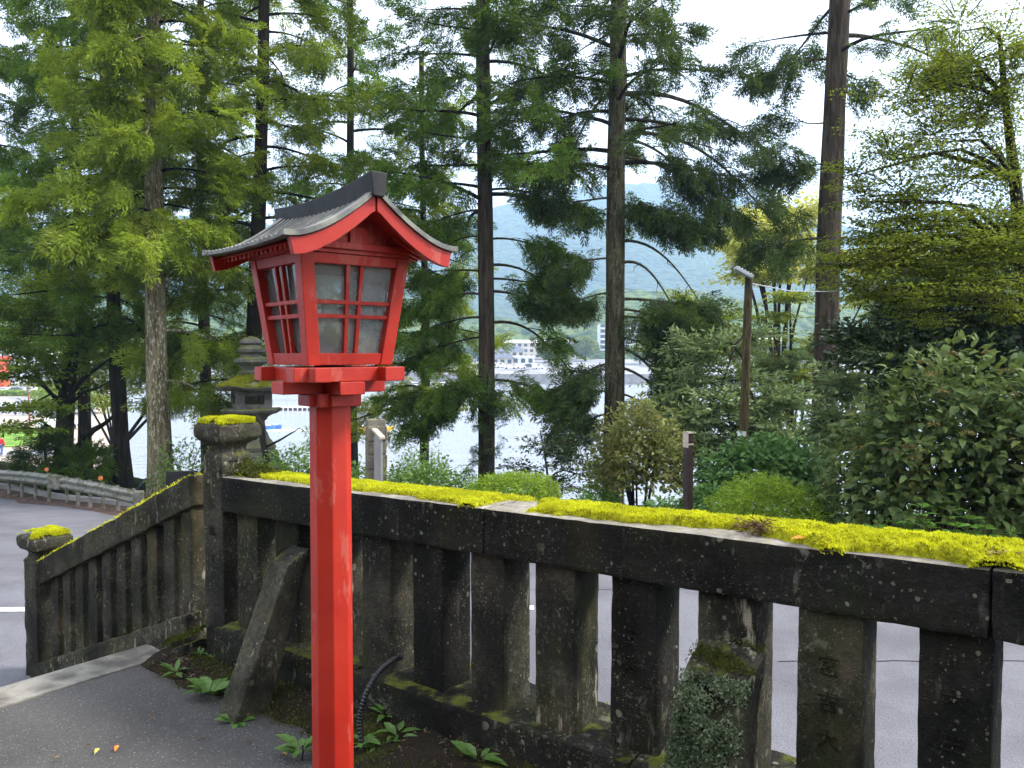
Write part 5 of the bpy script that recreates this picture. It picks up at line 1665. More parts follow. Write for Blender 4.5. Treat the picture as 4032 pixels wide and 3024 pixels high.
pads = [(at(845, 385, 16), .7, .7, .5, 900), (at(875, 350, 16), .7, .7, .5, 900), (at(880, 405, 15.5), .9, .8, .5, 1100), (at(835, 425, 15.5), .8, .8, .45, 950), (at(890, 310, 16), .5, .6, .4, 500), (at(865, 440, 15), .8, .7, .35, 700)]
pad_tree('grey green leafy shrub at the foot of the thick brown trunk', b_, tr, pads, .16, M['silver'], M['twig'], 49, cat='shrub', name='tall_shrub', lay=5, flat=.35, wr=.34)
b_ = spot(548, 19)
tr = [(b_, .04), (at(548, 480, 19), .03), (at(545, 455, 19), .02), (at(540, 430, 19), .012)]
pads = [(at(540, 445, 19), .7, .6, .25, 260), (at(565, 458, 19), .8, .6, .3, 420), (at(520, 468, 19), .6, .6, .25, 260), (at(585, 470, 18.5), .7, .6, .35, 420), (at(560, 485, 18), .8, .6, .3, 420), (at(588, 440, 19.2), .5, .5, .2, 170)]
pad_tree('thin dark shrub of small leaves in front of the lake', b_, tr, pads, .10, M['evergreen'], M['twig'], 50, cat='shrub', name='thin_shrub', lay=4, flat=.5, wr=.5)

# shrubs along the far side of the road
def gs(px_, Y, y_top):
    c = spot(px_, Y); top = at(px_, y_top, Y).z
    return c, top - c.z


c, h = gs(514, 16.6, 473)
shrub('bright clipped azalea in front of the slender brown trunk', c, 1.0, .8, h, 12000, .062, .027, M['azalea'], 61, name='azalea', inner=.45, lump=.30)
c, h = gs(600, 15.0, 484)
shrub('small bright green bush between the two azaleas', c, .40, .4, h, 1300, .085, .03, M['fresh'], 62, inner=.4, lump=.3)
c, h = gs(770, 11.8, 479)
shrub('wide clipped azalea beside the brown marker post', c, .92, .7, h, 16000, .050, .022, M['azalea'], 63, name='azalea', inner=.45, lump=.30)
c, h = gs(641, 15.0, 404)
shrub('olive and rust coloured shrub left of the brown marker post', c, .95, .8, h, 4300, .12, .055, M['rusty'], 64, broad=True, inner=.35, lump=.4, stems=12)
c, h = gs(765, 14.5, 440)
shrub('mound of blue green nettle-like leaves below the timber lamp post', c, 1.25, .9, h, 3800, .14, .085, M['nettle'], 65, broad=True, inner=.4, lump=.3, name='leafy_mound', cat='plant', up=1.0)
c, h = gs(712, 13.4, 487)
shrub('low blue green plant right of the brown marker post', c, .55, .5, h, 900, .11, .07, M['nettle'], 66, broad=True, inner=.5, lump=.3, name='leafy_mound', cat='plant', up=1.0)
c, h = gs(670, 13.4, 503)
shrub('low blue green ground plant left of the brown marker post', c, .60, .5, h + .05, 700, .10, .065, M['nettle'], 67, broad=True, inner=.4, lump=.3, name='leafy_mound', cat='plant', up=1.0)
c, h = gs(425, 17.0, 464)
shrub('low leafy shrub between the cobbled pillar and the slender trunk', c, 1.15, .8, h, 2100, .12, .05, M['fern'], 68, broad=True, inner=.35, lump=.42, lumps=5)
c, h = gs(380, 18.5, 448)
shrub('small dark shrub beside the cobbled pillar', c + Vector((.9, .3, 0)), .8, .7, h, 1100, .10, .045, M['fern'], 69, inner=.3, lump=.45)
c, h = gs(300, 18.6, 447)
shrub('leafy shrub beside the foot of the mossy stone lantern', c, 1.2, .8, h, 1900, .12, .055, M['fern'], 70, broad=True, inner=.35, lump=.42, lumps=5)
c, h = gs(352, 17.8, 462)
shrub('leafy shrub just behind the red post', c, .8, .7, h, 1100, .11, .05, M['fern'], 71, broad=True, inner=.3, lump=.4)
c, h = gs(185, 20.5, 440)
shrub('thin shrub beside the pale peeling trunk', c, .9, .7, h, 1100, .11, .05, M['fern'], 72, inner=.3, lump=.5, lumps=5)

# the big hydrangea: the largest leaves one by one, the rest as a mass
HL = []
for v in range(4):
    V, F = folded(np.zeros((1, 3)), np.array([[1., 0, 0]]), np.array([[0, 0, 1.]]), 1.0, .60 + .06 * v, .18 + .06 * v, .10 + .03 * v)
    me = mesh_from('leaf', V, F); me.materials.append(M['hydrangea']); HL.append(me)
FLm = []
for v in range(3):
    V, F = folded(np.zeros((1, 3)), np.array([[1., 0, 0]]), np.array([[0, 0, 1.]]), 1.0, .36 + .05 * v, .15 + .1 * v, .12)
    me = mesh_from('leaf', V, F); me.materials.append(M['fresh']); FLm.append(me)


def leaf_object(me, p, d, up, L, parent):
    d = Vector(d).normalized(); s = Vector(up).cross(d)
    if s.length < 1e-4: s = Vector((0, 1, 0))
    s.normalize(); u = d.cross(s)
    o = bpy.data.objects.new('leaf', me)
    m = Matrix((d, s, u)).transposed().to_4x4() @ Matrix.Scale(L, 4)
    m.translation = Vector(p) - parent.location
    o.matrix_local = m
    o.parent = parent
    C.objects.link(o)
    return o


def hydrangea(label, c, rx, ry, h, n_mass, n_leaf, seed, L=.15):
    g = np.random.default_rng(seed)
    t = shrub(label, c, rx, ry, h, n_mass, L * .85, L * .52, M['hydrangea'], seed, broad=True, name='hydrangea', inner=.18, lump=.45, stems=16, up=.9, droop=.35)
    c = np.array(c); n = 0
    while n < n_leaf:
        d = unit(1, g)[0]
        if d[1] > .15 or d[2] < -.35: continue
        r = g.uniform(.80, 1.04)
        p = c + d * r * np.array([rx, ry, h * .62]) + np.array([0, 0, h * .40])
        if p[2] < c[2] + .3: continue
        leaf_object(HL[g.integers(4)], p, d * .8 + g.normal(0, .5, 3) + np.array([0, 0, -.15]), d * .12 + np.array([0, -.10, 1]) + g.normal(0, .28, 3), L * g.uniform(.8, 1.3), t)
        n += 1
    return t


c, h = gs(955, 10.6, 350)
hy = hydrangea('large hydrangea bush with broad dull green leaves, behind the moss on the right', c, 1.35, 1.0, h, 4600, 290, 81, .16)
c2_, h2 = gs(880, 11.4, 400)
hydrangea('lower hydrangea with yellowish leaves beside the clipped azalea', c2_,   .85, .8, h2, 2300, 120, 82, .13)
c3_, h3 = gs(1050, 9.9, 372)
hydrangea('hydrangea with broad leaves at the right edge of the view', c3_, .9, .8, h3, 2000, 110, 83, .17)
for tt, cc, rx, ry, hh, n, sd in ((hy, c, 1.35, 1.0, h, 15, 5),):
    g = np.random.default_rng(sd)
    for k in range(n):                                           # faded flower heads
        d = unit(1, g)[0]; d[1] = -abs(d[1]) * .8; d[2] = abs(d[2]) * .9 + .15; d[0] = d[0] * .9 - .25; d /= np.linalg.norm(d)
        p = np.array(cc) + d * 1.02 * np.array([rx, ry, hh * .62]) + np.array([0, 0, hh * .40])
        m = 90
        q = unit(m, g); q[:, 2] = np.abs(q[:, 2])
        V, F = kites(p + q * np.array([.075, .075, .04]) * g.uniform(.7, 1, (m, 1)), q + g.normal(0, .5, (m, 3)), unit(m, g), g.uniform(.014, .024, m), g.uniform(.012, .02, m), .1)
        link('flower_head', mesh_from('flower_head', V, F), M['dry_pale'], tt)
# bright young sprigs in front of it
sprigs = [(893, 516, 9.9), (905, 525, 9.8), (922, 500, 9.7), (930, 521, 9.6), (950, 503, 9.7), (955, 519, 9.5), (968, 512, 9.6), (942, 488, 9.9), (985, 522, 9.5), (878, 522, 9.9), (912, 509, 9.9)]
ORD = ['leftmost', 'second', 'third', 'fourth', 'fifth', 'sixth', 'seventh', 'eighth', 'ninth', 'tenth', 'rightmost']
for k, (x, y, Y) in enumerate(sorted(sprigs)):
    g = np.random.default_rng(200 + k)
    p = at(x, y, Y); gz = ground(p.x, p.y)
    t = thing('young_sprig', 'fresh green leafy sprig before the hydrangea, ' + ORD[k] + ' from the left' if 0 < k < 10 else ORD[k] + ' fresh green leafy sprig in front of the hydrangea', 'plant', (p.x, p.y, gz), 'sprigs in front of the hydrangea')
    MB().tube([Vector((p.x, p.y, gz)), Vector((p.x + .03, p.y, (gz + p.z) / 2)), p], [.008, .006, .004], 5, False).build('stem', M['twig_tan'], t)
    for m in range(13):
        a = m * 2.4 + g.uniform(0, .5); lev = m // 4
        d = Vector((math.cos(a), math.sin(a), .25 + .12 * lev)); q = p - Vector((0, 0, .09 * (3 - lev))) + Vector((d.x, d.y, 0)) * .02
        leaf_object(FLm[m % 3], q, d, Vector((0, 0, 1)) + Vector((g.normal(0, .2), g.normal(0, .2), 0)), g.uniform(.15, .23) * (1 - .1 * lev), t)
# bare tan stems under the hydrangea
for k, (pts) in enumerate(([(1024, 505), (1000, 515), (985, 528)], [(985, 530), (992, 500), (988, 470)], [(1000, 525), (1010, 490), (1024, 465)], [(930, 470), (905, 452), (880, 448)])):
    mbs = MB().tube([at(x, y, 10.0) for x, y in pts], [.014, .011, .007], 6)
    st_ = mbs.build('bare_stem', M['twig_tan'], hy)

# undergrowth on the verge beyond the road: low leaves in one mass
n = 15000
x = rng.uniform(-3.0, 12.0, n); off = .25 + np.abs(rng.normal(0, 1.5, n))
y = edge_y(x) + off
tall = .10 + .75 * npnoise(x, y, 1.1, 44, 3) ** 1.5 * np.clip(off / 1.2, .25, 1) * np.interp(x, [-3, 1, 4, 12], [.45, .6, 1.2, 1.5])
P = np.stack([x, y, land_z(x, y) - .06 + rng.random(n) * tall], 1)
V, F = folded(P, np.concatenate([rng.normal(0, 1, (n, 2)), rng.normal(.25, .3, (n, 1))], 1), np.array([0, 0, 1.]) + rng.normal(0, .35, (n, 3)), rng.uniform(.07, .15, n), rng.uniform(.03, .07, n), .25)
link('undergrowth', mesh_from('undergrowth', V, F), M['fern'])['kind'] = 'stuff'

# ------------------------------------------------------------------ stone lantern behind the corner post
SL = spot(251, 21); sz = SL.z
zl = lambda row: at(251, row, 21).z
sl = thing('stone_lantern', 'tall old stone lantern with a mossy curved roof and stacked finial', 'lantern', SL)
c0 = (SL.x, SL.y, 0)
rt = .5
sq = math.pi / 4 + .5
MS = M['stone_lantern']
for k, (r, a, b2) in enumerate(((1.15, sz - .1, zl(463)), (.80, zl(463), zl(449)))):
    MB().lathe(c0, [(r, a), (r, b2 - .05), (r * .95, b2)], 4, sq).build('base_slab', MS, sl, bevel=.03, cuts=2, rough=.04, rs=3)
MB().lathe(c0, [(.60, zl(449)), (.62, zl(446)), (.44, zl(438)), (.36, zl(430)), (.33, zl(421)), (.42, zl(418))], 12, .2).build('shaft', MS, sl, smooth=True, cuts=1, rough=.03)
MB().lathe(c0, [(.40, zl(418)), (.74, zl(412)), (.78, zl(409)), (.73, zl(408))], 6, .5).build('platform', MS, sl, bevel=.02, cuts=2, rough=.03, rs=4)
# fire box: four corner posts, sill and head with open windows
zb, zt = zl(408), zl(390)
fb = MB()
ca, sa = math.cos(.5), math.sin(.5)
fx = (Vector((ca, sa, 0)), Vector((-sa, ca, 0)), Vector((0, 0, 1)))
for a in (-1, 1):
    for b2 in (-1, 1):
        fb.box(Vector((SL.x, SL.y, (zb + zt) / 2)) + fx[0] * .34 * a + fx[1] * .34 * b2, .10, .10, (zt - zb) / 2, fx)
fb.box(Vector((SL.x, SL.y, zb + .06)), .43, .43, .06, fx)
fb.box(Vector((SL.x, SL.y, zt - .07)), .43, .43, .068, fx)
fb.build('fire_box', MS, sl)
KS = .86
zc0, zc1 = zl(391), zl(375)
V, F = [], []
prof = [(.52, zc0), (1.02, zc0 + .03), (1.10, zc0 + .10), (.80, zc0 + .20), (.52, zc0 + .33), (.30, zc1), (.22, zc1 + .02)]
nn_ = 24
for r, z in prof:
    for k in range(nn_):
        a = 2 * math.pi * k / nn_ + .5
        cr_ = abs(math.cos(2 * (a - .5 - math.pi / 4)))              # four swept-up corners
        rr = r * KS * (1 - .13 * (1 - cr_)) ; V.append(Vector((SL.x + rr * math.cos(a), SL.y + rr * math.sin(a), z + .07 * cr_ ** 3 * (r > .9))))
for i2 in range(len(prof) - 1):
    for k in range(nn_):
        F.append((i2 * nn_ + k, i2 * nn_ + (k + 1) % nn_, (i2 + 1) * nn_ + (k + 1) % nn_, (i2 + 1) * nn_ + k))
F += [tuple(range(nn_ - 1, -1, -1)), tuple((len(prof) - 1) * nn_ + k for k in range(nn_))]
capl = MB().add(V, F).build('roof', MS, sl, smooth=True, cuts=1, rough=.05, rs=3)
n = 9000
a = rng.uniform(0, 6.283, n); q = rng.random(n) ** .6
rr = .20 + .86 * q
z = np.interp(rr, [.22, .30, .52, .80, 1.10], [zc1 + .02, zc1, zc0 + .33, zc0 + .20, zc0 + .10]) + .02
P = np.stack([SL.x + rr * np.cos(a) * .93 * KS, SL.y + rr * np.sin(a) * .93 * KS, z], 1)
okm = npnoise(P[:, 0] * 2, P[:, 1] * 2, 1.3, 5) > .34
tufts(capl, P[okm], np.stack([np.cos(a[okm]) * .4, np.sin(a[okm]) * .4, np.ones(okm.sum())], 1), 14000, M['olive_roof_moss'] if 'olive_roof_moss' in M else leafmat('olive_roof_moss', (.16, .17, .012), (.36, .37, .03), .30, 3.0, .02), (.03, .06), (.015, .03), 'moss', .5)
prof = [(.30, zc1), (.34, zl(372.5)), (.24, zl(370)), (.30, zl(366)), (.46, zl(362)), (.46, zl(359)), (.28, zl(356.5)), (.26, zl(354)), (.36, zl(352)), (.37, zl(349)), (.30, zl(346)), (.27, zl(345)), (.33, zl(343)), (.29, zl(340)), (.16, zl(337.5)), (.03, zl(335.5))]
MB().lathe(c0, [(r * .92, z) for r, z in prof], 16).build('finial', MS, sl, smooth=True, cuts=1, rough=.03, rs=4)

# bare leaning sapling beside it
ps = [at(267, 475, 20.2), at(266, 455, 20.2), at(263, 440, 20.2), at(262, 425, 20.2), at(257, 415, 20.2)]
p_ = MB().tube(ps, [.09, .08, .08, .06, .04], 8, True, .15).tube([at(266, 447, 20.2), at(280, 440, 20), at(300, 428, 19.8)], [.035, .028, .012], 6)
props(p_.build('bare_sapling', M['bark_dark'], None, loc=ps[0], smooth=True), 'bare dark crooked stem leaning beside the mossy stone lantern', 'tree')

# cobbled pillar with a notice board leaning on it
PL = spot(375, 17)
pl = thing('stone_pillar', 'short pillar of cemented cobbles standing by the lake bank', 'pillar', PL)
pt_ = at(375, 419, 17).z
ax = (Vector((.94, .34, 0)), Vector((-.34, .94, 0)), Vector((0, 0, 1)))
MB().box((PL.x, PL.y, (PL.z + pt_) / 2 - .02), .19, .17, (pt_ - PL.z) / 2 + .02, ax).build('core', M['monument'], pl, bevel=.03, cuts=2, rough=.03, rs=5)
z = PL.z; row = 0
while z < pt_ - .16:
    hgt_ = R.uniform(.22, .34)
    for sd in range(2):
        o_ = (row % 2) * .05 - .025
        for kx in (-1, 1):
            cc = Vector((PL.x, PL.y, z + hgt_ / 2)) + ax[0] * (kx * .095 + o_ * .6) - ax[1] * .165 if sd == 0 else Vector((PL.x, PL.y, z + hgt_ / 2)) + ax[0] * .185 + ax[1] * (kx * .085 + o_)
            w1, w2 = (.088, .03) if sd == 0 else (.03, .08)
            MB().box(cc, w1 * R.uniform(.9, 1.02), w2, hgt_ / 2 - .012, ax).build('cobble', M['monument'], pl, bevel=.022, seg=2)
    z += hgt_; row += 1
bd = thing('notice_board', 'narrow weathered notice board with a sloping top on the cobbled pillar', 'sign', (PL.x + .12, PL.y - .2, PL.z))
bx = (Vector((.55, -.83, 0)), Vector((.83, .55, 0)), Vector((0, 0, 1)))
bc = Vector((PL.x + .12, PL.y - .36, 0))
MB().box(bc + Vector((0, 0, (PL.z + at(0, 434, 17).z) / 2)), .17, .025, (at(0, 434, 17).z - PL.z) / 2, bx).build('board', M['conc_grey'], bd, bevel=.006)
zt_ = at(0, 433, 17).z
MB().hexa([bc + bx[0] * a + bx[1] * b2 + Vector((0, 0, zt_ + dz - a * .35)) for dz in (0, .05) for a, b2 in ((-.21, -.06), (.21, -.06), (.21, .06), (-.21, .06))]).build('cap_board', M['cream_trim'], bd)

# brown marker post with cream bands
mp = spot(689, 12.6); mt = at(689, 433, 12.6).z
mk = thing('marker_post', 'square dark brown marker post with cream bands at its top', 'post', mp)
mx = (Vector((.88, .47, 0)), Vector((-.47, .88, 0)), Vector((0, 0, 1)))
MB().box((mp.x, mp.y, (mp.z + mt) / 2 - .05), .056, .056, (mt - mp.z) / 2 + .05, mx).build('shaft', M['post_brown'], mk, bevel=.004)
MB().box((mp.x, mp.y, mt + .006), .060, .060, .012, mx).build('cap', M['cream_trim'], mk, bevel=.003)
MB().box((mp.x, mp.y, mt - .175), .0595, .0595, .012, mx).build('band', M['cream_trim'], mk, bevel=.003)
MB().box(Vector((mp.x, mp.y, mt - .10)) - mx[0] * .054, .006, .058, .125, mx).build('side_panel', M['cream_trim'], mk)

# timber lamp post with a floodlight
lpb = spot(743, 16.5); lz0 = lpb.z
l_top = at(749, 272, 16.5)
lm = thing('lamp_post', 'leaning round timber lamp post carrying a small floodlight', 'lamp post', lpb)
MB().tube([Vector((at(742, 450, 16.5).x, 16.5, lz0 - .2)), at(742.5, 455, 16.5), at(745, 390, 16.5), at(747, 330, 16.5), l_top], [.105, .098, .090, .083, .078], 14).build('pole', M['wood_post'], lm, smooth=False)
MB().tube([at(742.5, 436, 16.5), at(742.6, 431, 16.5)], .101, 14).build('label_band', M['white'], lm)
MB().tube([l_top + Vector((-.02, -.09, -.35)), l_top + Vector((-.06, -.14, -.20)), l_top + Vector((-.10, -.14, -.12))], .014, 6).build('bracket', M['black'], lm)
hx = Vector((.86, -.10, -.50)).normalized(); hy_ = Vector((0.10, .99, 0)).normalized(); hz_ = hx.cross(hy_)
hc = l_top + Vector((-.16, -.16, -.03))
fl = MB().box(hc, .20, .14, .035, (hx, hy_, hz_)).build('floodlight', M['lamp_head'], lm, bevel=.012)
for k in range(5):
    MB().box(hc + hx * (-.14 + .07 * k) + hz_ * .044 * (1 if hz_.z > 0 else -1), .008, .12, .012, (hx, hy_, hz_)).build('fin', M['lamp_head'], fl)
wi = [at(749, 283, 16.6), at(790, 291, 19.5), at(826, 291.5, 23.55), at(846, 290, 23.6), at(885, 284, 22)]
props(MB().tube(wi, .012, 6).build('cable', M['wire'], None, loc=wi[0]), 'thin pale cable strung from the lamp post past the thick trunk', 'cable')

# guardrail
GP = [(at(-40, 466, 26.3), 0), (at(0, 470, 24.2), 0), (at(28, 472, 22.6), 0), (at(53, 475, 21.2), 0), (at(98, 483, 19.6), 0), (at(139, 491.5, 18.5), 0)]
gpts = []
for k, (p, _) in enumerate(GP): gpts.append(Vector((p.x, p.y, p.z)))


def wbeam(pts):
    prof = [(-.035, 0), (-.03, -.03), (.03, -.07), (.03, -.11), (-.03, -.15), (-.03, -.19), (.03, -.23), (.03, -.27), (-.03, -.31), (-.035, -.33)]
    V, F = [], []
    for i2, p in enumerate(pts):
        d = (pts[min(i2 + 1, len(pts) - 1)] - pts[max(0, i2 - 1)]); d.z = 0; d.normalize()
        o = Vector((d.y, -d.x, 0))
        if o.y > 0: o = -o
        for a, b2 in prof: V.append(p + o * a + Vector((0, 0, b2)))
    m = len(prof)
    for i2 in range(len(pts) - 1):
        for k in range(m - 1): F.append((i2 * m + k, i2 * m + k + 1, (i2 + 1) * m + k + 1, (i2 + 1) * m + k))
    return MB().add(V, F)


def rail_on(label, pts, np_, refl):
    t = thing('guardrail', label, 'guardrail', (pts[-1].x, pts[-1].y, float(road_z(pts[-1].y))), 'guardrails along the road')
    # end short of each other
    me = wbeam(pts)
    o = me.build('beam', M['galv'], t)
    sol = o.modifiers.new('thickness', 'SOLIDIFY'); sol.thickness = .012
    L_ = [0]
    for k in range(len(pts) - 1): L_.append(L_[-1] + (pts[k + 1] - pts[k]).length)
    def along(q):
        q *= L_[-1]
        for k in range(len(pts) - 1):
            if q <= L_[k + 1] + 1e-6: return pts[k].lerp(pts[k + 1], (q - L_[k]) / (L_[k + 1] - L_[k]))
        return pts[-1]
    for k in range(np_):
        p = along((k + .5) / np_); zg = float(road_z(p.y)) - .2
        MB().tube([Vector((p.x + .02, p.y + .10, zg)), Vector((p.x + .02, p.y + .10, p.z + .01))], .045, 8).build('post', M['galv'], t)
        if k in refl:
            r_ = MB().tube([p + Vector((0, .08, .0)), p + Vector((0, .08, .07))], .012, 6).build('reflector_stem', M['galv'], t)
            MB().tube([p + Vector((0, .02, .12)), p + Vector((0, .06, .12))], .05, 12).build('reflector', M['reflector'], r_)
    for e in (pts[0], pts[-1]):
        MB().box(e + Vector((0, -.02, -.165)), .12, .06, .19).build('end_terminal', M['galv'], t, bevel=.04)


rail_on('guardrail section nearest the pale trunk, streaked with algae', [gpts[3] + Vector((.16, -.05, -.02)), gpts[4], gpts[5]], 6, {3})
rail_on('guardrail section running out at the left edge of the road', [gpts[0], gpts[1], gpts[2], gpts[3]], 7, {6})

# black iron stair railing going down the bank, a dark board beyond the fence
sr = thing('stair_railing', 'black iron railing of steps going down the bank beside the pale trunk', 'railing', at(140, 505, 21.5))
rp = [(at(131, 498, 21.6), at(131, 510, 21.6)), (at(139, 486, 22.2), at(139, 500, 22.2)), (at(146, 479, 22.8), at(146, 492, 22.8))]
MB().tube([a for a, b2 in rp], .035, 6).build('handrail', M['black'], sr)
MB().tube([b2 for a, b2 in rp], .03, 6).build('handrail', M['black'], sr)
for k in range(9):
    q = k / 8
    i2 = min(1, int(q * 2)); f = q * 2 - i2
    a = rp[i2][0].lerp(rp[i2 + 1][0], f); b2 = rp[i2][1].lerp(rp[i2 + 1][1], f)
    MB().tube([a, b2], .016, 5).build('bar', M['black'], sr)
w0 = at(182, 478, 17.5)
dw = MB().box((w0.x, w0.y, w0.z - .55), .32, .05, .70, (Vector((.97, .25, 0)), Vector((-.25, .97, 0)), Vector((0, 0, 1)))).build('board_fence', M['black'], None, loc=(w0.x, w0.y, w0.z - 1.2), bevel=.01)
props(dw, 'low black board between the pale trunk and the corner post', 'board')

# ------------------------------------------------------------------ small things near the path


def weed(label, p, n, L, W, seed, rise=.5, stem=0.0, mat='weed', name='weed', group=None, spread=1.0):
    g = np.random.default_rng(seed)
    t = thing(name, label, 'weed', p, group)
    V, F = folded(np.zeros((1, 3)), np.array([[1., 0, 0]]), np.array([[0, 0, 1.]]), 1.0, W, .22, .14)
    me = mesh_from('leaf', V, F, True); me.materials.append(M[mat])
    for k in range(n):
        a = k * 2.4 + g.normal(0, .3); lev = g.random()
        d = Vector((math.cos(a) * spread, math.sin(a) * spread, rise * g.uniform(.3, 1.4)))
        q = Vector(p) + Vector((0, 0, stem * (.3 + .7 * lev))) + Vector((math.cos(a), math.sin(a), 0)) * L * .10
        leaf_object(me, q, d, Vector((0, 0, 1)) + Vector((g.normal(0, .15), g.normal(0, .15), 0)), L * g.uniform(.45, 1.25), t)
    if stem: MB().tube([Vector(p) - Vector((0, 0, .02)), Vector(p) + Vector((.005, 0, stem * .5)), Vector(p) + Vector((0, .005, stem))], .0035, 5).build('stem', M['twig'], t)
    return t


def onpath(px_, py_, off=0.0):
    """where the line of sight meets the sloping path"""
    lo, hi = 1.5, 7.0
    for _ in range(40):
        m = (lo + hi) / 2; p = at(px_, py_, m)
        s = (Vector((p.x, p.y, 0)) - Vector((FA.x, FA.y, 0))).dot(FD)
        if p.z > path_z(s) + off: lo = m
        else: hi = m
    return at(px_, py_, lo)


weed('broad-leaved plantain at the end of the pale kerb', onpath(210, 692, .03), 16, .125, .50, 301, .55)
weed('fern-like green plant at the corner where the kerb meets the fence', onpath(176, 672, .03), 11, .085, .30, 302, .6)
weed('small light green plant on the mossy ledge below the corner post', onpath(199, 655, .05), 12, .085, .22, 303, .8)
weed('little sprig left of the raking stone stay at the post foot', onpath(213, 657, .06), 8, .07, .28, 304, .8)
weed('small weed at the foot of the left stone stay', onpath(237, 722, .0), 11, .085, .42, 305, .5)
weed('leafy weed left of the red post at its foot', onpath(302, 757, .02), 13, .11, .48, 306, .6, .05)
weed('sprig of pale leaves against the hose just above the soil', onpath(365, 706, .04), 9, .085, .46, 307, .4, .07)
weed('sprig of pointed leaves on the soil right of the hose', onpath(384, 722, .04), 9, .085, .36, 308, .4, .06)
weed('cluster of leaves beside the broken foundation stone', onpath(398, 742, .03), 9, .10, .36, 309, .35, .05)
weed('low leaves between the red post and the hose foot', onpath(363, 748, .03), 9, .08, .40, 310, .35, .04)
weed('narrow leaves on the bare soil in front of the hose', onpath(378, 752, .02), 8, .085, .34, 311, .35, .03)
weed('lone green sprig on the foundation stone near the middle balusters', onpath(479, 766, .05), 7, .12, .38, 312, .4, .05)
weed('small sprout at the foot of the low end post', at(62, 686, 6.0), 7, .09, .5, 313, .5)
weed('tiny sprout in the shade under the left stone stay', onpath(309, 688, .03), 6, .06, .36, 314, .4)
# litter and moss on the soil strip along the fence
n = 9000
s_ = rng.uniform(-2.0, 4.3, n); q_ = rng.random(n)
d_ = -.03 - q_ * np.array([soil_edge(a) for a in s_]) * 1.05
P = A0 + s_[:, None] * D0 + d_[:, None] * N0
P[:, 2] = path_z(s_) + .004 + .075 * np.sin(np.minimum(1, q_ * 0 + (1 - q_) * 1.15) * math.pi / 2) * .75 * np.minimum(1, (1 - q_) * 5)
ms = npnoise(P[:, 0], P[:, 1], 5, 61) > .56
V, F = kites(P[ms], np.stack([rng.normal(0, .5, ms.sum()), rng.normal(0, .5, ms.sum()), np.ones(ms.sum())], 1), unit(ms.sum()), rng.uniform(.010, .022, ms.sum()), rng.uniform(.005, .009, ms.sum()), .2)
link('soil_moss', mesh_from('soil_moss', V, F), M['moss_dark'])['kind'] = 'stuff'
k_ = (~ms) & (rng.random(n) < .55); m_ = k_.sum()
V, F = kites(P[k_] + np.array([0, 0, .008]), np.concatenate([rng.normal(0, 1, (m_, 2)), rng.normal(.05, .2, (m_, 1))], 1), np.array([0, 0, 1.]) + rng.normal(0, .4, (m_, 3)), rng.uniform(.008, .035, m_), rng.uniform(.004, .012, m_), .2)
link('soil_litter', mesh_from('soil_litter', V, F), M['litter'])['kind'] = 'stuff'
# grit and needles swept over the path
n = 2600
P = np.stack([rng.uniform(-4, .6, n), rng.uniform(1.6, 4.7, n), np.zeros(n)], 1)
S_ = (P[:, :2] - np.array([FA.x, FA.y])) @ np.array([FD.x, FD.y]); Dd = (P[:, :2] - np.array([FA.x, FA.y])) @ np.array([FN.x, FN.y])
okm = (S_ < S_KERB - .05) & (Dd < -.15) & (npnoise(P[:, 0], P[:, 1], 1.7, 71) > .47)
P = P[okm]; P[:, 2] = path_z(S_[okm]) + .008; m_ = len(P)
V, F = kites(P, np.concatenate([rng.normal(0, 1, (m_, 2)), rng.normal(.02, .1, (m_, 1))], 1), np.array([0, 0, 1.]) + rng.normal(0, .25, (m_, 3)), rng.uniform(.006, .030, m_), rng.uniform(.002, .007, m_), .15)
link('path_grit', mesh_from('path_grit', V, F), M['litter'])['kind'] = 'stuff'
g = np.random.default_rng(77)
FLV = [('orange', 'orange_leaf', 118, 745), ('yellow', 'yellow_leaf', 99, 748), ('pinkish brown', 'dry', 246, 742), ('pale yellow', 'yellow_leaf', 285, 712), ('brown', 'dry', 205, 735), ('tan', 'dry_pale', 282, 752), ('curled brown', 'dry', 392, 757), ('small tan', 'dry_pale', 60, 757), ('rust', 'dry', 155, 716), ('straw coloured', 'dry_pale', 268, 700)]
wher = {118: 'lying on the path left of the middle', 99: 'on the path beside the orange one', 246: 'on the path before the stone stay', 285: 'on the path near the foot of the stone stay', 205: 'on the path below the plantain', 282: 'by the foot of the red post', 392: 'on the soil below the hose', 60: 'near the lower left corner of the path', 155: 'close to the pale kerb', 268: 'beside the foot of the stone stay'}
for nm, mt_, x, y in FLV:
    p = onpath(x, y, .012)
    V, F = folded(np.array([tuple(p)]), np.array([[math.cos(x), math.sin(x), .05]]), np.array([[.1, .1, 1.]]), g.uniform(.03, .05), .02, .25, .25)
    props(link('fallen_leaf', mesh_from('fallen_leaf', V, F), M[mt_], None, loc=p), nm + ' fallen leaf ' + wher[x], 'leaf', 'fallen leaves on the path')
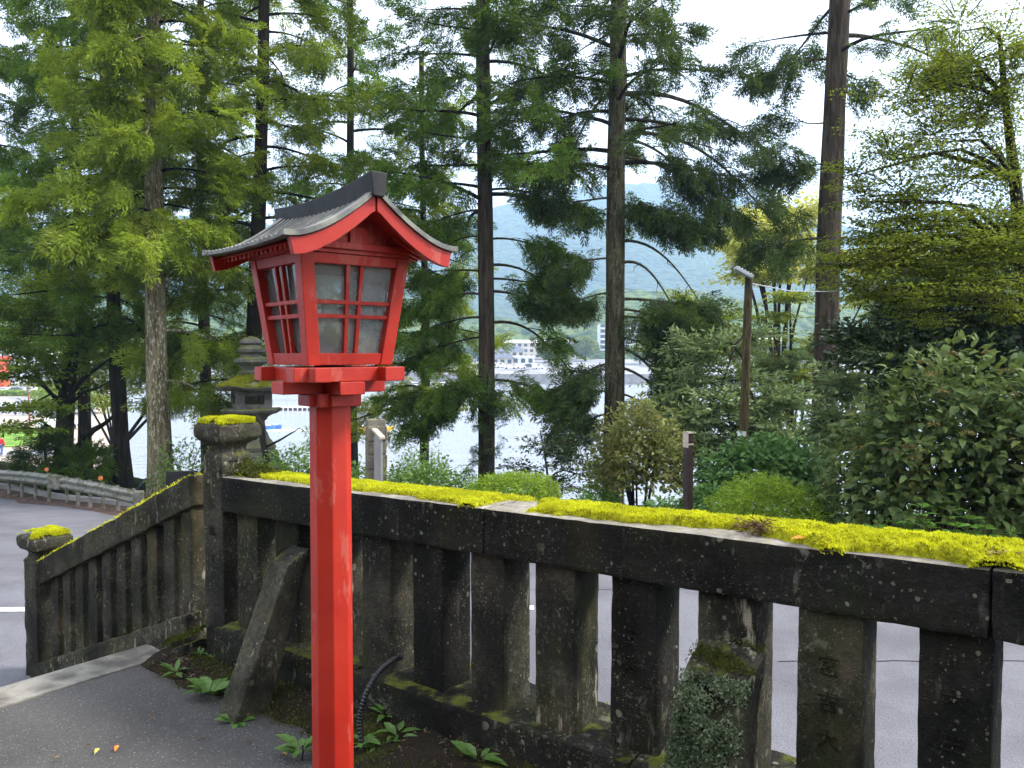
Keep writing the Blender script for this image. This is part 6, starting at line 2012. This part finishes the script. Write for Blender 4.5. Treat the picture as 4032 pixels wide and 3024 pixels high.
# clump of dead needles and an orange leaf on the moss
p = fp(.78, .11, .030)
m = 260
P = np.array(p) + g.normal(0, 1, (m, 3)) * np.array([.040, .026, .010])
V, F = kites(P, g.normal(0, 1, (m, 3)) * np.array([1, 1, .25]), unit(m, g), g.uniform(.03, .06, m), g.uniform(.003, .005, m), .2)
props(link('needle_clump', mesh_from('needle_clump', V, F), M['dry'], None, loc=p), 'tangled clump of dead brown needles on the mossy rail', 'needles')
p = fp(.605, .045, .02)
V, F = folded(np.array([tuple(p)]), np.array([[-.9, .2, .05]]), np.array([[.1, -.2, 1.]]), .045, .024, .2, .2)
props(link('fallen_leaf', mesh_from('fallen_leaf', V, F), M['orange_leaf'], None, loc=p), 'bright orange fallen leaf on the moss of the rail', 'leaf')
p = fp(.05, .06, .04)
V, F = kites(np.array(p) + g.normal(0, 1, (60, 3)) * np.array([.03, .02, .006]), g.normal(0, 1, (60, 3)) * np.array([1, .6, .2]), unit(60, g), .022, .006, .3)
props(link('dead_frond', mesh_from('dead_frond', V, F), M['dry_pale'], None, loc=p), 'dry pinkish frond lying on the moss near the right edge', 'frond')

# ------------------------------------------------------------------ far side: plaza, people, cars, docks, town


def car(c, az, mat, label, van=False, group='cars parked beyond the plaza'):
    t = thing('parked_car', label, 'car', c, group)
    ca, sa = math.cos(az), math.sin(az)
    X, Y_ = Vector((ca, sa, 0)), Vector((-sa, ca, 0))
    pr = [(-2.1, .30), (-2.15, .75), (-1.9, .95), (-1.5, 1.0), (-1.0, 1.42), (.45, 1.45), (1.05, 1.0), (1.95, .85), (2.15, .62), (2.12, .30)]
    if van: pr = [(-2.1, .3), (-2.15, .9), (-2.05, 1.75), (-1.8, 1.85), (.9, 1.85), (1.5, 1.15), (2.0, 1.0), (2.15, .7), (2.12, .3)]
    V, F = [], []
    for sgn in (-1, 1):
        for x, z in pr:
            w = .84 - (.16 if z > 1.1 else 0)
            V.append(Vector(c) + X * x + Y_ * w * sgn + Vector((0, 0, z)))
    m = len(pr)
    F = [tuple(range(m)), tuple(range(2 * m - 1, m - 1, -1))] + [(k, k + m, (k + 1) % m + m, (k + 1) % m) for k in range(m)]
    MB().add(V, F).build('body', mat, t)
    zz = (1.08, 1.36) if not van else (1.2, 1.68)
    for sgn in (-1, 1):
        MB().hexa([Vector(c) + X * x + Y_ * (sgn * w) + Vector((0, 0, z)) for z, xs_ in ((zz[0], (-1.1, .75)), (zz[1], (-.85, .38))) for x, w in ((xs_[0], .66), (xs_[1], .66), (xs_[1], .80 - (z > 1.2) * .08), (xs_[0], .80 - (z > 1.2) * .08))]).build('window', M['glass_dark'], t)
    MB().hexa([Vector(c) + X * x + Y_ * y + Vector((0, 0, z)) for z, xa in ((1.02, 1.08), (1.36, .58)) for x, y in ((xa - .05, -.62), (xa + .02, -.62), (xa + .02, .62), (xa - .05, .62))]).build('windscreen', M['glass_dark'], t)
    for x in (-1.35, 1.35):
        for y in (-.80, .80):
            MB().tube([Vector(c) + X * x + Y_ * (y - .1) + Vector((0, 0, .32)), Vector(c) + X * x + Y_ * (y + .1) + Vector((0, 0, .32))], .32, 12).build('wheel', M['tyre'], t)
    return t


def qpt(px_, Y, z): return Vector((qx(px_, Y), Y, z))


car(qpt(4, 163, PZ + .05), 2.9, M['car_white'], 'white car at the left edge of the row behind the hedge')
car(qpt(17, 163, PZ + .05), .1, M['car_dark'], 'dark car between the two white cars behind the hedge')
car(qpt(30, 162, PZ + .05), 3.1, M['car_white'], 'white saloon behind the hedge, third from the left edge')
car(qpt(45, 195, PZ + .05), .5, M['car_silver'], 'silver car in the second row right of the red torii', True)
car(qpt(38, 205, PZ + .05), .3, M['car_dark'], 'dark van in the back row right of the red torii', True)
car(qpt(8, 205, PZ + .05), .3, M['car_white'], 'white car in the back row by the red torii pillar')
car(qpt(91, 168, PZ + .05), .2, M['car_white'], 'white car glimpsed between the dark trunk and the slim cedar')
car(qpt(0, 122, PZ + .05), 1.2, M['car_white'], 'white car at the left edge on the open parking ground')
car(qpt(57, 88, PZ + .06), .6, M['car_white'], 'white motor car beside the lawn by the dark scaly trunk', group=None)
shrub_ = None
for k, x in enumerate((-6, 4, 14, 24, 34, 44)):
    pass
hd = thing('hedge', 'low clipped hedge in front of the parked cars', 'hedge', qpt(20, 157, PZ))
n = 5000
P = np.stack([qx(0, 157) + (qx(60, 157) - qx(-20, 157)) * (rng.random(n) - .25), 157 + rng.normal(0, .5, n), PZ + rng.random(n) * 1.0 + .1], 1)
foliage(hd, P, unit(n), unit(n), .35, .2, M['azalea'])

tor = thing('torii', 'red torii gate at the left edge beyond the parked cars', 'torii', qpt(-8, 200, PZ))
for x in (3.5, -24):
    MB().tube([qpt(x, 200, PZ - .2), qpt(x, 200, at(0, 356, 200).z)], [1.35, 1.15], 16).build('pillar', M['torii'], tor, smooth=False)
tz = at(0, 346, 200).z
MB().hexa([Vector((qx(x, 200), 200 + y, z)) for z, e in ((tz - .8, 0), (tz + .8, 1)) for x, y in ((-42 - e, -1), (14 + e, -1), (14 + e, 1), (-42 - e, 1))]).build('lintel', M['torii'], tor)
MB().box(qpt(-11, 200, at(0, 359.5, 200).z), 5.6, .6, .55).build('tie_beam', M['torii'], tor)
hb = thing('building', 'pale flat-roofed building seen behind the red torii', 'building', qpt(20, 240, PZ))
MB().box(qpt(15, 240, (at(0, 349, 240).z + PZ) / 2), 12, 4, (at(0, 349, 240).z - PZ) / 2).build('wall', M['white'], hb)
for k in range(6):
    MB().box(qpt(-18 + 12 * k, 235.9, at(0, 356, 240).z), .9, .1, .8).build('window', M['glass_dark'], hb)
hb2 = thing('building', 'long low hall with a slate roof between the dark scaly trunk and the torii', 'building', qpt(50, 225, PZ))
MB().box(qpt(52, 225, PZ + 1.8), 5, 4, 1.8).build('wall', M['white'], hb2)
MB().hexa([Vector((qx(52, 225) + x, 225 + y, PZ + z)) for z, s in ((3.6, 1), (5.6, .55)) for x, y in ((-5.6 * s, -4.6 * s), (5.6 * s, -4.6 * s), (5.6 * s, 4.6 * s), (-5.6 * s, 4.6 * s))]).build('roof', M['blue_roof'], hb2)
for k in range(4): MB().box((qx(52, 225) - 3.6 + 2.4 * k, 220.95, PZ + 1.9), .6, .08, .7).build('window', M['glass_dark'], hb2)
pk = thing('park_lamp', 'slim rust red lamp standing on the lawn at the left', 'lamp', qpt(28.5, 89, PZ))
MB().tube([qpt(28.5, 89, PZ), qpt(28, 89, at(0, 393, 89).z)], .10, 8).build('pole', plain('lamp_red', (.35, .12, .09), .6), pk)
MB().lathe(qpt(28, 89, at(0, 393, 89).z), [(.18, 0), (.26, .1), (.22, .6), (.34, .65), (.05, .95)], 6).build('lamp_house', plain('lamp_grey', (.22, .20, .19), .6), pk)
bush_l = [(60, 110), (75, 120), (88, 112), (50, 130)]
for k, (x, Y) in enumerate(bush_l):
    c = qpt(x, Y, PZ)
    shrub(('round', 'broad', 'low', 'tall')[k] + ' green bush by the parking ground behind the left trunks', c, 3, 2, 3.2, 900, .45, .25, M['maple_green'], 330 + k, inner=.5)


def person(label, c, h, jacket, face, stride=.12):
    """one continuous figure grown over a posed skeleton; hair, jacket and trousers are its children"""
    t = thing('person', label, 'person', c)
    s = h / 1.7
    f = Vector((math.cos(face), math.sin(face), 0)); r = Vector((f.y, -f.x, 0))
    Pt = lambda a, b2, z: Vector(c) + r * a * s + f * b2 * s + Vector((0, 0, z * s))
    def skin(name, pts, edges, rad, mat, parent):
        me = bpy.data.meshes.new(name); me.from_pydata([tuple(p - Vector(c)) for p in pts], edges, [])
        ob = bpy.data.objects.new(name, me); C.objects.link(ob)
        ob.modifiers.new('skin', 'SKIN'); sub = ob.modifiers.new('sub', 'SUBSURF'); sub.levels = 1; sub.render_levels = 1
        for k, v in enumerate(me.skin_vertices[0].data): v.radius = (rad[k] * s, rad[k] * s); v.use_root = (k == 0)
        dg = bpy.context.evaluated_depsgraph_get()
        m2 = bpy.data.meshes.new_from_object(ob.evaluated_get(dg)); m2.name = name
        bpy.data.objects.remove(ob); bpy.data.meshes.remove(me)
        m2.materials.clear(); m2.materials.append(mat)
        m2.polygons.foreach_set('use_smooth', np.ones(len(m2.polygons), bool))
        o = bpy.data.objects.new(name, m2); o.parent = parent; C.objects.link(o)
        return o
    pts = [Pt(0, 0, .95), Pt(0, 0, 1.15), Pt(0, .01, 1.38), Pt(0, .02, 1.47), Pt(0, .03, 1.53), Pt(0, .04, 1.60), Pt(0, .03, 1.68),
           Pt(-.10, 0, .88), Pt(-.10, stride, .48), Pt(-.10, stride * .6, .07), Pt(-.10, stride * .6 + .14, .03),
           Pt(.10, 0, .88), Pt(.10, -stride * .3, .48), Pt(.10, -stride * 1.6, .08), Pt(.10, -stride * 1.6 + .13, .03),
           Pt(-.18, 0, 1.40), Pt(-.25, -.04, 1.12), Pt(-.24, .10, .90), Pt(-.24, .14, .82),
           Pt(.18, 0, 1.40), Pt(.25, .02, 1.12), Pt(.22, .16, .92), Pt(.21, .20, .84)]
    ed = [(0, 1), (1, 2), (2, 3), (3, 4), (4, 5), (5, 6), (0, 7), (7, 8), (8, 9), (9, 10), (0, 11), (11, 12), (12, 13), (13, 14), (2, 15), (15, 16), (16, 17), (17, 18), (2, 19), (19, 20), (20, 21), (21, 22)]
    rad = [.13, .12, .13, .06, .075, .095, .07, .09, .06, .045, .035, .09, .06, .045, .035, .06, .045, .035, .035, .06, .045, .035, .035]
    skin('body', pts, ed, rad, M['skin'], t)
    j = [0, 1, 2, 15, 16, 17, 19, 20, 21]
    ix = {a: k for k, a in enumerate(j)}
    skin('jacket', [pts[k] for k in j], [(ix[a], ix[b2]) for a, b2 in ed if a in ix and b2 in ix], [rad[k] + .035 for k in j], M[jacket], t)
    j = [0, 7, 8, 9, 11, 12, 13]; ix = {a: k for k, a in enumerate(j)}
    skin('trousers', [pts[k] for k in j], [(ix[a], ix[b2]) for a, b2 in ed if a in ix and b2 in ix], [rad[k] + .025 for k in j], M['jeans'], t)
    skin('hair', [Pt(0, .0, 1.60), Pt(0, .02, 1.69)], [(0, 1)], [.105, .095], M['hair'], t)
    return t


person('person in a yellow jacket and blue jeans walking on the plaza', qpt(38.5, 65, PZ + .005), 1.62, 'jacket_y', 1.9)
person('person in a red jacket cut by the left edge, on the plaza', qpt(-.5, 65.5, PZ + .005), 1.6, 'jacket_r', 1.2)
person('tiny distant person on the parking ground beyond the lawn', qpt(32, 112, PZ + .05), 1.65, 'jacket_y', 2.0)

# jetties


def jetty(label, x0, x1, Y, ztop, n, rail):
    t = thing('jetty', label, 'jetty', qpt((x0 + x1) / 2, Y, LAKE), 'boat jetties on the lake')
    a, b2 = qx(x0, Y), qx(x1, Y)
    MB().box(((a + b2) / 2, Y + 1.2, ztop - .09), (b2 - a) / 2, 1.3, .09).build('deck', M['white'], t)
    MB().box(((a + b2) / 2, Y + .25, (ztop + LAKE) / 2 - .2), (b2 - a) / 2, .06, (ztop - LAKE) / 2).build('skirt', M['rust'], t)
    me = None
    for k in range(n):
        x = a + (b2 - a) * (k + .5) / n
        p = Vector((x, Y - .13, 0))
        if me is None:
            o = MB().tube([p + Vector((0, 0, LAKE - .6)), p + Vector((0, 0, ztop + .05))], .11, 8).build('pile', M['white'], t); me = o; x_ = x
        else:
            q = me.copy(); C.objects.link(q); q.parent = t; q.location = me.location + Vector((x - x_, 0, 0))
    if rail:
        MB().tube([Vector((a, Y + 2.2, ztop + 1.1)), Vector((b2, Y + 2.2, ztop + 1.1))], .04, 6).build('handrail', M['galv'], t)
        for k in range(n // 3):
            x = a + (b2 - a) * (k + .5) / (n // 3)
            MB().tube([Vector((x, Y + 2.2, ztop)), Vector((x, Y + 2.2, ztop + 1.1))], .04, 6).build('rail_post', M['galv'], t)
    return t


jz1 = at(0, 407, 141).z
jetty('long jetty with white piles and a handrail, farther out', 190, 476, 141, jz1, 60, True)
jz2 = at(0, 431, 104).z
jetty('nearer jetty with rusty skirt where yellow boats lie', 225, 392, 104, jz2, 44, False)
jetty('low quay with blue and white boats along the far shore', 396, 470, 236, LAKE + .9, 20, False)


def boat(c, L, W, mat, label, az=0, canopy=None, group='small boats moored at the jetties'):
    t = thing('boat', label, 'boat', c, group)
    ca, sa = math.cos(az), math.sin(az); X, Y_ = Vector((ca, sa, 0)), Vector((-sa, ca, 0))
    V, F = [], []
    st = [(-.5, .7, .0), (-.25, 1, .0), (.1, 1, .0), (.35, .7, .05), (.5, .06, .16)]
    for q, w, up in st:
        for y, z in ((-1, .55), (-.7, 0), (.7, 0), (1, .55)):
            V.append(Vector(c) + X * L * q + Y_ * (y * w * W / 2) + Vector((0, 0, z * (.9 if z else 1) + up * L * .35)))
    for k in range(4):
        for m in range(3): F.append((k * 4 + m, k * 4 + m + 1, k * 4 + 5 + m, k * 4 + 4 + m))
        F.append((k * 4 + 3, k * 4, k * 4 + 4, k * 4 + 7))
    F += [(0, 1, 2, 3), (16, 19, 18, 17)]
    MB().add(V, F).build('hull', mat, t)
    MB().box(Vector(c) + Vector((0, 0, .58)) - X * L * .1, L * .2, W * .3, .06, (X, Y_, Vector((0, 0, 1)))).build('seat', M['white'], t)
    if canopy: MB().box(Vector(c) + Vector((0, 0, 1.5)) - X * L * .08, L * .27, W * .42, .06, (X, Y_, Vector((0, 0, 1)))).build('canopy', canopy, t); MB().box(Vector(c) + Vector((0, 0, 1.0)) - X * L * .08, .05, .05, .5, (X, Y_, Vector((0, 0, 1)))).build('canopy_post', M['white'], t)
    return t


for k, (x, Y, lab) in enumerate(((356, 101, 'yellow boat nearest the red post at the near jetty'), (367, 103, 'middle one of three yellow boats at the near jetty'), (377, 101, 'yellow boat nearest the cobbled pillar at the near jetty'))):
    boat(qpt(x, Y, at(0, 432, 104).z - .1 + .4), 4.4, 1.5, M['yellow'], lab, .45 + .05 * k)
boat(qpt(269, 106, jz2), 1.5, .8, M['blue'], 'blue boat on the near jetty by the stone lantern', .3)
boat(qpt(276, 107, jz2), 1.3, .8, M['blue'], 'second blue boat farther from the stone lantern on the near jetty', .5)
WB = [402, 409, 416, 431, 437, 446, 459]
for k, x in enumerate(WB):
    boat(qpt(x, 229 + (k % 3) * 2, LAKE + .15), 6, 2.2, M['blue'] if x in (416, 459) else M['white'], ('first', 'second', 'third', 'fourth', 'fifth', 'sixth', 'seventh')[k] + ' small boat from the left at the far quay, ' + ('blue' if x in (416, 459) else 'white'), .3 + .4 * (k % 2), M['white'])

# town on the far shore


def fz(Y): return float(far_land(np.array(0.), np.array(float(Y))))


def house(label, x0, x1, Y, rows, mat, roofm, dep=7, over=.8, storeys=2, hip=.35, nwin=4, name='house'):
    """rows: eaves row and ridge row"""
    c = qpt((x0 + x1) / 2, Y, fz(Y)); t = thing(name, label, 'house' if name == 'house' else 'building', c)
    hw_ = (qx(x1, Y) - qx(x0, Y)) / 2; ze = at(0, rows[0], Y).z; zr = at(0, rows[1], Y).z
    MB().box((c.x, c.y, (ze + c.z) / 2), hw_, dep / 2, (ze - c.z) / 2).build('wall', mat, t)
    MB().hexa([Vector((c.x + x, c.y + y, z)) for z, sx, sy in ((ze, hw_ + over, dep / 2 + over), (zr, hw_ * (1 - hip), .15)) for x, y in ((-sx, -sy), (sx, -sy), (sx, sy), (-sx, sy))]).build('roof', roofm, t)
    sh = (ze - c.z) / storeys
    for s in range(storeys):
        for k in range(nwin):
            x = c.x - hw_ + 2 * hw_ * (k + .5) / nwin
            MB().box((x, c.y - dep / 2 - .05, c.z + sh * (s + .58)), hw_ / nwin * .55, .06, sh * .24).build('window', M['glass_dark'], t)
    return t


house('two-storey house with a slate blue hipped roof right of the slender trunk', 492, 524, 312, (351.5, 346), M['cream'], M['blue_roof'], 9, .9, 2, .35, 5)
house('single-storey wing with a slate blue roof before the two-storey house', 492, 513, 300, (358, 353.5), M['cream'], M['blue_roof'], 6, .8, 1, .3, 3)
house('white annex beside the slate roofed house', 512, 534, 303, (357, 355.8), M['white'], M['white'], 6, .3, 1, .05, 3)
house('long cream block behind the slate roofed house', 505, 575, 345, (343, 340), M['cream'], M['white'], 10, .5, 3, .05, 12, 'building')
house('white building left of the slender trunk on the far shore', 446, 478, 335, (349, 346), M['white'], M['blue_roof'], 9, .6, 2, .3, 6, 'building')
house('small white house behind the lantern post on the far shore', 405, 428, 330, (352, 348), M['white'], M['green_roof'], 8, .6, 2, .3, 4)
house('cream house near the left end of the far shore town', 340, 372, 330, (351, 346), M['cream'], M['blue_roof'], 8, .6, 2, .3, 5)
house('white house seen through the branches right of the stout trunk', 655, 684, 335, (350, 345), M['white'], M['blue_roof'], 8, .6, 2, .3, 5)
house('white building glimpsed right of the timber lamp post', 757, 782, 330, (341, 338), M['white'], M['white'], 8, .4, 3, .05, 6, 'building')
ht = thing('hotel', 'white five-storey hotel with rows of balconies behind the stout mossy trunk', 'building', qpt(622, 360, fz(360)))
hz0 = fz(360); hz1 = at(0, 324, 360).z
hx0, hx1 = qx(600, 360), qx(650, 360)
MB().box(((hx0 + hx1) / 2, 366, (hz0 + hz1) / 2), (hx1 - hx0) / 2, 6, (hz1 - hz0) / 2).build('wall', M['white'], ht)
for k in range(6):
    z = hz0 + (hz1 - hz0) * (k + .35) / 6.2
    MB().box(((hx0 + hx1) / 2, 359.2, z), (hx1 - hx0) / 2, .8, .35).build('balcony', M['white'], ht)
    for m in range(10):
        MB().box((hx0 + (hx1 - hx0) * (m + .5) / 10, 359.95, z + 1.25), 1.0, .06, .75).build('window', M['glass_dark'], ht)
pv = thing('pavilion', 'open shelter with a pale green hipped roof on the far shore', 'shelter', qpt(455, 272, fz(272)))
pz_ = fz(272)
MB().hexa([Vector((qx(455, 272) + x, 272 + y, z)) for z, s in ((at(0, 367.5, 272).z, 1), (at(0, 363.5, 272).z, .35)) for x, y in ((-4.8 * s, -3 * s), (4.8 * s, -3 * s), (4.8 * s, 3 * s), (-4.8 * s, 3 * s))]).build('roof', M['green_roof'], pv)
for x in (-4, 4):
    for y in (-2.3, 2.3): MB().tube([Vector((qx(455, 272) + x, 272 + y, pz_)), Vector((qx(455, 272) + x, 272 + y, at(0, 367.5, 272).z + .1))], .15, 6).build('post', M['white'], pv)
CM = [('car_white', 'white'), ('car_dark', 'dark'), ('car_silver', 'silver')]
for k, x in enumerate((399, 415, 440, 466, 474, 500, 510, 520, 529, 538)):
    mt_, nm = CM[(k * 2) % 3] if k not in (5, 7) else CM[0]
    Yc = 284 + (k % 3) * 3
    car(qpt(x, Yc, fz(Yc)), .1 + .5 * (k % 2), M[mt_], nm + ' car on the far shore, ' + ('leftmost of ten', 'second from left', 'third from left', 'just left of the slender trunk', 'beside the slender trunk', 'just right of the slender trunk', 'below the slate roofed house', 'right below the slate roofed house', 'second from right', 'rightmost of ten')[k], k % 4 == 1, 'cars parked along the far shore')
# trees along the far shore: crowns of leaf clumps
ft = [(380, 300, 9), (392, 315, 10), (428, 318, 8), (436, 300, 6), (478, 330, 9), (548, 320, 8), (562, 300, 7), (585, 330, 10), (640, 310, 8), (660, 300, 7), (690, 320, 9), (705, 330, 10), (735, 315, 9), (765, 325, 9), (790, 315, 10), (300, 320, 10), (275, 310, 9), (240, 320, 10), (205, 315, 9), (175, 320, 10), (140, 310, 9), (850, 320, 10), (890, 315, 10), (940, 320, 11), (985, 318, 10)]
FTW = ['just right of the lantern body', 'second right of the lantern body', 'before the small white house', 'beside the small white house', 'left of the slender trunk', 'right of the slate roofed house', 'low, right of the slate roofed house', 'left of the hotel', 'right of the hotel', 'low, second right of the hotel', 'seen above the brown marker post', 'second right of the marker post', 'left of the timber lamp post', 'right of the timber lamp post', 'before the thick brown trunk', 'left of the red post', 'behind the lantern base', 'behind the stone lantern', 'behind the corner post', 'right of the pale trunk', 'left of the pale trunk', 'right of the thick brown trunk', 'behind the hydrangea, left one', 'behind the hydrangea, middle one', 'behind the hydrangea, right one']
FTL = ['leafy tree on the far shore, ' + w for w in FTW]
proto = []
for v in range(4):
    g = np.random.default_rng(900 + v)
    n = 900
    d = unit(n, g); r = (.6 + .4 * g.random(n)) * (.75 + .5 * npnoise(d[:, 0] * 2 + v, d[:, 2] * 2 + d[:, 1], 1.6, v))
    P = d * r[:, None] * np.array([.42, .42, .40]) + np.array([0, 0, .58])
    V, F = kites(P, d + g.normal(0, .6, (n, 3)), d + g.normal(0, .5, (n, 3)), g.uniform(.08, .14, n), g.uniform(.06, .10, n), .2)
    cm = mesh_from('crown', V, F); cm.materials.append(M['maple'] if v % 2 else M['maple_green'])
    tmb = MB().tube([(0, 0, -.05), (.01, 0, .3), (0, .01, .6)], [.035, .028, .012], 6).mesh('trunk'); tmb.materials.append(M['bark_dark'])
    proto.append((cm, tmb))
for k, (x, Y, h) in enumerate(ft):
    t = thing('far_tree', FTL[k], 'tree', qpt(x, Y, fz(Y)), 'trees along the far shore')
    cm, tmb = proto[k % 4]
    for nm, me in (('crown', cm), ('trunk', tmb)):
        o = bpy.data.objects.new(nm, me); o.parent = t; o.scale = (h * 1.25, h * 1.25, h); C.objects.link(o)
        if nm == 'crown': o['kind'] = 'stuff'
